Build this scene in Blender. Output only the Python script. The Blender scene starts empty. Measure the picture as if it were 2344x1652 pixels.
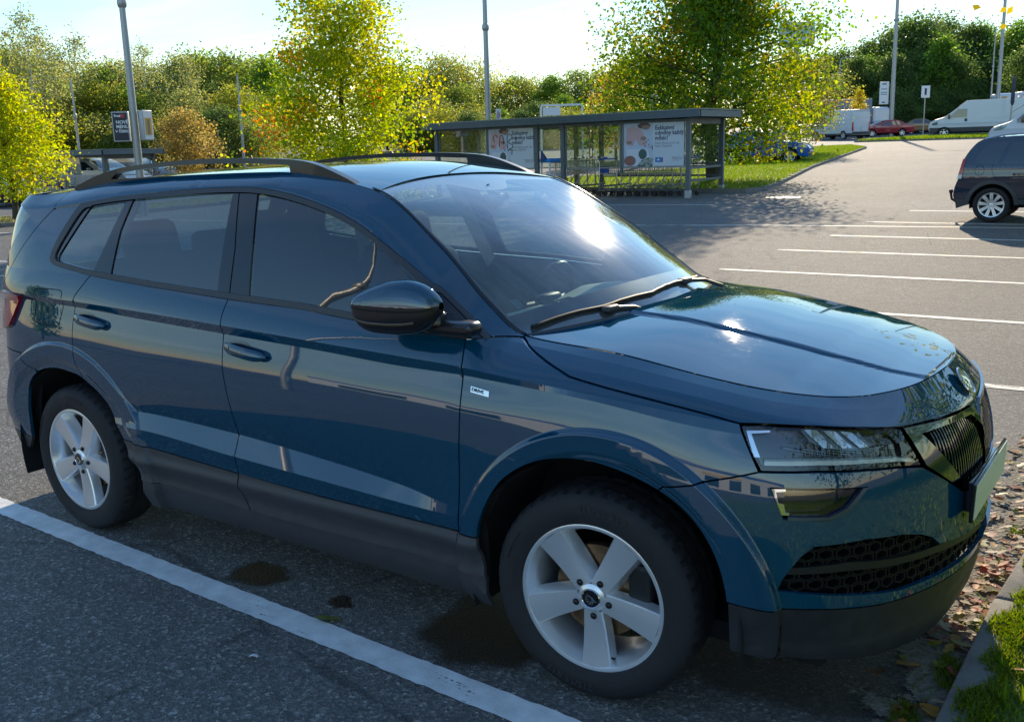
import bpy, bmesh, math, random
import numpy as np
from mathutils import Vector, Matrix, geometry, noise

# ------------------------------------------------------------------ camera, sky, sun, exposure
SC = bpy.context.scene
COL = SC.collection
CAM_POS = (4.009, -3.204, 1.642)
YAW, PITCH, ROLL = math.radians(124.923), math.radians(12.24), math.radians(-1.614)
cam_d = bpy.data.cameras.new("camera")
cam = bpy.data.objects.new("camera", cam_d)
COL.objects.link(cam)
cam_d.sensor_width = 36.0
cam_d.lens = 2245.154 * 36.0 / 2344.0
cam_d.clip_start, cam_d.clip_end = 0.05, 3000.0
_f = Vector((math.cos(YAW) * math.cos(PITCH), math.sin(YAW) * math.cos(PITCH), -math.sin(PITCH)))
_r = Vector((math.sin(YAW), -math.cos(YAW), 0))
_u = _r.cross(_f)
_r2 = math.cos(ROLL) * _r + math.sin(ROLL) * _u
_u2 = -math.sin(ROLL) * _r + math.cos(ROLL) * _u
cam.matrix_world = Matrix(((_r2.x, _u2.x, -_f.x, CAM_POS[0]), (_r2.y, _u2.y, -_f.y, CAM_POS[1]), (_r2.z, _u2.z, -_f.z, CAM_POS[2]), (0, 0, 0, 1)))
SC.camera = cam

SUN_AZ, SUN_EL = math.radians(107), math.radians(22.0)
SUN_DIR = Vector((math.cos(SUN_AZ) * math.cos(SUN_EL), math.sin(SUN_AZ) * math.cos(SUN_EL), math.sin(SUN_EL)))
sun_d = bpy.data.lights.new("sun", 'SUN')
sun_d.energy, sun_d.angle, sun_d.color = 3.2, math.radians(0.55), (1.0, 0.83, 0.60)
sun = bpy.data.objects.new("sun", sun_d)
sun.rotation_euler = SUN_DIR.to_track_quat('Z', 'Y').to_euler()
sun.location = (0, 30, 30)
COL.objects.link(sun)

SC.render.engine = 'CYCLES'
SC.cycles.max_bounces = 8
SC.cycles.transparent_max_bounces = 24
SC.cycles.sample_clamp_indirect = 8
SC.cycles.use_denoising = True
vs = SC.view_settings
vs.view_transform, vs.look, vs.gamma, vs.use_curve_mapping = 'Standard', 'None', 1.0, False
vs.exposure = 0.95

W = bpy.data.worlds.new("World")
SC.world = W
W.use_nodes = True
nt = W.node_tree
nt.nodes.clear()
def wn(t, **kw):
    n = nt.nodes.new(t)
    for k, v in kw.items(): setattr(n, k, v)
    return n
wl = nt.links.new
sky = wn('ShaderNodeTexSky', sky_type='NISHITA', sun_disc=False, sun_elevation=SUN_EL,
         sun_rotation=math.pi / 2 - SUN_AZ, altitude=0, air_density=1.5, dust_density=0.0, ozone_density=6.0)
tc = wn('ShaderNodeTexCoord')
sep = wn('ShaderNodeSeparateXYZ'); wl(tc.outputs['Generated'], sep.inputs[0])
# cirrus drawn on a flat layer above the place: direction / height
zc = wn('ShaderNodeMath', operation='MAXIMUM'); wl(sep.outputs['Z'], zc.inputs[0]); zc.inputs[1].default_value = 0.02
za = wn('ShaderNodeMath', operation='ADD'); wl(zc.outputs[0], za.inputs[0]); za.inputs[1].default_value = 0.10
div = wn('ShaderNodeVectorMath', operation='DIVIDE'); wl(tc.outputs['Generated'], div.inputs[0])
cmb = wn('ShaderNodeCombineXYZ'); wl(za.outputs[0], cmb.inputs[0]); wl(za.outputs[0], cmb.inputs[1]); cmb.inputs[2].default_value = 1e6
wl(cmb.outputs[0], div.inputs[1])
mp = wn('ShaderNodeMapping'); mp.inputs['Rotation'].default_value = (0, 0, math.radians(-24)); mp.inputs['Scale'].default_value = (0.42, 1.5, 1)
mp.inputs['Location'].default_value = (0.4, 0.9, 0)
wl(div.outputs[0], mp.inputs[0])
n1 = wn('ShaderNodeTexNoise'); n1.inputs['Scale'].default_value = 1.15; n1.inputs['Detail'].default_value = 9; n1.inputs['Roughness'].default_value = 0.56; n1.inputs['Distortion'].default_value = 0.5
wl(mp.outputs[0], n1.inputs['Vector'])
cr1 = wn('ShaderNodeValToRGB'); cr1.color_ramp.elements[0].position = 0.48; cr1.color_ramp.elements[1].position = 0.70
wl(n1.outputs['Fac'], cr1.inputs[0])
mixc = wn('ShaderNodeMixRGB', blend_type='ADD'); mixc.inputs[2].default_value = (6.0, 5.4, 4.9, 1)
hz = wn('ShaderNodeMapRange'); wl(sep.outputs['Z'], hz.inputs[0]); hz.inputs[1].default_value = 0.0; hz.inputs[2].default_value = 0.42; hz.inputs[3].default_value = 0.17; hz.inputs[4].default_value = 0.16
cm = wn('ShaderNodeMath', operation='MULTIPLY'); wl(cr1.outputs[0], cm.inputs[0]); wl(hz.outputs[0], cm.inputs[1])
up = wn('ShaderNodeMapRange'); wl(sep.outputs['Z'], up.inputs[0]); up.inputs[1].default_value = -0.01; up.inputs[2].default_value = 0.02
cm2 = wn('ShaderNodeMath', operation='MULTIPLY', use_clamp=True); wl(cm.outputs[0], cm2.inputs[0]); wl(up.outputs[0], cm2.inputs[1])
wl(cm2.outputs[0], mixc.inputs[0]); wl(sky.outputs[0], mixc.inputs[1])
bg = wn('ShaderNodeBackground'); bg.inputs['Strength'].default_value = 0.112
wl(mixc.outputs[0], bg.inputs['Color'])
wo = wn('ShaderNodeOutputWorld'); wl(bg.outputs[0], wo.inputs['Surface'])
# ------------------------------------------------------------------ helpers
rnd = random.Random(7)
class NT:
    def __init__(s, m): s.t = m.node_tree; s.t.nodes.clear()
    def n(s, t, ins=None, **kw):
        x = s.t.nodes.new(t)
        for k, v in kw.items(): setattr(x, k, v)
        for k, v in (ins or {}).items():
            if hasattr(v, 'is_output') or isinstance(v, bpy.types.NodeSocket): s.t.links.new(v, x.inputs[k])
            else: x.inputs[k].default_value = v
        return x
    def out(s, sh, disp=None):
        o = s.n('ShaderNodeOutputMaterial'); s.t.links.new(sh, o.inputs['Surface'])
        if disp is not None: s.t.links.new(disp, o.inputs['Displacement'])
def c4(c): return (c[0], c[1], c[2], 1.0)
MATS = {}
def mat(name, col, rough=0.5, metal=0.0, coat=0.0, var=0.0, vscale=8.0, bump=0.0, bscale=60.0, spec=0.5, emit=None, coat_rough=0.03, trans=0.0, ior=1.5):
    if name in MATS: return MATS[name]
    m = bpy.data.materials.new(name); m.use_nodes = True; N = NT(m)
    p = N.n('ShaderNodeBsdfPrincipled', {'Base Color': c4(col), 'Roughness': rough, 'Metallic': metal, 'Coat Weight': coat, 'Coat Roughness': coat_rough, 'Specular IOR Level': spec, 'Transmission Weight': trans, 'IOR': ior})
    if var or bump:
        tcn = N.n('ShaderNodeTexCoord')
    if var:
        nz = N.n('ShaderNodeTexNoise', {'Vector': tcn.outputs['Object'], 'Scale': vscale, 'Detail': 6.0, 'Roughness': 0.65})
        mr = N.n('ShaderNodeMapRange', {0: nz.outputs['Fac'], 1: 0.3, 2: 0.7, 3: 1 - var, 4: 1 + var})
        mx = N.n('ShaderNodeMixRGB', {0: 1.0, 1: c4(col), 2: mr.outputs[0]}, blend_type='MULTIPLY')
        N.t.links.new(mx.outputs[0], p.inputs['Base Color'])
        r2 = N.n('ShaderNodeMapRange', {0: nz.outputs['Fac'], 1: 0.3, 2: 0.7, 3: max(0.02, rough - 0.12 * var * 4), 4: min(1, rough + 0.12 * var * 4)})
        N.t.links.new(r2.outputs[0], p.inputs['Roughness'])
    if bump:
        nb = N.n('ShaderNodeTexNoise', {'Vector': tcn.outputs['Object'], 'Scale': bscale, 'Detail': 4.0})
        b = N.n('ShaderNodeBump', {'Height': nb.outputs['Fac'], 'Strength': bump, 'Distance': 0.01})
        N.t.links.new(b.outputs[0], p.inputs['Normal'])
    if emit: p.inputs['Emission Color'].default_value = c4(emit); p.inputs['Emission Strength'].default_value = 1.0
    N.out(p.outputs[0]); MATS[name] = m
    return m
def glass_mat(name, tint, base_refl=1.52, dust=0.0, rough=0.0):
    m = bpy.data.materials.new(name); m.use_nodes = True; N = NT(m)
    tr = N.n('ShaderNodeBsdfTransparent', {'Color': c4(tint)})
    gl = N.n('ShaderNodeBsdfGlossy', {'Color': (1, 1, 1, 1), 'Roughness': rough})
    ge = N.n('ShaderNodeNewGeometry'); dt = N.n('ShaderNodeVectorMath', {0: ge.outputs['Normal'], 1: ge.outputs['Incoming']}, operation='DOT_PRODUCT')
    ab = N.n('ShaderNodeMath', {0: dt.outputs['Value']}, operation='ABSOLUTE'); om = N.n('ShaderNodeMath', {0: 1.0, 1: ab.outputs[0]}, operation='SUBTRACT'); pw = N.n('ShaderNodeMath', {0: om.outputs[0], 1: 5.0}, operation='POWER')
    r0 = ((base_refl - 1) / (base_refl + 1)) ** 2; fr = N.n('ShaderNodeMath', {0: pw.outputs[0], 1: 1 - r0, 2: r0}, operation='MULTIPLY_ADD')
    # both faces of a pane reflect: R_total = 2R/(1+R)
    a = N.n('ShaderNodeMath', {0: fr.outputs[0], 1: 1.0}, operation='ADD')
    d = N.n('ShaderNodeMath', {0: fr.outputs[0], 1: a.outputs[0]}, operation='DIVIDE')
    e = N.n('ShaderNodeMath', {0: d.outputs[0], 1: 2.0}, operation='MULTIPLY', use_clamp=True)
    mx = N.n('ShaderNodeMixShader', {0: e.outputs[0], 1: tr.outputs[0], 2: gl.outputs[0]})
    sh = mx.outputs[0]
    if dust:
        tcn = N.n('ShaderNodeTexCoord')
        mpn = N.n('ShaderNodeMapping', {'Vector': tcn.outputs['Object'], 'Scale': (2.0, 22.0, 2.0)})
        n1_ = N.n('ShaderNodeTexNoise', {'Vector': mpn.outputs[0], 'Scale': 2.2, 'Detail': 8.0, 'Roughness': 0.7})
        n2_ = N.n('ShaderNodeTexNoise', {'Vector': tcn.outputs['Object'], 'Scale': 3.0, 'Detail': 5.0})
        mu = N.n('ShaderNodeMath', {0: n1_.outputs['Fac'], 1: n2_.outputs['Fac']}, operation='MULTIPLY')
        mr = N.n('ShaderNodeMapRange', {0: mu.outputs[0], 1: 0.16, 2: 0.42, 3: dust * 0.25, 4: dust})
        df = N.n('ShaderNodeBsdfDiffuse', {'Color': (0.75, 0.8, 0.78, 1)})
        tl = N.n('ShaderNodeBsdfTranslucent', {'Color': (0.7, 0.8, 0.75, 1)})
        md = N.n('ShaderNodeMixShader', {0: 0.4, 1: df.outputs[0], 2: tl.outputs[0]})
        mx2 = N.n('ShaderNodeMixShader', {0: mr.outputs[0], 1: sh, 2: md.outputs[0]})
        g2 = N.n('ShaderNodeBsdfGlossy', {'Color': (1, 1, 1, 1), 'Roughness': .16}); mw = N.n('ShaderNodeMath', {0: mr.outputs[0], 1: .16}, operation='MULTIPLY'); mx3 = N.n('ShaderNodeMixShader', {0: mw.outputs[0], 1: mx2.outputs[0], 2: g2.outputs[0]})
        sh = mx3.outputs[0]
    N.out(sh); MATS[name] = m
    return m

class MB:
    """collects faces, links them as one mesh object; optional loop normals"""
    def __init__(s): s.v = []; s.f = []; s.n = []; s.mi = []
    def add(s, verts, faces, normals=None, mi=0):
        o = len(s.v); s.v.extend([tuple(map(float, p)) for p in verts])
        for i, f in enumerate(faces):
            s.f.append(tuple(o + j for j in f)); s.n.append(None if normals is None else normals[i]); s.mi.append(mi)
    def box(s, c, d, rot=None, taper=1.0, mi=0):
        x, y, z = d[0] / 2, d[1] / 2, d[2] / 2
        vv = [Vector((sx * x * (taper if sz > 0 else 1), sy * y * (taper if sz > 0 else 1), sz * z)) for sz in (-1, 1) for sy in (-1, 1) for sx in (-1, 1)]
        if rot is not None: vv = [rot @ p for p in vv]
        s.add([(p.x + c[0], p.y + c[1], p.z + c[2]) for p in vv], [(0, 2, 3, 1), (4, 5, 7, 6), (0, 1, 5, 4), (1, 3, 7, 5), (3, 2, 6, 7), (2, 0, 4, 6)], mi=mi)
    def rbox(s, c, d, r=0.02, rot=None, seg=3, mi=0):
        """box with rounded vertical section (rounded in its local x-z outline), extruded along y with bevelled ends"""
        hx, hy, hz = d[0] / 2, d[1] / 2, d[2] / 2
        def ring(k, y):
            out = []
            for qx, qz, a0 in ((1, 1, 0), (-1, 1, 90), (-1, -1, 180), (1, -1, 270)):
                for i in range(seg + 1):
                    a = math.radians(a0 + 90 * i / seg)
                    out.append(Vector((qx * (hx - r) + (r - k) * math.cos(a), y, qz * (hz - r) + (r - k) * math.sin(a))))
            return out
        rings = [ring(r * 0.8, -hy), ring(r * 0.25, -hy + r * 0.25), ring(0, -hy + r * 0.8), ring(0, hy - r * 0.8), ring(r * 0.25, hy - r * 0.25), ring(r * 0.8, hy)]
        n = len(rings[0]); vv = [p for q in rings for p in q]
        if rot is not None: vv = [rot @ p for p in vv]
        ff = [(k * n + i, k * n + (i + 1) % n, (k + 1) * n + (i + 1) % n, (k + 1) * n + i) for k in range(len(rings) - 1) for i in range(n)]
        ff += [tuple(range(n))[::-1] if False else tuple(range(n)), tuple((len(rings) - 1) * n + i for i in range(n))[::-1]]
        s.add([(p.x + c[0], p.y + c[1], p.z + c[2]) for p in vv], ff, mi=mi)
    def tube(s, pts, rad, seg=8, caps=True, mi=0):
        pts = [Vector(p) for p in pts]; rads = rad if hasattr(rad, '__len__') else [rad] * len(pts)
        rings = []; ref = None
        for i, p in enumerate(pts):
            t = (pts[min(i + 1, len(pts) - 1)] - pts[max(i - 1, 0)]).normalized()
            if ref is None: ref = t.orthogonal().normalized()
            ref = (ref - t * ref.dot(t)).normalized(); b = t.cross(ref)
            rings.append([p + rads[i] * (math.cos(2 * math.pi * k / seg) * ref + math.sin(2 * math.pi * k / seg) * b) for k in range(seg)])
        vv = [q for r in rings for q in r]
        ff = [(k * seg + i, k * seg + (i + 1) % seg, (k + 1) * seg + (i + 1) % seg, (k + 1) * seg + i) for k in range(len(pts) - 1) for i in range(seg)]
        if caps: ff += [tuple(range(seg))[::-1], tuple((len(pts) - 1) * seg + i for i in range(seg))]
        s.add(vv, ff, mi=mi)
    def lathe(s, prof, seg=48, axis='y', c=(0, 0, 0), mod=None, mi=0, close=False):
        """prof: list of (radius, axial)"""
        vv = []
        for k in range(seg):
            a = 2 * math.pi * k / seg
            for j, (r, h) in enumerate(prof):
                rr = r + (mod(j, k) if mod else 0)
                if axis == 'y': p = (c[0] + rr * math.cos(a), c[1] + h, c[2] + rr * math.sin(a))
                elif axis == 'z': p = (c[0] + rr * math.cos(a), c[1] + rr * math.sin(a), c[2] + h)
                else: p = (c[0] + h, c[1] + rr * math.cos(a), c[2] + rr * math.sin(a))
                vv.append(p)
        n = len(prof)
        ff = [(k * n + j, k * n + j + 1, ((k + 1) % seg) * n + j + 1, ((k + 1) % seg) * n + j) for k in range(seg) for j in range(n - 1)]
        if axis == 'y': ff = [f[::-1] for f in ff]
        s.add(vv, ff, mi=mi)
    def quadgrid(s, P, flip=False, mi=0):
        P = np.asarray(P, float); a, b = P.shape[:2]
        ff = [(i * b + j, (i + 1) * b + j, (i + 1) * b + j + 1, i * b + j + 1) for i in range(a - 1) for j in range(b - 1)]
        if flip: ff = [f[::-1] for f in ff]
        s.add(P.reshape(-1, 3), ff, mi=mi)
    def build(s, name, m, parent=None, smooth=True, angle=35, loc=None, rot=None):
        me = bpy.data.meshes.new(name)
        me.from_pydata(s.v, [], s.f)
        for x in (m if isinstance(m, (list, tuple)) else [m]): me.materials.append(x)
        if any(s.mi): me.polygons.foreach_set('material_index', s.mi)
        if smooth:
            me.polygons.foreach_set('use_smooth', [True] * len(me.polygons))
            if any(n is not None for n in s.n):
                me.update()
                ln = []
                for i, p in enumerate(me.polygons):
                    q = s.n[i]
                    if q is None: ln.extend([tuple(p.normal)] * p.loop_total)
                    else: ln.extend(q)
                me.normals_split_custom_set(ln)
            else:
                me.set_sharp_from_angle(angle=math.radians(angle))
        me.update()
        o = bpy.data.objects.new(name, me); COL.objects.link(o)
        if parent is not None: o.parent = parent
        if loc is not None: o.location = loc
        if rot is not None: o.rotation_euler = rot
        return o
def tag(o, label=None, cat=None, group=None, kind=None):
    if label: o['label'] = label
    if cat: o['category'] = cat
    if group: o['group'] = group
    if kind: o['kind'] = kind
    return o
def thing(name, label, cat, loc=(0, 0, 0), rz=0.0, group=None):
    o = bpy.data.objects.new(name, None); COL.objects.link(o)
    o.location = loc; o.rotation_euler = (0, 0, rz); o.empty_display_size = 0.3
    return tag(o, label, cat, group)
def copy_tree(o, parent=None):
    c = o.copy(); COL.objects.link(c)
    if parent is not None: c.parent = parent; c.matrix_parent_inverse = o.matrix_parent_inverse.copy()
    for ch in list(o.children): copy_tree(ch, c)
    return c
def catmull(pts, n=6, closed=False):
    P = [np.array(p, float) for p in pts]; out = []
    N_ = len(P); rng = range(N_ if closed else N_ - 1)
    for i in rng:
        p1, p2 = P[i], P[(i + 1) % N_]
        p0 = P[i - 1] if (i > 0 or closed) else 2 * p1 - p2
        p3 = P[(i + 2) % N_] if (i + 2 < N_ or closed) else 2 * p2 - p1
        for k in range(n):
            t = k / n
            out.append(tuple(0.5 * ((2 * p1) + (p2 - p0) * t + (2 * p0 - 5 * p1 + 4 * p2 - p3) * t * t + (3 * p1 - p0 - 3 * p2 + p3) * t ** 3)))
    if not closed: out.append(tuple(P[-1]))
    return out
def inside(poly, pts):
    poly = np.asarray(poly, float); pts = np.asarray(pts, float).reshape(-1, 2)
    x, y = pts[:, 0], pts[:, 1]; c = np.zeros(len(pts), bool)
    x1, y1 = poly[:, 0], poly[:, 1]; x2, y2 = np.roll(x1, -1), np.roll(y1, -1)
    for a, b, e, g in zip(x1, y1, x2, y2):
        if b == g: continue
        m = ((b > y) != (g > y)) & (x < (e - a) * (y - b) / (g - b) + a)
        c ^= m
    return c
def densify(poly, res):
    out = []
    for i, p in enumerate(poly):
        q = poly[(i + 1) % len(poly)]; L = math.hypot(q[0] - p[0], q[1] - p[1]); n = max(1, int(math.ceil(L / res)))
        for k in range(n): out.append((p[0] + (q[0] - p[0]) * k / n, p[1] + (q[1] - p[1]) * k / n))
    return out
def area2(p): return sum(p[i][0] * p[(i + 1) % len(p)][1] - p[(i + 1) % len(p)][0] * p[i][1] for i in range(len(p))) / 2
def inset(poly, d):
    """shift a closed outline inwards by d"""
    p = [Vector(q) for q in poly]; s = 1 if area2(poly) > 0 else -1; out = []
    p = [q for i, q in enumerate(p) if (q - p[i - 1]).length > 1e-5]
    for i, q in enumerate(p):
        a = (q - p[i - 1]).normalized(); b = (p[(i + 1) % len(p)] - q).normalized()
        na, nb = Vector((-a.y, a.x)) * s, Vector((-b.y, b.x)) * s
        m = na + nb
        if m.length < 0.2: m = na
        m.normalize(); k = d / max(0.5, m.dot(na)); out.append((q.x + m.x * k, q.y + m.y * k))
    return out
def cdt(outer, holes=(), res=0.03, lines=(), pts=()):
    """triangulate an outline with holes; lines = feature polylines kept as edges"""
    V = []; E = []
    for poly in [outer] + list(holes):
        d = densify(poly, res); o = len(V); V += d; E += [(o + i, o + (i + 1) % len(d)) for i in range(len(d))]
    nb = len(V)
    ex = [np.array(d, float) for d in lines]
    for ln in ex:
        ok = inside(outer, ln)
        for h in holes: ok &= ~inside(h, ln)
        last = None
        for p, k in zip(ln, ok):
            if k:
                V.append((p[0], p[1]))
                if last is not None: E.append((last, len(V) - 1))
                last = len(V) - 1
            else: last = None
    a = np.array(outer, float); lo, hi = a.min(0), a.max(0)
    gx, gy = np.meshgrid(np.arange(lo[0] + res * .37, hi[0], res), np.arange(lo[1] + res * .41, hi[1], res)); g = np.stack([gx.ravel(), gy.ravel()], 1)
    ok = inside(outer, g)
    for h in holes: ok &= ~inside(h, g)
    g = g[ok]
    if len(g):
        B = np.array(V, float); keep = np.ones(len(g), bool)
        for i in range(0, len(g), 400):
            dd = ((g[i:i + 400, None, :] - B[None]) ** 2).sum(-1).min(1); keep[i:i + 400] = dd > (res * .45) ** 2
        V += [tuple(p) for p in g[keep]]
    V += list(pts)
    r = geometry.delaunay_2d_cdt([Vector(p) for p in V], E, [], 0, 1e-6)
    vv = np.array([tuple(p) for p in r[0]], float); T = [f for f in r[2] if len(f) == 3]
    cen = np.array([vv[list(f)].mean(0) for f in T]); ok = inside(outer, cen)
    for h in holes: ok &= ~inside(h, cen)
    ti = np.array(T); e1, e2 = vv[ti[:, 1]] - vv[ti[:, 0]], vv[ti[:, 2]] - vv[ti[:, 0]]; ar = np.abs(e1[:, 0] * e2[:, 1] - e1[:, 1] * e2[:, 0]) / 2
    ok &= ar > 3e-5 * res * .5
    return vv, [f for f, k in zip(T, ok) if k]
def plate_mesh(mb, outer, holes, fn, thick, res=0.2, mi=0):
    """solid sheet: outline in 2D, fn(a, b, t) -> xyz with t = 0 front, 1 back"""
    vv, T = cdt(outer, holes, res); n = len(vv)
    if area2(outer) < 0: pass
    mb.add([fn(p[0], p[1], 0) for p in vv] + [fn(p[0], p[1], 1) for p in vv], list(T) + [tuple(n + i for i in f[::-1]) for f in T], mi=mi)
    for poly in [outer] + list(holes):
        d = densify(poly, res); m = len(d)
        mb.add([fn(p[0], p[1], 0) for p in d] + [fn(p[0], p[1], 1) for p in d], [(i, (i + 1) % m, m + (i + 1) % m, m + i) for i in range(m)], mi=mi)
def text_mesh(mb, txt, size, fn, mi=0, align='LEFT', bold=0.0, sx=1.0):
    """flat lettering as mesh faces laid with fn(x, y) -> xyz"""
    cu = bpy.data.curves.new("lettering", 'FONT'); cu.body = txt; cu.size = size; cu.align_x = align; cu.offset = bold; cu.resolution_u = 3
    o = bpy.data.objects.new("lettering", cu); COL.objects.link(o)
    bpy.context.view_layer.update()
    me = o.to_mesh()
    mb.add([fn(v.co.x * sx, v.co.y) for v in me.vertices], [tuple(p.vertices) for p in me.polygons], mi=mi)
    o.to_mesh_clear(); bpy.data.objects.remove(o); bpy.data.curves.remove(cu)
# gently rising ground: level round the car, climbing away from it
def zg(x, y):
    t = (y - 10.0) / 2.0
    return 0.021 * 2.0 * (t if t > 30 else math.log1p(math.exp(t)))
# ------------------------------------------------------------------ the parked SUV: surfaces (x forward, w half width, z up)
# ---------- car surface (pure numpy). x forward from rear axle, w = half width outward, z up
def pchip(xs,ys):
    xs=np.asarray(xs,float);ys=np.asarray(ys,float)
    h=np.diff(xs);dl=np.diff(ys)/h
    m=np.zeros_like(ys)
    for i in range(1,len(xs)-1):
        if dl[i-1]*dl[i]>0:
            w1=2*h[i]+h[i-1];w2=h[i]+2*h[i-1]
            m[i]=(w1+w2)/(w1/dl[i-1]+w2/dl[i])
    m[0]=dl[0];m[-1]=dl[-1]
    def f(x):
        x=np.clip(np.asarray(x,float),xs[0],xs[-1])
        i=np.clip(np.searchsorted(xs,x,side='right')-1,0,len(xs)-2)
        t=(x-xs[i])/h[i]
        return ((1+2*t)*(1-t)**2*ys[i]+t*(1-t)**2*h[i]*m[i]+t*t*(3-2*t)*ys[i+1]+t*t*(t-1)*h[i]*m[i+1])
    return f
def natspline(xs,ys):
    xs=np.asarray(xs,float);ys=np.asarray(ys,float);n=len(xs);h=np.diff(xs)
    A=np.zeros((n,n));b=np.zeros(n);A[0,0]=A[-1,-1]=1
    for i in range(1,n-1):
        A[i,i-1]=h[i-1];A[i,i]=2*(h[i-1]+h[i]);A[i,i+1]=h[i]
        b[i]=6*((ys[i+1]-ys[i])/h[i]-(ys[i]-ys[i-1])/h[i-1])
    M=np.linalg.solve(A,b)
    def f(x):
        x=np.clip(np.asarray(x,float),xs[0],xs[-1])
        i=np.clip(np.searchsorted(xs,x,side='right')-1,0,n-2)
        a=xs[i+1]-x;c=x-xs[i]
        return (M[i]*a**3+M[i+1]*c**3)/(6*h[i])+(ys[i]/h[i]-M[i]*h[i]/6)*a+(ys[i+1]/h[i]-M[i+1]*h[i]/6)*c
    return f
def sstep(a,b,x):
    t=np.clip((x-a)/(b-a),0,1);return t*t*(3-2*t)
# plan curve
PL=np.array([(-.885,0),(-.872,.25),(-.835,.5),(-.77,.66),(-.66,.78),(-.50,.855),(-.25,.893),(.1,.905),(.6,.906),(1.2,.907),(1.8,.908),(2.3,.911),(2.65,.912),
 (2.9,.905),(3.06,.885),(3.19,.84),(3.30,.765),(3.39,.66),(3.46,.52),(3.51,.35),(3.535,.18),(3.543,0)])
_c=np.concatenate([[0],np.cumsum(np.hypot(*np.diff(PL,axis=0).T))])
_sx=natspline(_c,PL[:,0]);_sw=natspline(_c,PL[:,1])
_t=np.linspace(0,_c[-1],4000);_X=_sx(_t);_Wd=_sw(_t)
_al=np.concatenate([[0],np.cumsum(np.hypot(np.diff(_X),np.diff(_Wd)))])
UMAX=_al[-1]
_nx=np.gradient(_Wd,_al);_nw=-np.gradient(_X,_al)   # outward normal = (dw,-dx)... fixed below
_nn=np.hypot(_nx,_nw);_nx,_nw=_nx/_nn,_nw/_nn
# travelling rear->front with w>0: tangent (tx,tw); outward = (-tw? ) choose sign so side normal has +w
_nx,_nw=-_nx*1.0,-_nw*1.0
if np.interp(2.0,_al,_nw)<0: _nx,_nw=-_nx,-_nw
_nx[-1],_nw[-1]=1,0;_nx[0],_nw[0]=-1,0
def bx(u): return np.interp(u,_al,_X)
def bw(u): return np.interp(u,_al,_Wd)
def bn(u):
    a=np.interp(u,_al,_nx);b=np.interp(u,_al,_nw);n=np.hypot(a,b);return a/n,b/n
_k=np.searchsorted(_X,0.0)
def u_of_x(x): # side region (monotone x)
    return np.interp(x,_X,_al)
UX=u_of_x
UF=lambda x:float(u_of_x(x))
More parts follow.
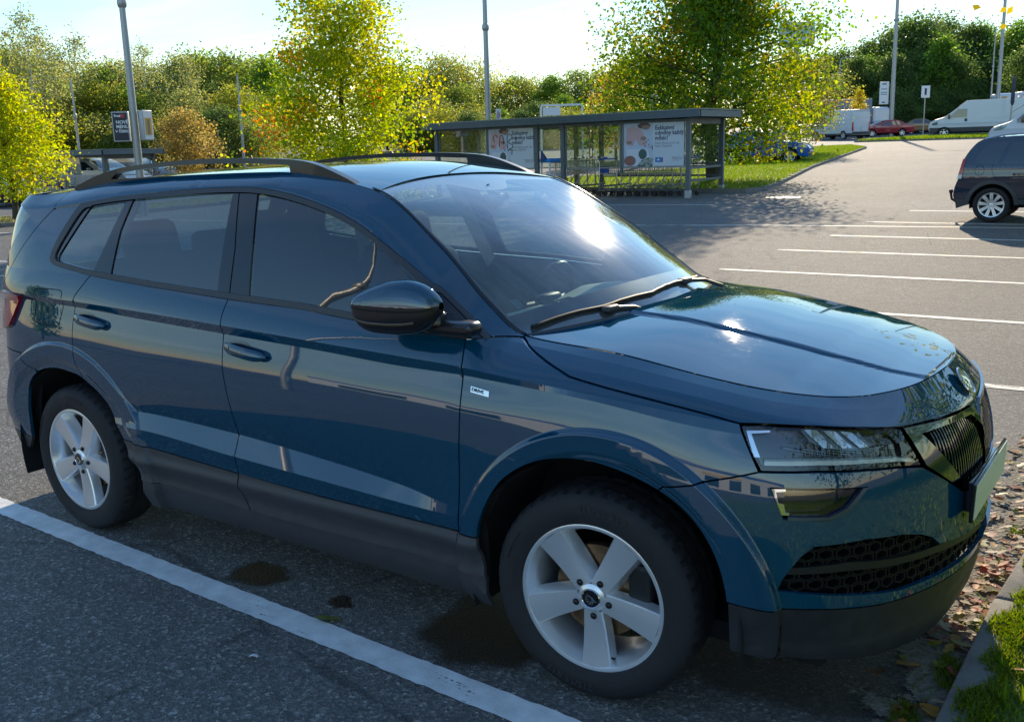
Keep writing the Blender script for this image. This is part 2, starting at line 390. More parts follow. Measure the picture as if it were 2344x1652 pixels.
# feature knots: per station u: list of (z,d)
# order: bottom, bulge, cladtop, wedge bot, wedge top, m1, m2, up, strip bot, crease, belt/hoodcrease, trim(frame top), roof edge
def st(u,*zd): return (u,zd)
ST=[
 st(0.0,            (.22,-.10),(.33,-.02),(.47,.0),(.53,.0),(.60,.0),(.68,-.005),(.78,-.03),(.90,-.05),(1.02,-.06),(1.05,-.06),(1.13,-.10),(1.46,-.25),(1.53,-.36)),
 st(UF(-.66),       (.24,-.10),(.34,-.03),(.47,.0),(.53,.005),(.60,.0),(.68,-.003),(.78,-.008),(.90,-.018),(1.035,-.042),(1.062,-.022),(1.17,-.055),(1.42,-.13),(1.49,-.19)),
 st(UF(-.35),       (.24,-.08),(.34,-.03),(.47,-.005),(.53,.0),(.60,.0),(.68,.0),(.78,-.005),(.90,-.018),(1.035,-.045),(1.062,-.028),(1.17,-.062),(1.43,-.17),(1.495,-.25)),
 st(UF(.1),         (.22,-.07),(.335,-.02),(.50,-.008),(.56,-.004),(.60,-.004),(.68,.0),(.78,-.003),(.90,-.015),(1.030,-.043),(1.057,-.030),(1.175,-.068),(1.476,-.212),(1.545,-.300)),
 st(UF(.6),         (.20,-.07),(.335,-.014),(.490,-.004),(.563,.009),(.630,-.019),(.69,-.003),(.79,.0),(.89,-.010),(1.012,-.038),(1.045,-.028),(1.150,-.070),(1.512,-.235),(1.570,-.325)),
 st(UF(1.1),        (.20,-.07),(.335,-.012),(.481,-.004),(.543,.011),(.620,-.022),(.69,-.006),(.79,.0),(.88,-.008),(.996,-.035),(1.030,-.024),(1.125,-.068),(1.522,-.240),(1.577,-.332)),
 st(UF(1.6),        (.20,-.07),(.335,-.012),(.469,-.004),(.527,.011),(.592,-.021),(.68,-.005),(.78,.0),(.87,-.008),(.980,-.033),(1.012,-.022),(1.100,-.068),(1.420,-.205),(1.512,-.322)),
 st(UF(1.95),       (.20,-.07),(.333,-.012),(.463,-.004),(.515,.009),(.566,-.013),(.66,-.004),(.76,-.001),(.86,-.009),(.965,-.033),(1.000,-.023),(1.080,-.068),(1.215,-.125),(1.322,-.262)),
 st(UF(2.18),       (.20,-.07),(.330,-.012),(.460,-.004),(.508,.002),(.540,.000),(.64,-.002),(.75,-.002),(.86,-.012),(.962,-.037),(.990,-.030),(1.060,-.073),(1.072,-.082),(1.148,-.214)),
 st(UF(2.30),       (.20,-.07),(.330,-.015),(.457,-.005),(.505,.0),(.540,.000),(.64,-.000),(.75,-.004),(.86,-.016),(.956,-.040),(.978,-.036),(1.035,-.11),(1.050,-.15),(1.073,-.205)),
 st(UF(2.65),       (.20,-.07),(.330,-.02),(.45,-.004),(.50,.0),(.54,.0),(.64,.0),(.75,-.008),(.86,-.026),(.935,-.044),(.950,-.052),(.998,-.11),(1.013,-.15),(1.042,-.212)),
 st(UF(2.95),       (.20,-.08),(.330,-.02),(.45,.0),(.50,.0),(.54,.0),(.64,-.002),(.75,-.016),(.84,-.034),(.900,-.050),(.925,-.062),(.965,-.11),(.980,-.15),(.998,-.216)),
 st(UF(3.19),       (.19,-.08),(.320,-.02),(.43,.0),(.48,.0),(.54,.0),(.64,-.003),(.74,-.016),(.82,-.034),(.880,-.055),(.905,-.066),(.930,-.10),(.950,-.14),(.972,-.215)),
 st(UF(3.30),       (.18,-.075),(.310,-.02),(.42,.0),(.47,.0),(.54,.0),(.64,-.002),(.73,-.012),(.80,-.028),(.870,-.052),(.895,-.064),(.915,-.09),(.940,-.13),(.962,-.20)),
 st(UF(3.39),       (.17,-.07),(.300,-.015),(.42,.002),(.47,.0),(.54,.0),(.63,-.002),(.71,-.010),(.78,-.024),(.850,-.048),(.870,-.058),(.895,-.078),(.925,-.115),(.952,-.18)),
 st(UF(3.46),       (.17,-.065),(.300,-.012),(.42,.005),(.47,.002),(.54,.0),(.62,-.002),(.70,-.010),(.77,-.024),(.835,-.046),(.855,-.056),(.880,-.072),(.915,-.10),(.945,-.155)),
 st(UF(3.515),      (.17,-.06),(.300,-.012),(.42,.01),(.47,.006),(.54,.0),(.62,-.002),(.70,-.008),(.76,-.020),(.820,-.038),(.840,-.046),(.870,-.060),(.910,-.085),(.944,-.135)),
 st(UMAX,           (.17,-.06),(.300,-.012),(.42,.015),(.47,.010),(.54,.002),(.62,.0),(.70,-.006),(.76,-.016),(.805,-.027),(.825,-.036),(.865,-.052),(.910,-.077),(.946,-.125)),
]
ST=[(s[0],s[1]) for s in ST]
NU=np.array([s[0] for s in ST]);NK=13
for _s in ST:
    if _s[0]>UF(2.29):
        _q=list(_s[1]);(_z0,_d0),(_z2,_d2)=_q[10],_q[12];_q[11]=(_z0+.5*(_z2-_z0)+.003,_d0+.5*(_d2-_d0))
        ST[ST.index(_s)]=(_s[0],tuple(_q))
ZK=[pchip(NU,[s[1][j][0] for s in ST]) for j in range(NK)]
DK=[pchip(NU,[s[1][j][1] for s in ST]) for j in range(NK)]
RWH=.330;WB=2.638
def flare(u,z,d):
    x=bx(u);w0=bw(u)
    for xc,zc,sx,rt,lift in ((2.69,.34,1.0,.505,.922),(0.0,.345,.87,.512,.914)):
        r=np.hypot((x-xc)*sx,z-zc)
        m=1-sstep(rt,rt+.018,r)
        lip=1-sstep(.425,.462,r)
        fl=lift-.012*np.clip((z-.55)/.3,0,1)-w0-.016*lip
        fl=np.clip(fl,d+.007-.012*lip,d+.026)
        d=d*(1-m)+fl*m
    return d
def shell_d(u,z):
    u=np.asarray(u,float);z=np.asarray(z,float)
    u,z=np.broadcast_arrays(u,z)
    zk=np.stack([f(u) for f in ZK],0);dk=np.stack([f(u) for f in DK],0)
    for j in range(1,NK): zk[j]=np.maximum(zk[j],zk[j-1]+1e-4)
    # slopes for cubic segments among knots 4..8 (pchip-like, finite differences)
    h=np.diff(zk,axis=0);dl=np.diff(dk,axis=0)/h
    out=dk[0]+(z-zk[0])*dl[0]*0
    for j in range(NK-1):
        m=(z>=zk[j])&(z<=zk[j+1]) if j<NK-2 else (z>=zk[j])
        t=np.clip((z-zk[j])/h[j],0,1)
        if j==10:
            v=dk[j]+(dk[j+1]-dk[j])*t+.007*4*t*(1-t)*np.clip(h[j]/.25,0,1)
        elif j==11:
            m0=dl[10]-.028/np.maximum(h[10],.05)*np.clip(h[10]/.25,0,1); m1=1.25*dl[11]
            m0=np.where(h[10]<.1,dl[11],m0); m1=np.where(h[10]<.1,dl[11],m1)
            v=(1+2*t)*(1-t)**2*dk[j]+t*(1-t)**2*h[j]*m0+t*t*(3-2*t)*dk[j+1]+t*t*(t-1)*h[j]*m1
        elif 4<=j<8:
            def slope(k):
                lo,hi=(4,8) if j<8 else (10,12)
                if k==lo: return dl[k]
                if k==hi: return dl[k-1]
                return (dl[k-1]*h[k]+dl[k]*h[k-1])/(h[k]+h[k-1])
            m0,m1=slope(j),slope(j+1)
            v=(1+2*t)*(1-t)**2*dk[j]+t*(1-t)**2*h[j]*m0+t*t*(3-2*t)*dk[j+1]+t*t*(t-1)*h[j]*m1
        elif j==9:
            v=dk[j]+(dk[j+1]-dk[j])*t+.004*4*t*(1-t)
        elif j==0:
            v=dk[j]+(dk[j+1]-dk[j])*np.sin(t*np.pi/2)
        else: v=dk[j]+(dk[j+1]-dk[j])*t
        out=np.where(m,v,out)
    return flare(u,z,out)
def shell(u,z):
    d=shell_d(u,z);nx,nw=bn(u)
    return bx(u)+nx*d, np.maximum(bw(u)+nw*d,0.0), np.asarray(z,float)+0*d
# hood / roof height fields
_hf=pchip([2.1,2.42,2.83,3.1,3.3,3.42,3.48],[1.104,1.095,1.069,1.027,.983,.948,.925])
_hg=pchip([2.1,2.42,2.83,3.2,3.5],[.075,.078,.085,.07,.05])
def hood_z(x,y):
    w=np.abs(y)
    # ridge line of the power dome (w as a function of x)
    wr=np.interp(x,[2.35,2.6,3.0,3.3,3.46],[.30,.285,.25,.215,.19])
    am=np.interp(x,[2.2,2.5,3.1,3.40,3.47],[.007,.009,.009,.006,.0])
    s=sstep(-.008,.010,w-wr)
    return _hf(x)-_hg(x)*w*w-am*s+ .004*np.exp(-np.maximum(w-wr,0)/.10)*0
_rf=pchip([-.85,-.7,-.3,.2,.7,1.2,1.45,1.62,1.75],[1.50,1.53,1.572,1.598,1.602,1.592,1.562,1.522,1.48])
def roof_z(x,y):
    w=np.abs(y)
    return _rf(x)-.026*(w/.57)**2.4
# ------------------------------------------------------------------ the parked SUV: panels
def paint_mat(name, base, flake, coat_ior=1.9):
    m = bpy.data.materials.new(name); m.use_nodes = True; N = NT(m)
    tcn = N.n('ShaderNodeTexCoord')
    vo = N.n('ShaderNodeTexVoronoi', {'Vector': tcn.outputs['Object'], 'Scale': 900.0})
    mr = N.n('ShaderNodeMapRange', {0: vo.outputs['Color'], 1: 0.0, 2: 1.0, 3: 0.7, 4: 1.3})
    mx = N.n('ShaderNodeMixRGB', {0: 1.0, 1: c4(base), 2: mr.outputs[0]}, blend_type='MULTIPLY')
    # faint dust and water marks
    nz = N.n('ShaderNodeTexNoise', {'Vector': tcn.outputs['Object'], 'Scale': 26.0, 'Detail': 8.0, 'Roughness': 0.75})
    cr = N.n('ShaderNodeMapRange', {0: nz.outputs['Fac'], 1: 0.52, 2: 0.8, 3: 0.018, 4: 0.05})
    p = N.n('ShaderNodeBsdfPrincipled', {'Base Color': mx.outputs[0], 'Roughness': 0.5, 'Metallic': 0.0, 'Specular IOR Level': 0.0, 'Coat Weight': 1.0, 'Coat Roughness': 0.02, 'Coat IOR': coat_ior})
    N.t.links.new(cr.outputs[0], p.inputs['Coat Roughness'])
    N.out(p.outputs[0]); MATS[name] = m
    return m
PAINT = paint_mat('deep_blue_paint', (0.001, 0.052, 0.102), None)
PLASTIC = mat('grey_trim_plastic', (0.050, 0.050, 0.054), rough=0.5, var=0.15, vscale=20, bump=0.08, bscale=900)
GLOSSBLK = mat('gloss_black_trim', (0.008, 0.007, 0.009), rough=0.12, coat=0.6)
RUBBER = mat('black_rubber', (0.012, 0.012, 0.013), rough=0.6)
DARK = mat('unlit_black_lining', (0.006, 0.006, 0.007), rough=0.9)
CHROME = mat('chrome', (0.75, 0.75, 0.76), rough=0.06, metal=1.0)
DCHROME = mat('smoked_chrome', (0.22, 0.23, 0.22), rough=0.08, metal=1.0)
ALU = mat('silver_alloy', (0.86, 0.87, 0.89), rough=0.28, metal=0.68, coat=0.5, var=0.012, vscale=40)
TYRE = mat('tyre_rubber', (0.017, 0.016, 0.018), rough=0.72, var=0.25, vscale=14, bump=0.15, bscale=300)
GLASS_W = glass_mat('windscreen_glass', (0.76, 0.84, 0.80), 1.5, dust=0.20)
GLASS_S = glass_mat('side_window_glass', (0.36, 0.50, 0.56), 1.75)
GLASS_F = glass_mat('front_door_glass', (0.56, 0.68, 0.68), 1.7)
LENS = glass_mat('clear_lamp_lens', (0.93, 0.94, 0.95), 1.5)

def S_(u, z, off=0.0):
    d = shell_d(u, z) + off; nx, nw = bn(u)
    return np.stack([bx(u) + nx * d, np.maximum(bw(u) + nw * d, 0.0), np.asarray(z, float) + 0 * d], -1)
UU = lambda x: float(u_of_x(x))
_us = np.linspace(0.0, UMAX, 380)
FEAT = [np.stack([_us, ZK[j](_us)], 1) for j in (2, 3, 4, 8, 9, 10, 11)]
for _xc, _zc, _sx, _rt in ((2.69, .34, 1.0, .505), (0.0, .345, .87, .512)):
    for _r in (_rt, _rt + .0035, _rt + .007, _rt + .011, _rt + .0145, _rt + .018, .425, .432, .440, .448, .455, .462):
        _a = np.linspace(-.35, math.pi + .35, 170)
        FEAT.append(np.stack([np.array([u_of_x(_xc + _r * math.cos(q) / _sx) for q in _a]), _zc + _r * np.sin(_a)], 1))
def surf_panel(mb, outer, holes=(), res=0.028, off=0.0, gap=0.0025, ret=0.014, sides=(-1, 1), fn=None, feat=True, mi=0):
    fn = fn or S_
    if gap: outer = inset(outer, gap); holes = [inset(h, -gap) for h in holes]
    vv, T = cdt(outer, holes, res, FEAT if feat else ())
    T = [f if (vv[f[1]][0] - vv[f[0]][0]) * (vv[f[2]][1] - vv[f[0]][1]) - (vv[f[1]][1] - vv[f[0]][1]) * (vv[f[2]][0] - vv[f[0]][0]) > 0 else f[::-1] for f in T]
    P = fn(vv[:, 0], vv[:, 1], off); Ti = np.array(T)
    cen = vv[Ti].mean(1)
    q = vv[Ti] + 0.12 * (cen[:, None] - vv[Ti]); qu, qz = q[..., 0].ravel(), q[..., 1].ravel(); h = 1.5e-4
    du = fn(qu + h, qz, off) - fn(qu - h, qz, off); dz = fn(qu, qz + h, off) - fn(qu, qz - h, off)
    n = np.cross(du, dz); n /= np.linalg.norm(n, axis=1)[:, None] + 1e-12
    loops = []
    for poly in [outer] + list(holes):
        d = np.array(densify(poly, res)); A = fn(d[:, 0], d[:, 1], off); B = fn(d[:, 0], d[:, 1], off - ret); loops.append((A, B))
    for s in sides:
        # (x, w, z) with w outward: right side y=-w
        k = np.array([1, s, 1.0])
        PP = P * k; nn = n * k
        # u forward, z up, outward = -(du x dz) on the right
        geo = np.cross(PP[Ti[:, 1]] - PP[Ti[:, 0]], PP[Ti[:, 2]] - PP[Ti[:, 0]])
        outw = np.zeros_like(geo); outw[:, 1] = s; outw[:, 0] = np.where(cen[:, 0] > UU(3.3), .8, 0); outw[:, 2] = .35
        flip = np.sum(geo * outw, 1) < 0
        ff = []; ln = []; n3 = nn.reshape(-1, 3, 3)
        for i, f in enumerate(T):
            g = -geo[i] if flip[i] else geo[i]
            sg = 1.0 if np.dot(n3[i].mean(0), g) > 0 else -1.0
            idx = (0, 2, 1) if flip[i] else (0, 1, 2)
            ff.append(tuple(f[j] for j in idx)); ln.append([tuple(sg * n3[i, j]) for j in idx])
        mb.add(PP, ff, ln, mi=mi)
        if ret:
            for A, B in loops:
                m = len(A); mb.add(np.concatenate([A * k, B * k]), [(i, (i + 1) % m, m + (i + 1) % m, m + i) for i in range(m)], mi=mi)
    return mb
def panel(name, m, parent, outer, **kw):
    return surf_panel(MB(), outer, **kw).build(name, m, parent)

SUV = thing('suv', 'dark blue five door SUV with silver five-spoke wheels parked closest to the camera', 'car', (0, 0, 0))
R1 = [-1]; L1 = [1]
beltb = [(1.733, 1.168), (2.125, 1.144), (2.610, 1.124), (2.976, 1.113), (3.247, 1.094), (3.700, 1.067)]
BS = [(2.604, 1.1235), (2.597, 1.075), (2.597, 1.03), (2.602, .95), (2.610, .87), (2.628, .79), (2.645, .70), (2.653, .60), (2.653, .53), (2.650, .470)]
RD = [(1.733, 1.168), (1.690, 1.122), (1.640, 1.068), (1.624, .985), (1.624, .902), (1.640, .830), (1.668, .758), (1.680, .732)]
FD = [(3.700, 1.067), (3.711, 1.03), (3.717, .99), (3.719, .90), (3.719, .79), (3.716, .68), (3.712, .58), (3.701, .459)]
archR = [(1.205, .40), (1.208, .47), (1.212, .546), (1.242, .657), (1.325, .722), (1.458, .752), (1.587, .748), (1.680, .732), (1.803, .670), (1.880, .580), (1.927, .495), (1.975, .42), (2.029, .338)]
archF = [(3.795, .335), (3.782, .456), (3.821, .573), (3.893, .672), (4.011, .742), (4.149, .765), (4.280, .752), (4.395, .718), (4.474, .675), (4.535, .612), (4.575, .535), (4.596, .442), (4.600, .335)]
aR = catmull(archR, 5); aF = catmull(archF, 5)
ctop = [(1.927, .495), (2.10, .490), (2.65, .470), (3.08, .460), (3.701, .459)]
def cut(curve, a, b):  # part of an arch outline between two u values measured along it
    i = min(range(len(curve)), key=lambda k: (curve[k][0] - a[0]) ** 2 + (curve[k][1] - a[1]) ** 2)
    j = min(range(len(curve)), key=lambda k: (curve[k][0] - b[0]) ** 2 + (curve[k][1] - b[1]) ** 2)
    return curve[i:j + 1] if i <= j else curve[j:i + 1][::-1]
rear_door = catmull(RD, 4) + cut(aR, (1.680, .732), (1.927, .495))[1:] + ctop[1:3] + catmull(BS[::-1], 4)[1:] + [beltb[1]]
front_door = catmull(BS, 4) + ctop[3:] + catmull(FD[::-1], 4)[1:] + beltb[-2:2:-1]
gapc = [(3.838, 1.066), (3.93, 1.032), (4.061, .992), (4.085, .986), (4.20, .970), (4.354, .951), (4.50, .932), (4.611, .914)]
seam = [(4.670, .796), (4.600, .778), (4.535, .762), (4.47, .747), (4.415, .735)]
fender = catmull(FD, 4) + cut(aF, (3.782, .456), (4.395, .718))[0:] + seam[::-1] + [(4.617, .897)] + catmull(gapc[::-1], 4) + [(3.758, 1.072)]
fender = catmull(FD, 4) + cut(aF, (3.782, .456), (4.395, .718)) + seam[::-1] + [(4.617, .897)] + catmull(gapc[::-1], 4) + [(3.758, 1.070)]
hl_top = [(4.611, .914), (4.686, .914), (4.840, .906), (5.00, .889), (5.148, .870), (5.319, .862), (5.46, .853), (5.585, .846), (5.612, .843), (UMAX, .806)]
ztop = lambda u: float(ZK[12](u))
hood_side = catmull(gapc, 4) + hl_top[1:] + [(u, ztop(u)) for u in np.linspace(UMAX, 3.838, 70)]
trim_top = [(3.758, 1.070), (3.646, 1.140), (3.517, 1.222), (3.338, 1.319), (3.138, 1.411), (2.926, 1.473), (2.704, 1.513), (2.506, 1.524), (2.212, 1.515), (1.785, 1.488), (1.56, 1.464)]
qgl_out = [(1.50, 1.448), (1.43, 1.33), (1.402, 1.255), (1.403, 1.222), (1.43, 1.205), (1.475, 1.195)]
dlo = beltb + catmull(trim_top, 4) + catmull(qgl_out, 3)
cant = [(3.838, 1.066)] + [(u, ztop(u)) for u in np.linspace(3.838, 1.30, 90)] + [(1.30, 1.432), (1.42, 1.448), (1.50, 1.456)] + catmull(trim_top, 4)[::-1]
rear_edge = [(1.30, 1.430), (1.22, 1.36), (1.13, 1.27), (1.03, 1.17), (.955, 1.08), (.935, 1.03), (.93, .94), (.94, .86), (.955, .79)]
quarter = [(1.50, 1.452)] + rear_edge[0:] + [(1.17, .790), (1.30, .728)] + cut(aR, (1.325, .722), (1.680, .732)) + catmull(RD, 4)[::-1][1:] + catmull(qgl_out, 3)[::-1]
lamp = [(.93, 1.055), (1.02, 1.062), (1.100, 1.060), (1.180, 1.052), (1.150, 1.005), (1.115, .955), (1.066, .905), (1.0, .885), (.94, .88)]
rear_bumper = [(.955, .79), (1.17, .790), (1.30, .728)] + cut(aR, (1.325, .722), (1.205, .40))[1:] + [(1.2, .40), (0.0, .40), (0.0, .79)]
tailgate = [(0, .79), (.955, .79), (.94, .86), (.93, .94), (.935, 1.03), (.955, 1.08), (1.03, 1.17), (1.13, 1.27), (1.22, 1.36), (1.30, 1.430)] + [(u, ztop(u)) for u in np.linspace(1.30, 0, 24)]
tg_win = [(0.0, 1.12), (.80, 1.12), (.95, 1.24), (1.10, 1.40), (.95, 1.44), (0.0, 1.46)]
fr_out = [(5.158, .868), (5.32, .859), (5.46, .850), (5.585, .843), (5.610, .840), (UMAX, .800), (UMAX, .612), (5.56, .612), (5.465, .620), (5.33, .692), (5.218, .759)]
fr_in = [(5.232, .842), (5.36, .838), (5.47, .832), (5.594, .823), (UMAX, .772), (UMAX, .652), (5.53, .655), (5.425, .664), (5.33, .752)]
intake = [(4.728, .479), (4.738, .507), (4.758, .536), (4.785, .572), (4.818, .598), (4.967, .603), (5.10, .590), (5.187, .568), (5.245, .545), (5.289, .512), (5.42, .492), (5.555, .475), (UMAX, .462), (UMAX, .412), (5.40, .422), (5.251, .430), (5.097, .434), (4.923, .455)]
fog = [(4.702, .756), (4.85, .752), (4.975, .744), (4.94, .715), (4.912, .690), (4.880, .676), (4.857, .671), (4.738, .676)]
liptop = [(4.600, .443), (4.687, .429), (4.829, .422), (5.036, .406), (5.26, .397), (5.514, .383), (UMAX, .378)]
bumper = seam[::-1] + [(4.825, .796), (4.977, .787), (5.10, .775), (5.205, .757), (5.33, .690), (5.465, .617), (5.56, .609), (UMAX, .609)] + liptop[::-1] + cut(aF, (4.596, .442), (4.395, .718))
plate_rec = []
panel('rear_door', PAINT, SUV, rear_door, sides=R1, res=.02); panel('rear_door', PAINT, SUV, rear_door, sides=L1)
DOORS = {}
for s, k in ((-1, 'r'), (1, 'l')): DOORS[k] = panel('front_door', PAINT, SUV, front_door, sides=[s])
for s in (-1, 1):
    panel('front_fender', PAINT, SUV, fender, sides=[s], res=.017)
    panel('quarter_panel', PAINT, SUV, quarter, sides=[s], res=.02)
    panel('cant_rail', PAINT, SUV, cant, sides=[s], gap=0.0015)
# hood: top skin joined to its sides
def wcrease(x, lo=3.0, hi=UMAX):
    return None
_cu = np.linspace(3.60, UMAX, 900); _cP = S_(_cu, ZK[12](_cu)); _cx, _cw, _cz = _cP[:, 0].copy(), _cP[:, 1].copy(), _cP[:, 2].copy()
_cx = np.maximum.accumulate(_cx + np.arange(len(_cx)) * 1e-7)
def hood_pt(x, s):
    """x station, s = -1 (right crease) .. 1 (left crease)"""
    wc = np.interp(x, _cx, _cw); zc_ = np.interp(x, _cx, _cz); y = s * wc
    return np.stack([x, y, zc_ + hood_z(x, y) - hood_z(x, wc)], -1)
XH0, XH1 = 2.30, float(_cx[-1])
def hood_rear(w): return np.interp(np.abs(w), [0, .2, .35, .5, .62, .70, .8], [2.495, 2.475, 2.44, 2.385, 2.335, 2.30, 2.27])
hm = MB(); surf_panel(hm, hood_side, ret=0.012)
tt = 1 - (1 - np.linspace(0, 1, 120)) ** 1.6
ss = np.unique(np.concatenate([np.linspace(-1, 1, 121)]))
TT, SS = np.meshgrid(tt, ss, indexing='ij')
def hood_xy(TT, SS):
    x0 = hood_rear(np.abs(SS) * .70); x = x0 + (XH1 - x0) * TT
    return hood_pt(np.minimum(x, XH1 - 1e-5), SS)
HP = hood_xy(TT, SS)
hm.quadgrid(HP, flip=True)
lip_ = np.stack([HP[0], HP[0] - np.array([0.004, 0, .022])], 0); hm.quadgrid(lip_, flip=False)
hood = hm.build('hood', PAINT, SUV, angle=22)
# front bumper, lower lip, grille, lamps
bumper_o = panel('front_bumper', PAINT, SUV, bumper, holes=[intake, fog], res=.018)
lipb = [(4.600, .443)] + liptop[1:] + [(UMAX, .20), (5.4, .21), (5.1, .23), (4.83, .26), (4.604, .29)]
panel('front_bumper_lip', mat('dark_lip_plastic', (.026, .026, .029), rough=.45, var=.2, vscale=15), SUV, lipb, gap=.002)
m_ = MB(); surf_panel(m_, fr_out, holes=[fr_in], off=.006, gap=0.0, ret=.03, feat=False, res=.02); m_.build('grille_frame', DCHROME, SUV)
m_ = MB(); surf_panel(m_, fr_in, off=-.045, gap=-.004, ret=0, feat=False, res=.04); m_.build('grille_backing', DARK, SUV)
for s in (-1, 1):
    for k in range(11):
        u0 = 5.268 + k * .0385
        zt = np.interp(u0, [5.232, 5.36, 5.47, 5.594, UMAX], [.836, .832, .826, .817, .768]) ; zb = np.interp(u0, [5.232, 5.33, 5.425, 5.53, UMAX], [.835, .757, .668, .658, .655])
        if zt - zb < .03: continue
        mb = MB(); zz = np.linspace(zb, zt, 8)
        for du0, o0 in ((-.009, .002), (.009, .002)):
            A = S_(np.full(8, u0 + du0 - .0045), zz, -.045); B = S_(np.full(8, u0 + du0 - .0035), zz, o0 - .012 * ((zz - zb) / (zt - zb)) ** 3); C_ = S_(np.full(8, u0 + du0 + .0035), zz, o0 - .012 * ((zz - zb) / (zt - zb)) ** 3); D = S_(np.full(8, u0 + du0 + .0045), zz, -.045)
            mb.quadgrid(np.stack([A, B, C_, D], 0) * np.array([1, s, 1]), flip=s < 0)
        mb.build('grille_slat', GLOSSBLK, SUV, angle=40)
# lower intake: backing, bar, honeycomb
m_ = MB(); surf_panel(m_, intake, off=-.05, gap=-.004, ret=0, feat=False, res=.05); m_.build('intake_backing', DARK, SUV)
barp = [(4.757, .540), (4.918, .546), (5.092, .526), (5.289, .510), (5.43, .492), (5.556, .476), (UMAX, .464), (UMAX, .446), (5.553, .458), (5.43, .473), (5.298, .488), (5.094, .506), (4.919, .522), (4.748, .522)]
m_ = MB(); surf_panel(m_, barp, off=-.004, gap=0, ret=.03, feat=False, res=.03); m_.build('intake_bar', mat('dark_bar_plastic', (.014, .014, .015), rough=.4), SUV)
hx = MB(); lw = .0035
cells = []
for r_ in range(0, 8):
    for c_ in range(0, 24):
        cu_, cz_ = 4.70 + c_ * .052 + (r_ % 2) * .026, .405 + r_ * .0275
        if inside(intake, [(cu_, cz_)])[0]: cells.append((cu_, cz_))
for cu_, cz_ in cells:
    hexo = [(cu_ + .0262 * math.cos(a), cz_ + .0182 * math.sin(a)) for a in [math.radians(30 + 60 * i) for i in range(6)]]
    hexi = [(cu_ + .0205 * math.cos(a), cz_ + .0130 * math.sin(a)) for a in [math.radians(30 + 60 * i) for i in range(6)]]
    for s in (-1, 1):
        k3 = np.array([1, s, 1]); o_ = np.array(hexo); i_ = np.array(hexi)
        A = S_(o_[:, 0], o_[:, 1], -.014) * k3; B = S_(i_[:, 0], i_[:, 1], -.014) * k3; C_ = S_(i_[:, 0], i_[:, 1], -.045) * k3
        hx.add(np.concatenate([A, B, C_]), [(i, (i + 1) % 6, 6 + (i + 1) % 6, 6 + i) for i in range(6)] + [(6 + i, 6 + (i + 1) % 6, 12 + (i + 1) % 6, 12 + i) for i in range(6)])
tag(hx.build('honeycomb_mesh', mat('black_mesh_plastic', (.007, .007, .008), rough=.5, spec=.25), SUV, smooth=False), kind='stuff')
# fog lamp bays
for s in (-1, 1):
    m_ = MB(); surf_panel(m_, fog, off=-.035, gap=-.003, ret=0, feat=False, res=.03, sides=[s]); f_ = m_.build('fog_lamp', GLOSSBLK, SUV)
    fl = MB(); fogi = [(4.712, .750), (4.955, .741), (4.90, .690), (4.857, .679), (4.745, .682)]
    surf_panel(fl, fogi, off=-.010, gap=0, ret=0, feat=False, res=.03, sides=[s]); fl.build('lens', LENS, f_)
    st_ = MB(); surf_panel(st_, [(4.748, .682), (4.857, .680), (4.905, .698), (4.960, .745), (4.974, .744), (4.914, .689), (4.866, .671), (4.745, .674)], off=.004, gap=0, ret=.012, feat=False, res=.02, sides=[s]); st_.build('trim_strip', mat('satin_blue_strip', (.10, .13, .20), rough=.25, metal=.8), f_)
    rf = MB(); surf_panel(rf, [(4.704, .752), (4.742, .752), (4.742, .746), (4.716, .744), (4.724, .716), (4.738, .712), (4.742, .690), (4.752, .690), (4.752, .684), (4.732, .684)], off=-.006, gap=0, ret=.01, feat=False, res=.02, sides=[s]); rf.build('reflector', CHROME, f_)
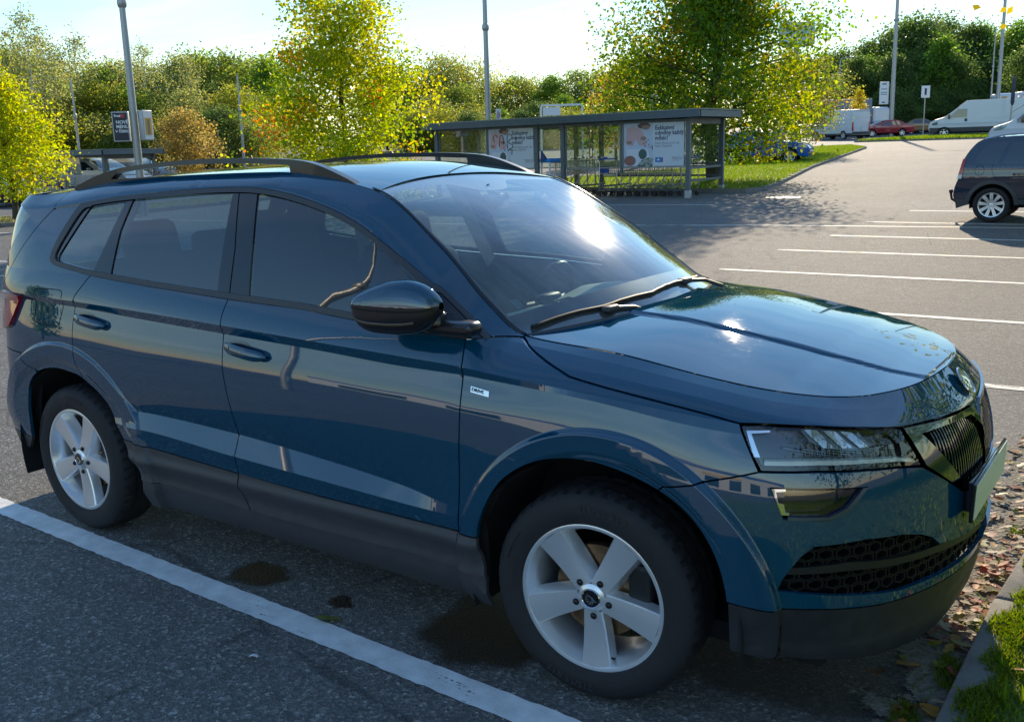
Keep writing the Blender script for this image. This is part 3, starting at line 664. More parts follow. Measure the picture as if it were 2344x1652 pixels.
# head lamps
hl = [(4.617, .908), (4.69, .909), (4.84, .901), (5.00, .884), (5.146, .866), (5.200, .763), (5.10, .779), (4.977, .791), (4.825, .800), (4.676, .800), (4.640, .86)]
for s in (-1, 1):
    m_ = MB(); surf_panel(m_, hl, off=-.055, gap=-.002, ret=0, feat=False, res=.04, sides=[s]); h_ = m_.build('headlight', GLOSSBLK, SUV)
    sd = MB(); d_ = np.array(densify(hl, .03)); A = S_(d_[:, 0], d_[:, 1], -.055); B = S_(d_[:, 0], d_[:, 1], -.002); k3 = np.array([1, s, 1]); n_ = len(A)
    sd.add(np.concatenate([A * k3, B * k3]), [(i, (i + 1) % n_, n_ + (i + 1) % n_, n_ + i) for i in range(n_)]); sd.build('housing_wall', GLOSSBLK, h_)
    dr = MB(); surf_panel(dr, [(4.684, .822), (4.83, .822), (4.98, .812), (5.11, .797), (5.183, .781), (5.186, .772), (5.11, .788), (4.98, .802), (4.83, .811), (4.684, .811)], off=-.008, gap=0, ret=.02, feat=False, res=.02, sides=[s]); dr.build('light_guide', mat('pale_light_guide', (.62, .62, .52), rough=.2, coat=.5), h_)
    cg = MB(); surf_panel(cg, [(4.79, .901), (4.86, .898), (4.93, .890), (4.985, .884), (5.028, .838), (4.95, .834), (4.86, .848), (4.82, .866)], off=-.020, gap=0, ret=.03, feat=False, res=.02, sides=[s]); cg.build('reflector_shelf', mat('lamp_grey_shelf', (.20, .21, .23), rough=.12, metal=.9), h_)
    for q, (ua, ub) in enumerate(((4.800, 4.845), (4.862, 4.905), (4.922, 4.962))):
        le = MB(); surf_panel(le, [(ua, .900 - q * .007), (ub, .894 - q * .007), (ub + .052, .846 - q * .004), (ua + .058, .850 - q * .005)], off=-.014, gap=0, ret=.018, feat=False, res=.015, sides=[s]); le.build('led_lens', CHROME, h_)
    ind = MB(); surf_panel(ind, [(4.63, .895), (4.70, .897), (4.70, .892), (4.645, .888), (4.672, .83), (4.655, .83)], off=-.012, gap=0, ret=.01, feat=False, res=.02, sides=[s]); ind.build('indicator_edge', CHROME, h_)
    for q in range(7):
        rb_ = MB(); a0 = 4.74 + q * .062
        surf_panel(rb_, [(a0, .850 - q * .004), (a0 + .15, .826 - q * .003), (a0 + .15, .8235 - q * .003), (a0, .8475 - q * .004)], off=-.030, gap=0, ret=.012, feat=False, res=.04, sides=[s]); rb_.build('bezel_rib', DCHROME, h_)
    ln_ = MB(); surf_panel(ln_, hl, off=-.001, gap=0, ret=0, feat=False, res=.03, sides=[s]); ln_.build('lens', LENS, h_)
# number plate, left blank as in the photo
pl = MB(); pl.rbox((3.560, 0, .604), (.012, .532, .120), r=.004, rot=Matrix.Rotation(0.03, 3, 'Y')); plo = pl.build('number_plate_holder', GLOSSBLK, SUV)
pf = MB(); pf.box((3.5675, 0, .606), (.003, .516, .106), rot=Matrix.Rotation(0.03, 3, 'Y')); pf.build('number_plate', mat('blank_plate', (.80, .80, .58), rough=.35), plo)
pb = MB(); pb.box((3.535, 0, .60), (.04, .40, .09)); pb.build('plate_bracket', GLOSSBLK, plo)
# sills and cladding
cl_f = [(2.652, .474), (3.08, .460), (3.701, .459), (3.700, .40), (3.703, .330), (3.45, .332), (3.06, .326), (2.694, .326), (2.668, .37), (2.655, .41)]
cl_r = [(1.927, .495), (2.10, .490), (2.648, .470), (2.651, .41), (2.664, .37), (2.690, .326), (2.49, .338), (2.031, .338)] + cut(aR, (2.029, .338), (1.927, .495))[1:-1]
cl_n = [(3.701, .459), (3.782, .456), (3.80, .322), (3.703, .330)]
for s in (-1, 1):
    clad = lambda u, z, off=0.0: S_(u, z, off + .013 * np.exp(-((np.asarray(z) - .425) / .022) ** 2) - .006 * np.exp(-((np.asarray(z) - .365) / .03) ** 2))
    for nm_, p_ in (('door_cladding', cl_f), ('door_cladding', cl_r), ('fender_cladding', cl_n)):
        panel(nm_, PLASTIC, SUV, p_, sides=[s], off=.002, gap=.0015, fn=clad, feat=False, res=.018)
    sl = [(2.03, .338), (2.49, .338), (2.69, .326), (3.06, .326), (3.45, .332), (3.703, .330), (3.80, .322), (3.80, .21), (2.03, .21)]
    panel('side_sill', PLASTIC, SUV, sl, sides=[s], gap=.002, off=-.006)
panel('rear_bumper', PAINT, SUV, rear_bumper)
panel('rear_bumper_lip', PLASTIC, SUV, [(0, .40), (1.205, .40), (1.13, .33), (0, .30)])
panel('tailgate', PAINT, SUV, tailgate, holes=[[(max(p[0], .004), p[1]) for p in tg_win]])
m_ = MB(); surf_panel(m_, tg_win, off=-.004, gap=-.002, ret=0, feat=False, res=.05); m_.build('rear_window', GLASS_S, SUV)
RED = mat('red_lamp_plastic', (.42, .004, .010), rough=.08, coat=1.0)
for s in (-1, 1):
    m_ = MB(); surf_panel(m_, lamp, off=.016, gap=0, ret=.03, feat=False, res=.03, sides=[s]); tl_ = m_.build('tail_lamp', RED, SUV)
    m_ = MB(); surf_panel(m_, [(.96, 1.035), (1.13, 1.035), (1.115, 1.012), (.96, 1.005)], off=.018, gap=0, ret=.01, feat=False, res=.03, sides=[s]); m_.build('light_strip', mat('dark_red_strip', (.14, .002, .006), rough=.1, coat=1), tl_)
# window surround with panes
qh = [(1.582, 1.438), (1.52, 1.335), (1.462, 1.242), (1.460, 1.224), (1.480, 1.212), (1.742, 1.187), (1.780, 1.30), (1.824, 1.464), (1.70, 1.452)]
rh = [(1.868, 1.474), (1.850, 1.352), (1.864, 1.174), (2.532, 1.142), (2.505, 1.32), (2.480, 1.500), (2.17, 1.495)]
fh = [(2.621, 1.497), (2.668, 1.32), (2.708, 1.136), (3.238, 1.107), (3.545, 1.092), (3.529, 1.197), (3.40, 1.287), (3.262, 1.367), (3.05, 1.451), (2.847, 1.490)]
bsp = [(2.512, 1.5245), (2.58, 1.30), (2.606, 1.124)]
dl_r = [p for p in beltb[:2]] + [(2.602, 1.1245), (2.576, 1.30), (2.508, 1.524)] + catmull(trim_top, 4)[29:] + catmull(qgl_out, 3)
dl_f = [(2.606, 1.1242)] + beltb[3:] + catmull(trim_top, 4)[:27] + [(2.640, 1.519), (2.512, 1.524), (2.580, 1.30)]
for s in (-1, 1):
    panel('window_surround', GLOSSBLK, SUV, dl_r, holes=[qh, rh], sides=[s], off=-.003, gap=.001, feat=False)
    panel('window_surround', GLOSSBLK, SUV, dl_f, holes=[fh], sides=[s], off=-.003, gap=.001, feat=False)
    for nm_, p_ in (('quarter_window', qh), ('rear_door_window', rh), ('front_door_window', fh)):
        m_ = MB(); surf_panel(m_, p_, off=-.008, gap=-.004, ret=0, feat=False, res=.04, sides=[s]); m_.build(nm_, GLASS_F if nm_ == 'front_door_window' else GLASS_S, SUV)
    # matt rubber strips along the belt and over the doors
    bl = MB(); up = [(p[0], p[1] + .020) for p in beltb]; surf_panel(bl, beltb + up[::-1], off=.004, gap=0, ret=.008, feat=False, sides=[s]); bl.build('belt_strip', PLASTIC, SUV)
    rr_ = catmull(trim_top, 4); dn = []
    for p in rr_: dn.append((p[0], p[1] - (.018 if p[0] < 3.55 else .008)))
    rs = MB(); surf_panel(rs, rr_ + dn[::-1], off=.004, gap=0, ret=.008, feat=False, sides=[s]); rs.build('roof_drip_strip', PLASTIC, SUV)
    qs = MB(); qo = catmull([(1.56, 1.464)] + qgl_out + [(1.733, 1.168)], 4); qi = catmull([(1.60, 1.446), (1.537, 1.428), (1.475, 1.325), (1.440, 1.255), (1.441, 1.232), (1.455, 1.220), (1.49, 1.212), (1.733, 1.186)], 4)
    surf_panel(qs, qo + qi[::-1], off=.004, gap=0, ret=.008, feat=False, sides=[s]); qs.build('quarter_window_seal', PLASTIC, SUV)
# roof skin
_ru = np.linspace(UU(-.62), 3.20, 500); _rP = S_(_ru, ZK[12](_ru))
def roof_pt(x, s):
    w = np.interp(x, _rP[:, 0], _rP[:, 1]); z0 = np.interp(x, _rP[:, 0], _rP[:, 2]); y = s * w
    return np.stack([x, y, z0 + roof_z(x, y) - roof_z(x, w) + 0 * y], -1)
def roof_front(s): return 1.628 - .075 * (1 - np.abs(s) ** 2.2)
XX, SS = np.meshgrid(np.linspace(0, 1, 70), np.linspace(-1, 1, 61), indexing='ij')
XR0 = -.36
RX = XR0 + (roof_front(SS) - XR0) * XX
RP = roof_pt(RX, SS); rm = MB(); rm.quadgrid(RP, flip=True)
rm.quadgrid(np.stack([RP[-1], RP[-1] - np.array([.012, 0, .012])], 0), flip=True)
rm.build('roof', PAINT, SUV, angle=30)
sp = MB(); a_ = RP[0]; sp_e = a_ + np.stack([-.30 + .10 * np.abs(np.linspace(-1, 1, 61)) ** 2.5, 0 * a_[:, 0], np.full(61, -.028)], 1)
sp.quadgrid(np.stack([sp_e - np.array([0, 0, .03]), sp_e, sp_e * .5 + a_ * .5 + np.array([0, 0, .005]), a_], 0), flip=True)
sp.build('roof_spoiler', PAINT, SUV)
# windscreen: between the pillars, from scuttle to roof
_wt = np.linspace(0, 1, 50)
_eu = np.linspace(3.842, 3.118, 50); _eP = S_(_eu, ZK[12](_eu), -.003)
def ws_pt(t, s, off=0.0):
    ex = np.interp(t, _wt, _eP[:, 0]); ew = np.interp(t, _wt, _eP[:, 1]); ez = np.interp(t, _wt, _eP[:, 2])
    cx0, cz0 = 2.500, 1.092; cx1, cz1 = 1.560, float(roof_pt(np.array([1.56]), np.array([0.0]))[0, 2]) - .006
    cx_ = cx0 + (cx1 - cx0) * t; cz_ = cz0 + (cz1 - cz0) * t + .035 * 4 * t * (1 - t)
    b = 1 - np.abs(s) ** 2.1
    x = ex + (cx_ - ex) * b; z = ez + (cz_ - ez) * b
    return np.stack([x + off * .45, s * ew, z + off * .9], -1)
T_, S2 = np.meshgrid(np.linspace(0, 1, 40), np.linspace(-1, 1, 61), indexing='ij')
wsm = MB(); wsm.quadgrid(ws_pt(T_, S2), flip=False); wso = wsm.build('windscreen', GLASS_W, SUV)
FRIT = mat('windscreen_frit', (.016, .013, .022), rough=.35)
def strip(t0, t1, s0, s1, nt_=10, ns_=50, off=-.004):
    a, b = np.meshgrid(np.linspace(0, 1, nt_), np.linspace(0, 1, ns_), indexing='ij')
    tA = t0(b) if callable(t0) else t0; tB = t1(b) if callable(t1) else t1
    return ws_pt(tA + (tB - tA) * a, s0 + (s1 - s0) * b, off)
fb = MB(); fb.quadgrid(strip(0.0, lambda b: .135 + .0 * b, -1, 1)); fb.quadgrid(strip(lambda b: .93 - .10 * np.exp(-((b - .5) / .13) ** 4), 1.0, -1, 1))
fb.quadgrid(strip(0, 1, -1, -.965, 40, 3)); fb.quadgrid(strip(0, 1, .965, 1, 40, 3)); fb.build('frit_band', FRIT, wso)
for s in (-1, 1):
    pg = MB(); a, b = np.meshgrid(np.linspace(-.005, 1.0, 50), np.linspace(0, 1, 4), indexing='ij'); Q = ws_pt(np.clip(a, 0, 1), s * (1.004 - .022 * b), 0); Q[..., 2] += .006 * np.sin(b * math.pi) + .002; pg.quadgrid(Q, flip=s > 0); pg.build('windscreen_seal', mat('seal_rubber', (.02, .019, .02), rough=.18, coat=.5), SUV)
hs = MB(); hs.quadgrid(np.stack([ws_pt(np.full(61, .0), np.linspace(-1, 1, 61), .004), ws_pt(np.full(61, .0), np.linspace(-.99, .99, 61), -.0) + np.array([.03, 0, -.03])], 0)); hs.build('scuttle', PLASTIC, SUV)
# wipers
def ws_on(x, y, off):  # nearest glass point for an (x, y)
    t = np.linspace(0, .6, 300); s = np.interp(0, [0], [0])
    ew = np.interp(t, _wt, _eP[:, 1]); P = ws_pt(t, y / ew, off); return P[np.argmin(np.abs(P[:, 0] - x))]
for y0, y1, yp in ((-.66, -.05, -.36), (-.05, .42, .22)):
    w_ = MB(); pts = [ws_on(np.interp(y, [-.7, -.505, -.368, -.1, .236, .386, .62], [2.302, 2.365, 2.415, 2.452, 2.43, 2.40, 2.33]) , y, .008) for y in np.linspace(y0, y1, 14)]
    w_.tube(pts, .0065, 6); wo_ = w_.build('wiper', RUBBER, SUV)
    bl = MB(); bl.tube([p + np.array([-.004, 0, -.008]) for p in pts], .006, 5); bl.build('wiper_blade', RUBBER, wo_)
    k_ = MB(); pm = ws_on(2.44, yp, .022); pm = pm - np.array([.01, 0, .010]); k_.rbox(tuple(pm), (.036, .07, .020), r=.008); k_.tube([pm, pm + np.array([.035, .10, -.008]), pm + np.array([.06, .22, -.045])], [.009, .008, .008], 6); k_.build('wiper_arm', PLASTIC, wo_)
# roof rails
def rail_w(x): return np.interp(x, _rP[:, 0], _rP[:, 1]) - .012
rail_top = [(-.175, 1.524), (-.10, 1.548), (-.008, 1.574), (.09, 1.595), (.197, 1.609), (.40, 1.623), (.654, 1.632), (.753, 1.633), (1.0, 1.630), (1.215, 1.619), (1.327, 1.599), (1.44, 1.562), (1.50, 1.538), (1.545, 1.514)]
rail_o = [(.075, 1.556), (.115, 1.580), (.20, 1.591), (.40, 1.605), (.65, 1.613), (.95, 1.611), (1.17, 1.602), (1.178, 1.562), (.95, 1.572), (.6, 1.570), (.3, 1.562)]
for s in (-1, 1):
    rl = MB(); rt_ = catmull(rail_top, 4); zb = lambda x: float(np.interp(x, _rP[:, 0], _rP[:, 2])) - .006
    outer = rt_ + [(x, zb(x)) for x in np.linspace(1.56, -.18, 40)]
    plate_mesh(rl, outer, [rail_o], lambda a, b, t: (a, s * (rail_w(a) + .010 - .034 * t - .10 * max(0, b - 1.60)), b), .03, res=.04)
    rl.build('roof_rail', mat('satin_black_rail', (.006, .008, .011), rough=.32, coat=.2), SUV, angle=40)
# door handles, fuel flap, side repeater badge
for s in (-1, 1):
    for u0, z0, u1, z1 in ((1.650, 1.006, 1.876, .980), (2.621, .971, 2.854, .946)):
        hd = MB(); n_ = 20; tq = np.linspace(0, 1, n_)
        for j in range(1):
            rings = []
            for t in tq:
                r_z = .019 * (1 - (2 * t - 1) ** 6) + .003; uo = u0 + (u1 - u0) * t; zo = z0 + (z1 - z0) * t - .010
                off = .006 + .030 * (1 - abs(2 * t - 1) ** 3)
                c0 = S_(np.array([uo]), np.array([zo]), off)[0]; nx, nw = bn(np.array([uo]))
                rings.append([c0 + np.array([nx[0] * .011 * math.cos(a), nw[0] * .011 * math.cos(a), r_z * math.sin(a)]) for a in np.linspace(0, 2 * math.pi, 12, endpoint=False)])
            G_ = np.array(rings) * np.array([1, s, 1]); G_ = np.concatenate([G_, G_[:, :1]], 1); hd.quadgrid(G_, flip=s < 0)
        h_ = hd.build('door_handle', PAINT, SUV)
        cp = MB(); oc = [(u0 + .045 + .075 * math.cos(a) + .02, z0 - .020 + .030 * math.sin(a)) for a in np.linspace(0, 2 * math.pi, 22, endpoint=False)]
        surf_panel(cp, oc, off=.0012, gap=0, ret=0, feat=False, res=.02, sides=[s]); cp.build('handle_cup_shade', mat('cup_shade_blue', (.004, .02, .04), rough=.25, coat=1.0), h_)  # shade of the handle cup painted as a flat darker oval, door not hollowed
    ff_ = [(1.362, 1.098), (1.45, 1.100), (1.527, 1.100), (1.546, 1.094), (1.551, 1.082), (1.535, 1.01), (1.519, .955), (1.508, .942), (1.464, .937), (1.33, .938), (1.303, .946), (1.300, .97), (1.315, 1.06), (1.330, 1.092)]
    if s < 0:
        fo = MB(); dd = np.array(densify(ff_, .02)); A = S_(dd[:, 0], dd[:, 1], .0008); dI = np.array(densify(inset(ff_, .004), .02))
        surf_panel(fo, ff_, holes=[inset(ff_, .0035)], off=.0008, gap=0, ret=0, feat=False, res=.02, sides=[s]); fo.build('fuel_flap_gap', DARK, SUV)
    bd = MB(); bq = [(3.754, .934), (3.822, .925), (3.823, .908), (3.755, .916)]; surf_panel(bd, bq, off=.004, gap=0, ret=.004, feat=False, res=.02, sides=[s]); bo = bd.build('badge', CHROME, SUV)
    if s < 0:
        tx = MB()
        def bfn(x, y):
            u = 3.758 + x; z = .9215 - (u - 3.754) * .13 + y; q = S_(np.array([u]), np.array([z]), .0052)[0]; return (q[0], -q[1], q[2])
        text_mesh(tx, 'DRIVE', .0135, bfn, bold=.0004, sx=1.25); tx.build('badge_lettering', mat('badge_blue', (.01, .02, .08), rough=.4), bo)
# winged emblem, drawn as a plain ring with a feathered arrow
def emblem(mb_ring, mb_disc, mb_mark, fn, R):
    for (ra, rb, dz_, mb) in ((R, R * .86, .003, mb_ring),):
        A = [fn(ra * math.cos(a), ra * math.sin(a), 0) for a in np.linspace(0, 2 * math.pi, 32, endpoint=False)]; M_ = [fn(.5 * (ra + rb) * math.cos(a), .5 * (ra + rb) * math.sin(a), dz_) for a in np.linspace(0, 2 * math.pi, 32, endpoint=False)]; B = [fn(rb * math.cos(a), rb * math.sin(a), 0.0005) for a in np.linspace(0, 2 * math.pi, 32, endpoint=False)]
        mb.add(A + M_ + B, [(i, (i + 1) % 32, 32 + (i + 1) % 32, 32 + i) for i in range(32)] + [(32 + i, 32 + (i + 1) % 32, 64 + (i + 1) % 32, 64 + i) for i in range(32)])
    mb_disc.add([fn(R * .88 * math.cos(a), R * .88 * math.sin(a), .0006) for a in np.linspace(0, 2 * math.pi, 32, endpoint=False)], [tuple(range(32))])
    k = R * .8
    for poly in ([(.55, -.1), (.3, .25), (-.1, .45), (-.55, .62), (-.35, .3), (0, .15), (.25, -.1)], [(-.62, .38), (-.2, .12), (-.7, .12)], [(-.72, .02), (-.15, -.06), (-.66, -.2)], [(-.6, -.3), (-.05, -.2), (-.42, -.55)], [(-.3, -.65), (.1, -.2), (.12, -.75)], [(.55, .0), (.9, -.25), (.5, -.3), (.2, -.75), (.12, -.1)]):
        mb_mark.add([fn(p[0] * k, p[1] * k, .0022) for p in poly], [tuple(range(len(poly)))])
ring, disc, mark = MB(), MB(), MB()
EC = Vector((3.472, 0, .902)); EN = Vector((.80, 0, .60)).normalized(); EU = Vector((-.60, 0, .80)).normalized(); ES = Vector((0, 1, 0))
def efn(a, b, c): q = EC + ES * a + EU * b + EN * (.004 + c - .35 * (a * a)); return (q.x, q.y, q.z)
emblem(ring, disc, mark, efn, .047)
e_ = ring.build('emblem', CHROME, SUV); disc.build('emblem_disc', GLOSSBLK, e_); mark.build('emblem_wing', CHROME, e_)
# mirrors, folded back along the doors
_mx = [1.842 + (q - 1.822) * .303 / .368 for q in (1.822, 1.835, 1.87, 1.93, 2.00, 2.06, 2.11, 2.155, 2.180, 2.190)]
_mt = pchip(_mx, [1.196, 1.204, 1.219, 1.238, 1.252, 1.255, 1.247, 1.226, 1.204, 1.190]); _mb = pchip(_mx, [1.150, 1.118, 1.092, 1.083, 1.083, 1.087, 1.095, 1.115, 1.142, 1.168])
_my = pchip(_mx, [.030, .044, .052, .058, .060, .058, .053, .043, .028, .012]); _mc = pchip(_mx, [.948, .946, .943, .938, .933, .928, .922, .915, .908, .902])
def mpt(x, a, s):
    zs = 1.177 + .0 * x; zt, zb_ = float(_mt(x)), float(_mb(x)); c_, s__ = math.cos(a), math.sin(a); e = .78
    yy = math.copysign(abs(c_) ** e, c_) * float(_my(x)); zz = (zt - zs) * abs(s__) ** e if s__ > 0 else -(zs - zb_) * abs(s__) ** .6
    if s__ > 0: yy *= 1 - .18 * s__
    q = (x, s * (float(_mc(x)) - yy), zs + zz)
    return q if s < 0 else (q[0] - .14, q[1] - .05, q[2] - .06)
for s in (-1, 1):
    xs_ = np.concatenate([np.linspace(1.842, 1.873, 6), np.linspace(1.886, 2.09, 14), np.linspace(2.10, 2.145, 9)]); up_, lo_, sg_ = MB(), MB(), MB(); na = 30
    up_.quadgrid([[mpt(x, a, s) for a in np.linspace(.0, math.pi, na)] for x in xs_], flip=s > 0)
    lo_.quadgrid([[mpt(x, a, s) for a in np.linspace(math.pi, 2 * math.pi, na)] for x in xs_], flip=s > 0)
    end = [mpt(1.842, a, s) for a in np.linspace(0, 2 * math.pi, 40, endpoint=False)]; lo_.add(end, [tuple(range(40))])
    mo_ = up_.build('door_mirror', PAINT, SUV, angle=50); lo_.build('mirror_lower_shell', mat('mirror_black', (.012, .010, .013), rough=.3, coat=.3), mo_, angle=50)
    sm_ = MB(); sm_.tube([mpt(x, math.pi + .04, s) for x in np.linspace(1.853, 2.136, 20)], .0022, 5); sm_.build('mirror_seam', DARK, mo_)
    rp = MB(); rp.tube([(lambda p: (p[0], p[1] + s * .002, p[2]))(mpt(x, math.pi + .42, s)) for x in np.linspace(1.865, 2.09, 16)], .0045, 6); rp.build('indicator_strip', mat('amber_smoke', (.10, .06, .02), rough=.1, coat=1), mo_)
    ox, oz = (0, 0) if s < 0 else (-.14, -.05)
    g_ = MB(); g_.rbox((1.98 + ox, s * .876, 1.166 + oz), (.22, .006, .10), r=.03); g_.build('mirror_glass', mat('mirror_silver', (.8, .8, .82), rough=.02, metal=1), mo_)
    ft = MB(); ft.rbox((2.150 + ox, s * .855, 1.106 + oz), (.19, .070, .045), r=.02); ft.tube([(2.11 + ox, s * .89, 1.115 + oz), (2.11 + ox, s * .887, 1.14 + oz), (2.10 + ox, s * .90, 1.16 + oz)], [.034, .036, .025], 10); ft.build('mirror_foot', mat('mirror_black', (.012, .010, .013), rough=.3), mo_)
# wheels
def build_wheel(name, loc, steer, side, spin):
    w = bpy.data.objects.new(name, None); COL.objects.link(w); w.parent = SUV; w.location = loc; w.rotation_euler = (0, 0, steer)
    sg = side  # outward y direction
    t_ = MB(); prof = [(.226, -.095), (.236, -.104), (.262, -.110), (.290, -.108), (.312, -.098), (.326, -.082), (.3325, -.060), (.3338, -.030), (.3338, .030), (.3325, .060), (.326, .082), (.312, .098), (.290, .108), (.262, .110), (.236, .104), (.226, .095)]
    prof2 = []
    for i in range(len(prof) - 1):
        a, b = prof[i], prof[i + 1]; prof2 += [a, ((a[0] + b[0]) / 2 + .0006, (a[1] + b[1]) / 2)]
    prof2.append(prof[-1]); nseg = 192
    def tread(j, k):
        h = abs(prof2[j][1]); r = prof2[j][0]
        if r > .322 and h > .058 and k % 4 == 0: return -.0065
        if r > .3335 and .022 < h < .04: return -.005
        if r > .331 and h <= .06 and k % 6 == (0 if prof2[j][1] > 0 else 3): return -.004
        if .300 < r < .306 and k % 2 == 0: return .0006
        return 0
    t_.lathe(prof2, nseg, mod=tread); to = t_.build('tyre', TYRE, w, angle=24)
    # sidewall raised arcs
    rb = MB()
    for a0 in (2.5,):
        for rr in (.287,):
            pts = [((rr) * math.cos(a), sg * .1098, rr * math.sin(a)) for a in np.linspace(a0, a0 + .35, 12)]; rb.tube(pts, .0012, 4)
    rb.build('sidewall_rib', TYRE, to)
    tl = MB()
    for a0, word in ((1.35, '215/55 R17'), (4.4, '215/55 R17')):
        def tfn(x, y):
            a = a0 - (x - .10) / .285; r = .271 + y; return (r * math.cos(a) * 1.0, sg * .1118, r * math.sin(a)) if sg < 0 else (r * math.cos(-a), sg * .1118, r * math.sin(a))
        text_mesh(tl, word, .030, tfn, bold=.0006, sx=1.15)
    tag(tl.build('sidewall_lettering', mat('moulded_rubber', (.030, .029, .031), rough=.6), to), kind='stuff')
    r_ = MB(); rim = [(.205, -.09), (.200, -.06), (.196, .0), (.198, .045), (.206, .066), (.2115, .078), (.216, .092), (.219, .0985), (.2265, .1005), (.2315, .0985), (.2325, .090), (.228, .08)]
    r_.lathe([(a, b * sg) for a, b in rim], 96); ro = r_.build('rim', ALU, w, angle=50)
    for k in range(5):
        a0 = spin + 2 * math.pi * k / 5; ca, sa = math.cos(a0), math.sin(a0)
        def L(px_, py_, d): return (px_ * ca - py_ * sa, sg * d, px_ * sa + py_ * ca)
        s_ = MB(); n_ = 14; rows = []
        for i in range(n_):
            t = i / (n_ - 1); r = .040 + (.2165 - .040) * t
            hwid = (.0275 + .0175 * t); sk = .006 * t
            dz_ = .0905 + .004 * t - .006 * math.sin(t * math.pi)
            fy = [-hwid - .010 * (1 - .4 * t) - .006, -hwid - .003, -hwid, -hwid * .4, 0, hwid * .5, hwid, hwid + .003, hwid + .006]
            fd = [dz_ - .050, dz_ - .006, dz_, dz_ + .0015, dz_ + .0015, dz_ + .001, dz_ - .001, dz_ - .006, dz_ - .045]
            rows.append([L(r if j not in (0, 8) else min(r, .199), y + sk, d) for j, (y, d) in enumerate(zip(fy, fd))])
        s_.quadgrid(rows, flip=sg > 0); s_.build('spoke', ALU, ro, angle=18)
        bo = MB(); cx_, cy_ = .0565, .004
        bo.add([L(cx_ + .0105 * math.cos(a), cy_ + .0105 * math.sin(a), .0925) for a in np.linspace(0, 2 * math.pi, 16, endpoint=False)] + [L(cx_ + .0115 * math.cos(a), cy_ + .0115 * math.sin(a), .0924) for a in np.linspace(0, 2 * math.pi, 16, endpoint=False)], [tuple(range(16))])
        boo = bo.build('bolt_hole', DARK, ro, smooth=False)
        bt = MB(); pr = [(.0001, .0985), (.0050, .0985), (.0080, .0965), (.0085, .090)]
        vv = []; 
        for a in np.linspace(0, 2 * math.pi, 12, endpoint=False): vv += [L(cx_ + r * math.cos(a), cy_ + r * math.sin(a), d) for r, d in pr]
        bt.add(vv, [(i * 4 + j, i * 4 + j + 1, ((i + 1) % 12) * 4 + j + 1, ((i + 1) % 12) * 4 + j) for i in range(12) for j in range(3)]); bt.build('wheel_bolt', mat('dark_bolt', (.03, .03, .03), rough=.3, metal=.6), ro)
    hb = MB(); hb.lathe([(.050, .04 * sg), (.049, .082 * sg), (.044, .0915 * sg), (.034, .0965 * sg), (.0315, .0975 * sg), (.0001, .0985 * sg)], 40); ho = hb.build('hub', ALU, ro)
    ring, disc, mark = MB(), MB(), MB()
    def hfn(a, b, c): return (a * -sg, sg * (.0985 + c), b)
    emblem(ring, disc, mark, hfn, .031); er = ring.build('hub_cap_ring', CHROME, ro); disc.build('hub_cap', GLOSSBLK, ro); mark.build('hub_cap_wing', CHROME, ro)
    bd = MB(); bd.lathe([(.06, .05 * sg), (.07, .035 * sg), (.075, .03 * sg), (.144, .03 * sg), (.144, .005 * sg), (.07, .005 * sg)], 48); bd.build('brake_disc', mat('brake_steel', (.22, .13, .07), rough=.35, metal=.8, var=.3, vscale=30), w)
    ca_ = MB(); ca_.rbox((.135, .02 * sg, .03), (.075, .07, .17), r=.02); ca_.build('brake_caliper', mat('cast_iron', (.03, .03, .032), rough=.5, metal=.5), w)
    vl = MB(); vl.tube([(.062 * 1.0, .062 * sg, -.198), (.055, .080 * sg, -.186)], .004, 6); vl.build('valve', RUBBER, ro)
    return w
build_wheel('wheel', (2.638, -.782, .3335), .078, -1, math.radians(-88))
build_wheel('wheel', (0.0, -.770, .3335), 0, -1, math.radians(-84))
build_wheel('wheel', (2.638, .782, .3335), .078, 1, 0.3)
build_wheel('wheel', (0.0, .770, .3335), 0, 1, 0.5)
# wheel housings, inner lining, floor
for s in (-1, 1):
    for xc in (2.665, .03):
        wl_ = MB(); pr = [(math.cos(a) * .455, math.sin(a) * .43) for a in np.linspace(-.30, math.pi + .30, 30)]
        wl_.quadgrid([[(xc + p[0], s * y, .335 + p[1]) for p in pr] for y in (.895, .86, .52)], flip=s < 0)
        wl_.add([(xc + p[0], s * .52, .335 + p[1]) for p in pr], [tuple(range(30))]); wl_.build('wheel_housing', mat('felt_liner', (.010, .010, .011), rough=.95), SUV)
    il = MB()
    for poly in ([(1.95, .28), (3.78, .28), (3.78, .50), (3.9, .70), (4.15, .80), (4.42, .75), (4.56, .60), (4.60, .40), (4.60, .25), (UMAX - .02, .25), (UMAX - .02, .60), (5.45, .61), (5.20, .74), (4.66, .78), (4.60, .89), (3.80, 1.02), (1.74, 1.14), (1.3, 1.12), (1.0, 1.0), (1.0, .45), (1.19, .45), (1.25, .68), (1.46, .77), (1.70, .74), (1.90, .60), (2.0, .42)],):
        surf_panel(il, poly, off=-.058, gap=0, ret=0, feat=False, res=.06, sides=[s])
    il.build('inner_shell', DARK, SUV)
fl_ = MB(); fl_.box((1.33, 0, .25), (3.9, 1.42, .06)); fl_.box((2.95, 0, .55), (.9, 1.05, .5)); fl_.box((-.35, 0, .5), (.75, 1.2, .4)); fl_.build('underbody', DARK, SUV)
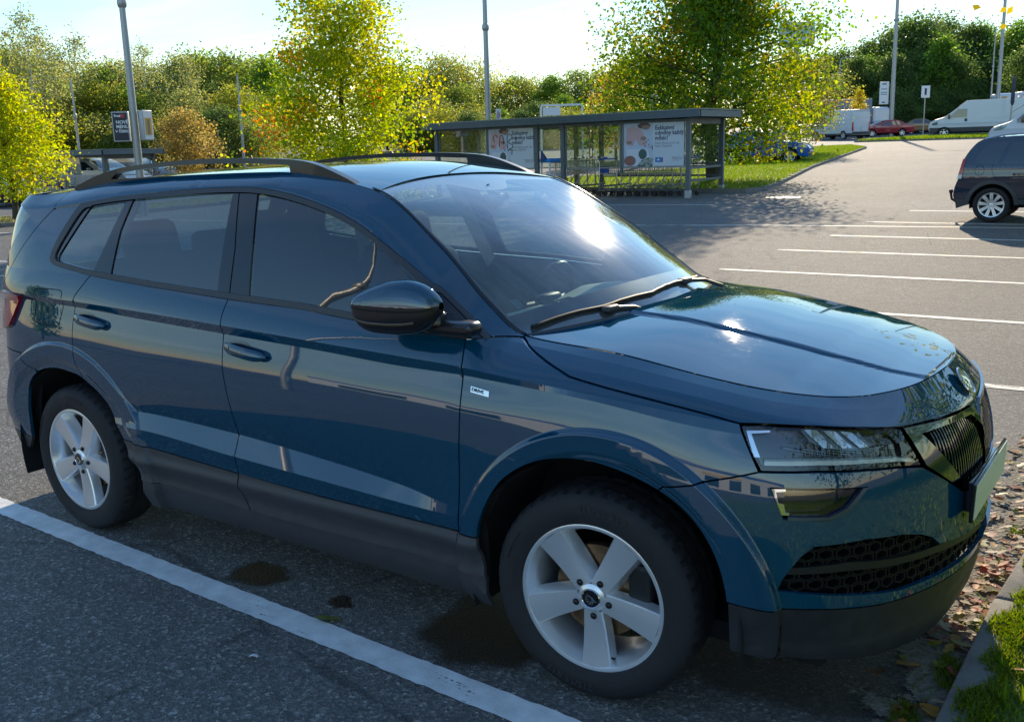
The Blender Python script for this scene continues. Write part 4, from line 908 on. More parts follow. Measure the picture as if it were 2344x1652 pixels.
# ---------------- interior
TRIM = mat('cabin_grey_trim', (.10, .11, .11), rough=.7, var=.1, vscale=30); SEATM = mat('seat_fabric', (.016, .017, .02), rough=.9, var=.2, vscale=60); HEAD = mat('headliner', (.42, .42, .40), rough=.9)
ds = MB(); yy = np.linspace(-.70, .70, 29)
dprof = [(2.44, 1.04), (2.36, 1.062), (2.20, 1.066), (2.02, 1.05), (1.90, 1.03), (1.84, 1.00), (1.82, .92), (1.88, .72), (2.0, .55)]
ds.quadgrid([[(x - .25 * max(0, abs(y) - .45) * 0, y, z + .035 * math.exp(-((y - .37) / .16) ** 2) * (1 if i in (2, 3, 4, 5) else 0)) for y in yy] for i, (x, z) in enumerate(dprof)], flip=True); ds.build('dashboard', mat('dash_plastic', (.30, .36, .31), rough=.6, var=.12, vscale=25), SUV)
vt = MB()
for y0 in (-.05, .06): vt.box((1.99, y0, 1.055), (.02, .09, .004)); vt.box((2.30, y0, 1.073), (.015, .12, .004))
vt.build('air_vent', DARK, SUV)
for s in (-1, 1):
    for nm_, xb, tl in (('front_seat', 1.05, .22), ('rear_seat', .10, .25)):
        st_ = MB(); R_ = Matrix.Rotation(-tl, 3, 'Y')
        st_.rbox((xb + .0, s * .37, .86), (.14, .50, .66), r=.06, rot=R_); st_.rbox((xb + .30, s * .37, .50), (.54, .52, .16), r=.06); so = st_.build(nm_, SEATM, SUV)
        hh = MB(); hh.rbox((xb - .12, s * .37, 1.26), (.12, .27, .20), r=.05, rot=R_); hh.build('headrest', SEATM, so)
        ps = MB(); [ps.tube([(xb - .085, s * .37 + q, 1.08), (xb - .115, s * .37 + q, 1.20)], .007, 6) for q in (-.06, .06)]; ps.build('headrest_post', CHROME, so)
mh = MB(); mh.rbox((.10 - .12, 0, 1.22), (.10, .24, .13), r=.04); mh.rbox((.10, 0, .86), (.14, .26, .62), r=.05, rot=Matrix.Rotation(-.25, 3, 'Y')); mh.build('rear_middle_seat', SEATM, SUV)
sw = MB(); C0 = Vector((1.70, .37, .98)); Rw = Matrix.Rotation(-1.15, 3, 'Y')
sw.tube([C0 + Rw @ Vector((.185 * math.cos(a), .185 * math.sin(a), 0)) for a in np.linspace(0, 2 * math.pi, 40)], .014, 8, caps=False); sw.tube([C0 + Rw @ Vector((0, -.18, 0)), C0 - Vector((-.03, 0, 0)), C0 + Rw @ Vector((0, .18, 0))], .018, 6); sw.rbox(tuple(C0 + Vector((.02, 0, -.01))), (.06, .14, .10), r=.02); sw.tube([C0, C0 + Vector((.2, 0, -.08))], .03, 8); sw.build('steering_wheel', mat('wheel_leather', (.02, .02, .02), rough=.5), SUV)
rv = MB(); rv.rbox((1.70, .02, 1.435), (.035, .24, .065), r=.015, rot=Matrix.Rotation(.25, 3, 'Z')); rv.tube([(1.70, .02, 1.45), (1.67, 0, 1.50)], .012, 6); rv.build('inside_mirror', GLOSSBLK, SUV)
hn = MB(); RPi = roof_pt(XR0 + (np.minimum(roof_front(SS[:70, :61]) - .02, 1.62) - XR0) * XX, SS * .985); RPi[..., 2] -= .03; hn.quadgrid(RPi, flip=False); hn.build('headliner', HEAD, SUV)
for s in (-1, 1):
    for nm_, (ua, za), (ub, zb_), wd in (('inner_pillar', (2.50, 1.50), (2.62, 1.02), .085), ('inner_pillar', (1.82, 1.46), (1.72, 1.05), .10), ('inner_pillar', (3.16, 1.40), (3.74, 1.06), .05)):
        ip = MB(); uq = np.linspace(0, 1, 12)
        A = S_(ua + (ub - ua) * uq - wd / 2, za + (zb_ - za) * uq, -.035); M_ = S_(ua + (ub - ua) * uq, za + (zb_ - za) * uq, -.085); B = S_(ua + (ub - ua) * uq + wd / 2, za + (zb_ - za) * uq, -.035)
        ip.quadgrid(np.stack([A, M_, B], 0) * np.array([1, s, 1])); ip.build(nm_, HEAD, SUV)
    dt = MB(); uq = np.linspace(1.75, 3.7, 30); dt.quadgrid(np.stack([S_(uq, np.interp(uq, [1.733, 2.61, 3.7], [1.16, 1.115, 1.06]), -.03), S_(uq, np.full(30, 1.05), -.09), S_(uq, np.full(30, .5), -.13)], 0) * np.array([1, s, 1])); dt.build('door_lining', TRIM, SUV)
sk = MB(); sk.quadgrid(strip(.155, .20, -.90, -.86, 3, 3, off=-.003)); sk.build('windscreen_sticker', mat('sticker_print', (.05, .09, .07), rough=.5), wso)
# ------------------------------------------------------------------ ground, markings, verges
def asphalt_mat():
    m = bpy.data.materials.new('worn_asphalt'); m.use_nodes = True; N = NT(m)
    g = N.n('ShaderNodeNewGeometry'); P = g.outputs['Position']
    v1 = N.n('ShaderNodeTexVoronoi', {'Vector': P, 'Scale': 95.0}); v2 = N.n('ShaderNodeTexVoronoi', {'Vector': P, 'Scale': 210.0})
    n1_ = N.n('ShaderNodeTexNoise', {'Vector': P, 'Scale': 0.35, 'Detail': 7.0, 'Roughness': 0.6}); n2_ = N.n('ShaderNodeTexNoise', {'Vector': P, 'Scale': 6.0, 'Detail': 8.0, 'Roughness': 0.7})
    n3_ = N.n('ShaderNodeTexNoise', {'Vector': P, 'Scale': 140.0, 'Detail': 3.0})
    sepc = N.n('ShaderNodeSeparateColor', {0: v1.outputs['Color']})
    cr = N.n('ShaderNodeValToRGB', {0: sepc.outputs[0]}); e = cr.color_ramp.elements
    e[0].position = 0.0; e[0].color = (.10, .098, .094, 1); e[1].position = 1.0; e[1].color = (.44, .42, .385, 1); x = e.new(.62); x.color = (.165, .159, .149, 1); x = e.new(.93); x.color = (.26, .248, .23, 1)
    mr = N.n('ShaderNodeMapRange', {0: n1_.outputs['Fac'], 1: .3, 2: .7, 3: .84, 4: 1.14}); mr2 = N.n('ShaderNodeMapRange', {0: n2_.outputs['Fac'], 1: .25, 2: .75, 3: .78, 4: 1.2})
    mu = N.n('ShaderNodeMath', {0: mr.outputs[0], 1: mr2.outputs[0]}, operation='MULTIPLY')
    mx = N.n('ShaderNodeMixRGB', {0: 1.0, 1: cr.outputs[0], 2: mu.outputs[0]}, blend_type='MULTIPLY')
    # damp oily patches with shapes of their own
    nd = N.n('ShaderNodeTexNoise', {'Vector': P, 'Scale': 9.0, 'Detail': 5.0}); off = N.n('ShaderNodeVectorMath', {0: nd.outputs['Color'], 1: (.5, .5, .5)}, operation='SUBTRACT'); ofs = N.n('ShaderNodeVectorMath', {0: off.outputs[0], 'Scale': .15}, operation='SCALE'); PP0 = N.n('ShaderNodeVectorMath', {0: P, 1: ofs.outputs[0]}, operation='ADD'); nf = N.n('ShaderNodeTexNoise', {'Vector': P, 'Scale': 75.0, 'Detail': 3.0}); of2 = N.n('ShaderNodeVectorMath', {0: nf.outputs['Color'], 1: (.5, .5, .5)}, operation='SUBTRACT'); os2 = N.n('ShaderNodeVectorMath', {0: of2.outputs[0], 'Scale': .05}, operation='SCALE'); PP = N.n('ShaderNodeVectorMath', {0: PP0.outputs[0], 1: os2.outputs[0]}, operation='ADD')
    mask = None
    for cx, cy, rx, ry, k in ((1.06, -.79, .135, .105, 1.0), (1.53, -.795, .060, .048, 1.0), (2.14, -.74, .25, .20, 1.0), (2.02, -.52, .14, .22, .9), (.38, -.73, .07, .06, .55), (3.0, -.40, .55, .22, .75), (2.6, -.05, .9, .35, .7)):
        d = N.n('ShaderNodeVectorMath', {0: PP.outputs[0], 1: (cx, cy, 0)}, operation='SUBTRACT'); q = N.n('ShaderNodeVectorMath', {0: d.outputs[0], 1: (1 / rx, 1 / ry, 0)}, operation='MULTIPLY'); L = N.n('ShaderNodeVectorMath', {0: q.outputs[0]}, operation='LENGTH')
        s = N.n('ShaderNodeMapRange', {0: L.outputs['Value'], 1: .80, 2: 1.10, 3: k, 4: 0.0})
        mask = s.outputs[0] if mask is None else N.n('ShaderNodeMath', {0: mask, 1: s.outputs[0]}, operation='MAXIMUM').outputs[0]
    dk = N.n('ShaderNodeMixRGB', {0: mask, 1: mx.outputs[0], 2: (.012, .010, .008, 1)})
    # a few thin cracks
    vc = N.n('ShaderNodeTexVoronoi', {'Vector': P, 'Scale': .42}, feature='DISTANCE_TO_EDGE'); nzc = N.n('ShaderNodeTexNoise', {'Vector': P, 'Scale': 3.0, 'Detail': 6.0})
    ad = N.n('ShaderNodeMath', {0: nzc.outputs['Fac'], 1: .035}, operation='MULTIPLY'); sm = N.n('ShaderNodeMath', {0: vc.outputs['Distance'], 1: ad.outputs[0]}, operation='SUBTRACT')
    ck = N.n('ShaderNodeMapRange', {0: sm.outputs[0], 1: -.0165, 2: -.0135, 3: .45, 4: 0.0})
    dk2 = N.n('ShaderNodeMixRGB', {0: ck.outputs[0], 1: dk.outputs[0], 2: (.02, .019, .018, 1)})
    hgt = N.n('ShaderNodeMath', {0: v1.outputs['Distance'], 1: n3_.outputs['Fac']}, operation='ADD'); hg2 = N.n('ShaderNodeMath', {0: hgt.outputs[0], 1: v2.outputs['Distance']}, operation='ADD')
    b = N.n('ShaderNodeBump', {'Height': hg2.outputs[0], 'Strength': .75, 'Distance': .006})
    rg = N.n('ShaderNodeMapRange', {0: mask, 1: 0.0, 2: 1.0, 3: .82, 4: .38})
    p = N.n('ShaderNodeBsdfPrincipled', {'Base Color': dk2.outputs[0], 'Roughness': rg.outputs[0], 'Normal': b.outputs[0], 'Specular IOR Level': .45})
    N.out(p.outputs[0]); MATS['worn_asphalt'] = m; return m
ASPH = asphalt_mat()
gx = np.concatenate([np.linspace(-420, -60, 30)[:-1], np.linspace(-60, 40, 51)[:-1], np.linspace(40, 420, 30)]); gy = np.concatenate([np.linspace(-420, -60, 24)[:-1], np.linspace(-60, 5, 20)[:-1], np.linspace(5, 130, 100)[:-1], np.linspace(130, 700, 24)])
gm = MB(); gm.quadgrid([[(x, y, zg(x, min(y, 400))) for y in gy] for x in gx]); tag(gm.build('asphalt_ground', ASPH), kind='structure')
def paint_line_mat(name, col, wear):
    m = bpy.data.materials.new(name); m.use_nodes = True; N = NT(m); g = N.n('ShaderNodeNewGeometry'); P = g.outputs['Position']
    mpn = N.n('ShaderNodeMapping', {'Vector': P, 'Scale': (1.2, 9.0, 1), 'Rotation': (0, 0, .04)}); n1_ = N.n('ShaderNodeTexNoise', {'Vector': mpn.outputs[0], 'Scale': 3.2, 'Detail': 10.0, 'Roughness': .72}); n2_ = N.n('ShaderNodeTexNoise', {'Vector': P, 'Scale': 120.0, 'Detail': 3.0}); n4_ = N.n('ShaderNodeTexNoise', {'Vector': P, 'Scale': 1.1, 'Detail': 2.0})
    a = N.n('ShaderNodeMath', {0: n1_.outputs['Fac'], 1: n4_.outputs['Fac']}, operation='MULTIPLY'); a2 = N.n('ShaderNodeMath', {0: n2_.outputs['Fac'], 1: .22}, operation='MULTIPLY'); a3 = N.n('ShaderNodeMath', {0: a.outputs[0], 1: a2.outputs[0]}, operation='ADD')
    al = N.n('ShaderNodeMapRange', {0: a3.outputs[0], 1: wear, 2: wear + .035, 3: 1.0, 4: 0.0}); n3_ = N.n('ShaderNodeTexNoise', {'Vector': P, 'Scale': 12.0, 'Detail': 8.0}); mr = N.n('ShaderNodeMapRange', {0: n3_.outputs['Fac'], 1: .3, 2: .7, 3: .8, 4: 1.08}); mx = N.n('ShaderNodeMixRGB', {0: 1.0, 1: c4(col), 2: mr.outputs[0]}, blend_type='MULTIPLY')
    b = N.n('ShaderNodeBump', {'Height': n2_.outputs['Fac'], 'Strength': .4, 'Distance': .004}); p = N.n('ShaderNodeBsdfPrincipled', {'Base Color': mx.outputs[0], 'Roughness': .7, 'Normal': b.outputs[0]}); t = N.n('ShaderNodeBsdfTransparent'); ms = N.n('ShaderNodeMixShader', {0: al.outputs[0], 1: t.outputs[0], 2: p.outputs[0]}); N.out(ms.outputs[0]); return m
LINE = paint_line_mat('road_paint', (.84, .84, .83), .475); LINE2 = paint_line_mat('worn_road_paint', (.66, .64, .58), .45)
def line_strip(pts, wdt, m, ragged=.004, seg=.08):
    """painted strip along a polyline, edges slightly uneven"""
    mb = MB(); L = []; lr = random.Random(int(pts[0][0] * 100) + 17)
    for i in range(len(pts) - 1):
        a, b = Vector(pts[i]), Vector(pts[i + 1]); n = max(1, int((b - a).length / seg)); d = (b - a).normalized(); nn = Vector((-d.y, d.x))
        for k in range(n + (i == len(pts) - 2)):
            p = a + (b - a) * k / n; L.append([(q.x, q.y, zg(q.x, q.y) + .004) for q in (p + nn * (wdt / 2 + lr.uniform(-ragged, ragged)), p - nn * (wdt / 2 + lr.uniform(-ragged, ragged)))])
    mb.quadgrid(L); return tag(mb.build('parking_line', m), kind='structure')
line_strip([(-1.15, -.893), (3.52, -1.088)], .118, LINE, .0035, .03)
for y, x0, x1, w_ in ((1.50, -1.0, 3.52, .11), (3.79, -1.0, 3.6, .105), (6.33, -1.02, 4.4, .105), (8.85, -1.05, 4.6, .105), (11.15, -1.1, 4.9, .105), (13.25, -.95, 5.0, .105), (15.6, -1.0, 5, .105), (18.0, -.8, 5.2, .105)):
    line_strip([(x0, y - .02), (x1, y + .04)], w_, LINE2, .006, .2)
line_strip([(-30, 12.05), (-12, 13.1), (-5.25, 14.05), (-2.3, 14.66), (1.7, 15.08), (8, 15.3)], .10, LINE2, .008, .3)
line_strip([(-16, 17.7), (-9.0, 18.5), (-5.4, 18.85)], .10, LINE2, .006, .3)
for (a, b) in (((-25, 8.6), (-17.95, 9.12)), ((-17.5, 5.2), (-11.6, 5.56)), ((-10.45, 4.35), (-9.2, 5.05)), ((-18, 2.2), (-12, 2.7))): line_strip([a, b], .105, LINE2, .006, .2)
mh_ = MB(); pr = [(0.0001, .0), (.36, .0), (.37, -.004), (.42, -.004), (.43, -.012)]
mh_.lathe(pr, 40, axis='z', c=(-4.55, 21.1, zg(-4.55, 21.1) + .016)); tag(mh_.build('manhole_cover', mat('cast_cover', (.42, .41, .38), rough=.5, metal=.3, var=.2)), 'round pale manhole cover set in the asphalt left of the grass verge', 'manhole cover')

def leaf_mat(name, transl=0.55, rough=0.45, gain=1.0):
    m = bpy.data.materials.new(name); m.use_nodes = True; N = NT(m)
    at = N.n('ShaderNodeAttribute', attribute_name='leaf')
    p = N.n('ShaderNodeBsdfPrincipled', {'Base Color': at.outputs['Color'], 'Roughness': rough, 'Specular IOR Level': .35})
    hs = N.n('ShaderNodeHueSaturation', {'Saturation': 1.1, 'Value': 2.1 * gain, 'Color': at.outputs['Color']})
    t = N.n('ShaderNodeBsdfTranslucent', {'Color': hs.outputs[0]})
    ms = N.n('ShaderNodeMixShader', {0: transl, 1: p.outputs[0], 2: t.outputs[0]}); N.out(ms.outputs[0]); MATS[name] = m; return m
LEAF = leaf_mat('living_leaf', .62); GRASSM = leaf_mat('grass_blade', .5, .5); DEAD = leaf_mat('dry_leaf', .25, .6)
BARK = mat('tree_bark', (.07, .055, .042), rough=.9, var=.35, vscale=14, bump=.5, bscale=40)
def foliage_mesh(name, V, F, colours, m, parent=None):
    """V (n,3), F (k,4|3 same size) arrays, colours per face"""
    me = bpy.data.meshes.new(name); nv = F.shape[1]; k = len(F)
    me.vertices.add(len(V)); me.vertices.foreach_set('co', V.ravel().astype(np.float32)); me.loops.add(k * nv); me.loops.foreach_set('vertex_index', F.ravel().astype(np.int32))
    me.polygons.add(k); me.polygons.foreach_set('loop_start', np.arange(0, k * nv, nv, dtype=np.int32)); me.update(calc_edges=True)
    ca = me.color_attributes.new('leaf', 'FLOAT_COLOR', 'CORNER'); c = np.ones((k, nv, 4), np.float32); c[..., :3] = colours[:, None, :]; ca.data.foreach_set('color', c.ravel())
    me.materials.append(m); me.validate(); o = bpy.data.objects.new(name, me); COL.objects.link(o)
    if parent is not None: o.parent = parent
    return o
def pick_cols(rs, n, palette, jitter=.22):
    pal = np.array([p[:3] for p in palette], float); wts = np.array([p[3] for p in palette], float); i = rs.choice(len(pal), n, p=wts / wts.sum())
    return np.clip(pal[i] * (1 + rs.uniform(-jitter, jitter, (n, 1))) * (1 + rs.uniform(-.08, .08, (n, 3))), 0, 1)
def grass_patch(name, poly, n, h, wd, palette, seed, lift=.02, lean=.5, dens=None):
    rs = np.random.RandomState(seed); a = np.array(poly); lo, hi = a.min(0), a.max(0); pts = np.zeros((0, 2))
    while len(pts) < n:
        q = rs.uniform(lo, hi, (n * 2, 2)); q = q[inside(poly, q)]
        if dens is not None: q = q[rs.uniform(0, 1, len(q)) < dens(q)]
        pts = np.concatenate([pts, q])
    pts = pts[:n]; zz = np.array([zg(x, y) for x, y in pts]) + lift; az = rs.uniform(0, 2 * math.pi, n); hh = h * rs.uniform(.45, 1.25, n); ln = hh * rs.uniform(0, lean, n); la = rs.uniform(0, 2 * math.pi, n); w = wd * rs.uniform(.6, 1.3, n)
    b = np.stack([pts[:, 0], pts[:, 1], zz], 1); d = np.stack([np.cos(az), np.sin(az), 0 * az], 1) * w[:, None] / 2; t = b + np.stack([np.cos(la) * ln, np.sin(la) * ln, hh], 1); mdl = b * .45 + t * .55 + np.stack([0 * la, 0 * la, hh * .10], 1)
    V = np.stack([b - d, b + d, mdl + d * .7, mdl - d * .7, t], 1).reshape(-1, 3); o = np.arange(n)[:, None] * 5
    F = np.concatenate([o + np.array([[0, 1, 2]]), o + np.array([[0, 2, 3]]), o + np.array([[3, 2, 4]])], 0); c = pick_cols(rs, n, palette); return foliage_mesh(name, V, F, np.concatenate([c, c, c]), GRASSM)
SOIL = mat('earth_and_moss', (.045, .050, .018), rough=.95, var=.5, vscale=5, bump=.5, bscale=30)
GREEN = [(.13, .20, .018, 3), (.18, .24, .02, 3), (.09, .15, .015, 2), (.24, .24, .05, 1)]
KERB = mat('kerb_concrete', (.20, .19, .17), rough=.85, var=.28, vscale=9, bump=.35, bscale=160)
LAWN = mat('lawn_sward', (.085, .135, .02), rough=.9, var=.45, vscale=6, bump=.6, bscale=50)
def verge(name, poly, hgt=.09, m=None):
    mb = MB(); vv, T = cdt(poly, (), 1.2); mb.add([(p[0], p[1], zg(p[0], p[1]) + hgt) for p in vv], [f if (vv[f[1]][0] - vv[f[0]][0]) * (vv[f[2]][1] - vv[f[0]][1]) - (vv[f[1]][1] - vv[f[0]][1]) * (vv[f[2]][0] - vv[f[0]][0]) > 0 else f[::-1] for f in T])
    o = tag(mb.build(name, m or SOIL), kind='structure'); st = Vector((0, 0)); pts = [Vector(p) for p in poly]
    for i, p in enumerate(pts):
        q = pts[(i + 1) % len(pts)]; d = q - p; L = d.length; n = max(1, round(L / 1.0)); n = min(n, 40); rz = math.atan2(d.y, d.x)
        for k in range(n):
            c = p + d * (k + .5) / n
            kb = MB(); ln = L / n - .008; kb.rbox((0, 0, 0), (ln, .11, .20), r=.015)
            me = None; ko = kb.build('kerb_stone', KERB, o, loc=(c.x, c.y, zg(c.x, c.y) + hgt - .085 + rnd.uniform(-.006, .006)), rot=(0, rnd.uniform(-.004, .004), rz + rnd.uniform(-.006, .006)))
    return o
V1 = [(-6.2, 22.7), (-6.1, 23.8), (-6.4, 25.9), (-8.6, 35.8), (-12.8, 58.8), (-15.3, 64.2), (-17.2, 61.4), (-15.2, 50), (-13.7, 43.6), (-13.2, 37), (-15.5, 29), (-16.8, 23.7)]
V2 = [(-20.95, 1.0), (-20.9, 10.0), (-20.85, 11.3), (-21.3, 22), (-23.8, 22), (-23.5, 12.0), (-23.6, 1.0)]
V3 = [(-17.6, 73.4), (-9.0, 74.3), (8, 75.4), (10, 84), (-6, 83.2), (-14.0, 82.0)]
V4 = [(3.60, -14), (3.605, -1.0), (3.62, .3), (3.72, 2.0), (4.6, 5.0), (5.2, 15), (5.6, 30), (14, 30), (14, -14)]
verge('grass_verge', V1, m=LAWN); verge('grass_strip', V2); verge('grass_island', V3, m=LAWN)
v4 = verge('front_verge', V4, .075, LAWN)
tag(grass_patch('verge_grass', V1, 60000, .075, .02, GREEN, 1, lift=.08), kind='stuff'); tag(grass_patch('strip_grass', V2, 9000, .06, .02, [(.16, .17, .03, 2), (.24, .22, .07, 2), (.11, .14, .02, 1)], 2, lift=.08), kind='stuff'); tag(grass_patch('island_grass', V3, 40000, .22, .05, GREEN, 3, lift=.05), kind='stuff')
near = [(3.615, -1.6), (3.625, .3), (3.72, 1.4), (4.3, 1.4), (4.6, -1.6)]
MOSS = [(.10, .17, .012, 3), (.16, .20, .015, 3), (.07, .11, .012, 2), (.20, .18, .03, 1)]
tag(grass_patch('verge_moss', near, 42000, .028, .0055, MOSS, 4, lift=.066, lean=1.0), kind='stuff')
tag(grass_patch('lawn_grass', V4, 30000, .075, .03, GREEN, 5, lift=.07, lean=.8), kind='stuff')
# sprigs of grass and moss growing over the kerb and in the gutter
tag(grass_patch('gutter_weeds', [(3.42, -.55), (3.46, .1), (3.50, 1.2), (3.70, 1.2), (3.66, .1), (3.60, -.55)], 2600, .030, .005, MOSS, 6, lift=.0, lean=1.2, dens=lambda q: np.clip(.02 + .9 * (np.sin(q[:, 1] * 9) * np.sin(q[:, 0] * 23 + q[:, 1] * 5) > .55), 0, 1)), kind='stuff')
tag(grass_patch('kerb_moss', [(3.575, -1.3), (3.585, .3), (3.66, 1.4), (3.76, 1.4), (3.69, .3), (3.68, -1.3)], 9000, .020, .005, MOSS, 8, lift=.085, lean=1.4, dens=lambda q: np.clip((q[:, 0] - 3.585 - .06 * q[:, 1].clip(0, 9)) / .08 + .7 * np.sin(q[:, 1] * 7 + 1) * np.sin(q[:, 1] * 17) - .1, 0, 1)), kind='stuff')
# loose dirt in the gutter
dm = bpy.data.materials.new('gutter_grit'); dm.use_nodes = True; N = NT(dm); g = N.n('ShaderNodeNewGeometry'); nz = N.n('ShaderNodeTexNoise', {'Vector': g.outputs['Position'], 'Scale': 6.0, 'Detail': 9.0, 'Roughness': .7}); vz = N.n('ShaderNodeTexVoronoi', {'Vector': g.outputs['Position'], 'Scale': 70.0}); cr = N.n('ShaderNodeMixRGB', {0: vz.outputs['Color'], 1: (.10, .085, .06, 1), 2: (.30, .27, .21, 1)}); sx = N.n('ShaderNodeSeparateXYZ', {0: g.outputs['Position']}); ex = N.n('ShaderNodeMapRange', {0: sx.outputs[0], 1: 3.18, 2: 3.5, 3: .70, 4: .36}); al = N.n('ShaderNodeMath', {0: nz.outputs['Fac'], 1: ex.outputs[0]}, operation='GREATER_THAN'); b = N.n('ShaderNodeBump', {'Height': vz.outputs['Distance'], 'Strength': .8, 'Distance': .008}); p = N.n('ShaderNodeBsdfPrincipled', {'Base Color': cr.outputs[0], 'Roughness': .9, 'Normal': b.outputs[0]}); t = N.n('ShaderNodeBsdfTransparent'); ms = N.n('ShaderNodeMixShader', {0: al.outputs[0], 1: t.outputs[0], 2: p.outputs[0]}); N.out(ms.outputs[0])
gd = MB(); gd.quadgrid([[(x, y, .008) for y in np.linspace(-1.4, 3, 30)] for x in np.linspace(3.15, 3.59, 6)], flip=False); tag(gd.build('gutter_dirt', dm), kind='stuff')
def leaf_shapes(name, pts, sizes, palette, seed, m=DEAD, parent=None, curl=.35):
    """curled leaves lying about: five-lobed outline fan, centre raised or sunk"""
    rs = np.random.RandomState(seed); Vs = []; Fs = []; cs = []
    lob = [(0, -.55, 0), (.38, -.30, .1), (.52, .05, .25), (.30, .18, .05), (.34, .48, .3), (0, .62, .12), (-.34, .48, .3), (-.30, .18, .05), (-.52, .05, .25), (-.38, -.30, .1)]
    col = pick_cols(rs, len(pts), palette, .35)
    for i, (p, s) in enumerate(zip(pts, sizes)):
        R_ = Matrix.Rotation(rs.uniform(0, 6.28), 3, 'Z') @ Matrix.Rotation(rs.uniform(-.35, .35), 3, 'X') @ Matrix.Rotation(rs.uniform(-.3, .3), 3, 'Y'); cu = curl * rs.uniform(.3, 1.4); o = len(Vs); Vs.append(Vector(p) + R_ @ Vector((0, 0, -.02 * s)))
        sq = rs.uniform(.55, 1.0)
        for x, y, z in lob: Vs.append(Vector(p) + R_ @ Vector((x * s * sq, y * s, z * s * cu)))
        for k in range(10): Fs.append((o, o + 1 + k, o + 1 + (k + 1) % 10)); cs.append(col[i] * rs.uniform(.85, 1.15))
    return foliage_mesh(name, np.array([tuple(v) for v in Vs]), np.array(Fs), np.clip(np.array(cs), 0, 1), m, parent)
rs_ = np.random.RandomState(11); lp = []; lsz = []
while len(lp) < 420:
    x = 3.60 - abs(rs_.normal(0, .12)); y = rs_.uniform(-.65, 2.6)
    if x < 3.2 or (y < -.05 and rs_.uniform() < .72): continue
    lp.append((x, y, .014 + rs_.uniform(0, .022))); lsz.append(rs_.uniform(.020, .055))
AUT = [(.30, .05, .02, 2), (.38, .13, .03, 2), (.42, .26, .05, 1.5), (.16, .08, .04, 3), (.34, .27, .17, 2), (.20, .22, .03, 1)]
tag(leaf_shapes('leaf_litter', lp, lsz, AUT, 12), kind='stuff')
wl2 = []; [wl2.append((rs_.uniform(3.66, 4.3), rs_.uniform(-.9, 1.2), .095)) for _ in range(40)]
tag(leaf_shapes('leaves_on_verge', wl2, rs_.uniform(.02, .05, 40), AUT, 13), kind='stuff')
tag(leaf_shapes('fallen_leaf', [(1.585, -.935, .014)], [.078], [(.20, .23, .05, 1)], 3, curl=.6), 'curled yellow-green leaf lying on the white line beside the SUV', 'leaf')
for (x, y, s, c, lb) in ((3.40, -.20, .085, (.30, .16, .02), 'large mustard leaf on the shaded asphalt right under the bumper corner'), (3.52, -.44, .075, (.32, .17, .02), 'mustard leaf at the foot of the kerb in the bottom right corner'), (3.33, -.30, .07, (.20, .10, .05), 'long curled brown leaf on the shaded asphalt by the gutter'), (3.60, .92, .07, (.55, .36, .02), 'bright yellow leaf among the brown ones beside the kerb')):
    tag(leaf_shapes('fallen_leaf', [(x, y, .02)], [s], [c + (1,)], int(x * 1000 + y * 10) % 97, curl=.5), lb, 'leaf')
pp = MB(); pp.quadgrid([[(1.547 + .030 * a - .006 * b, -1.265 + .012 * b + .012 * a, .006 + .006 * math.sin(a * 3.1)) for b in (0, 1)] for a in np.linspace(0, 1, 5)]); tag(pp.build('paper_scrap', mat('white_paper', (.8, .8, .8), rough=.8)), 'small torn scrap of white paper on the shaded asphalt', 'litter')
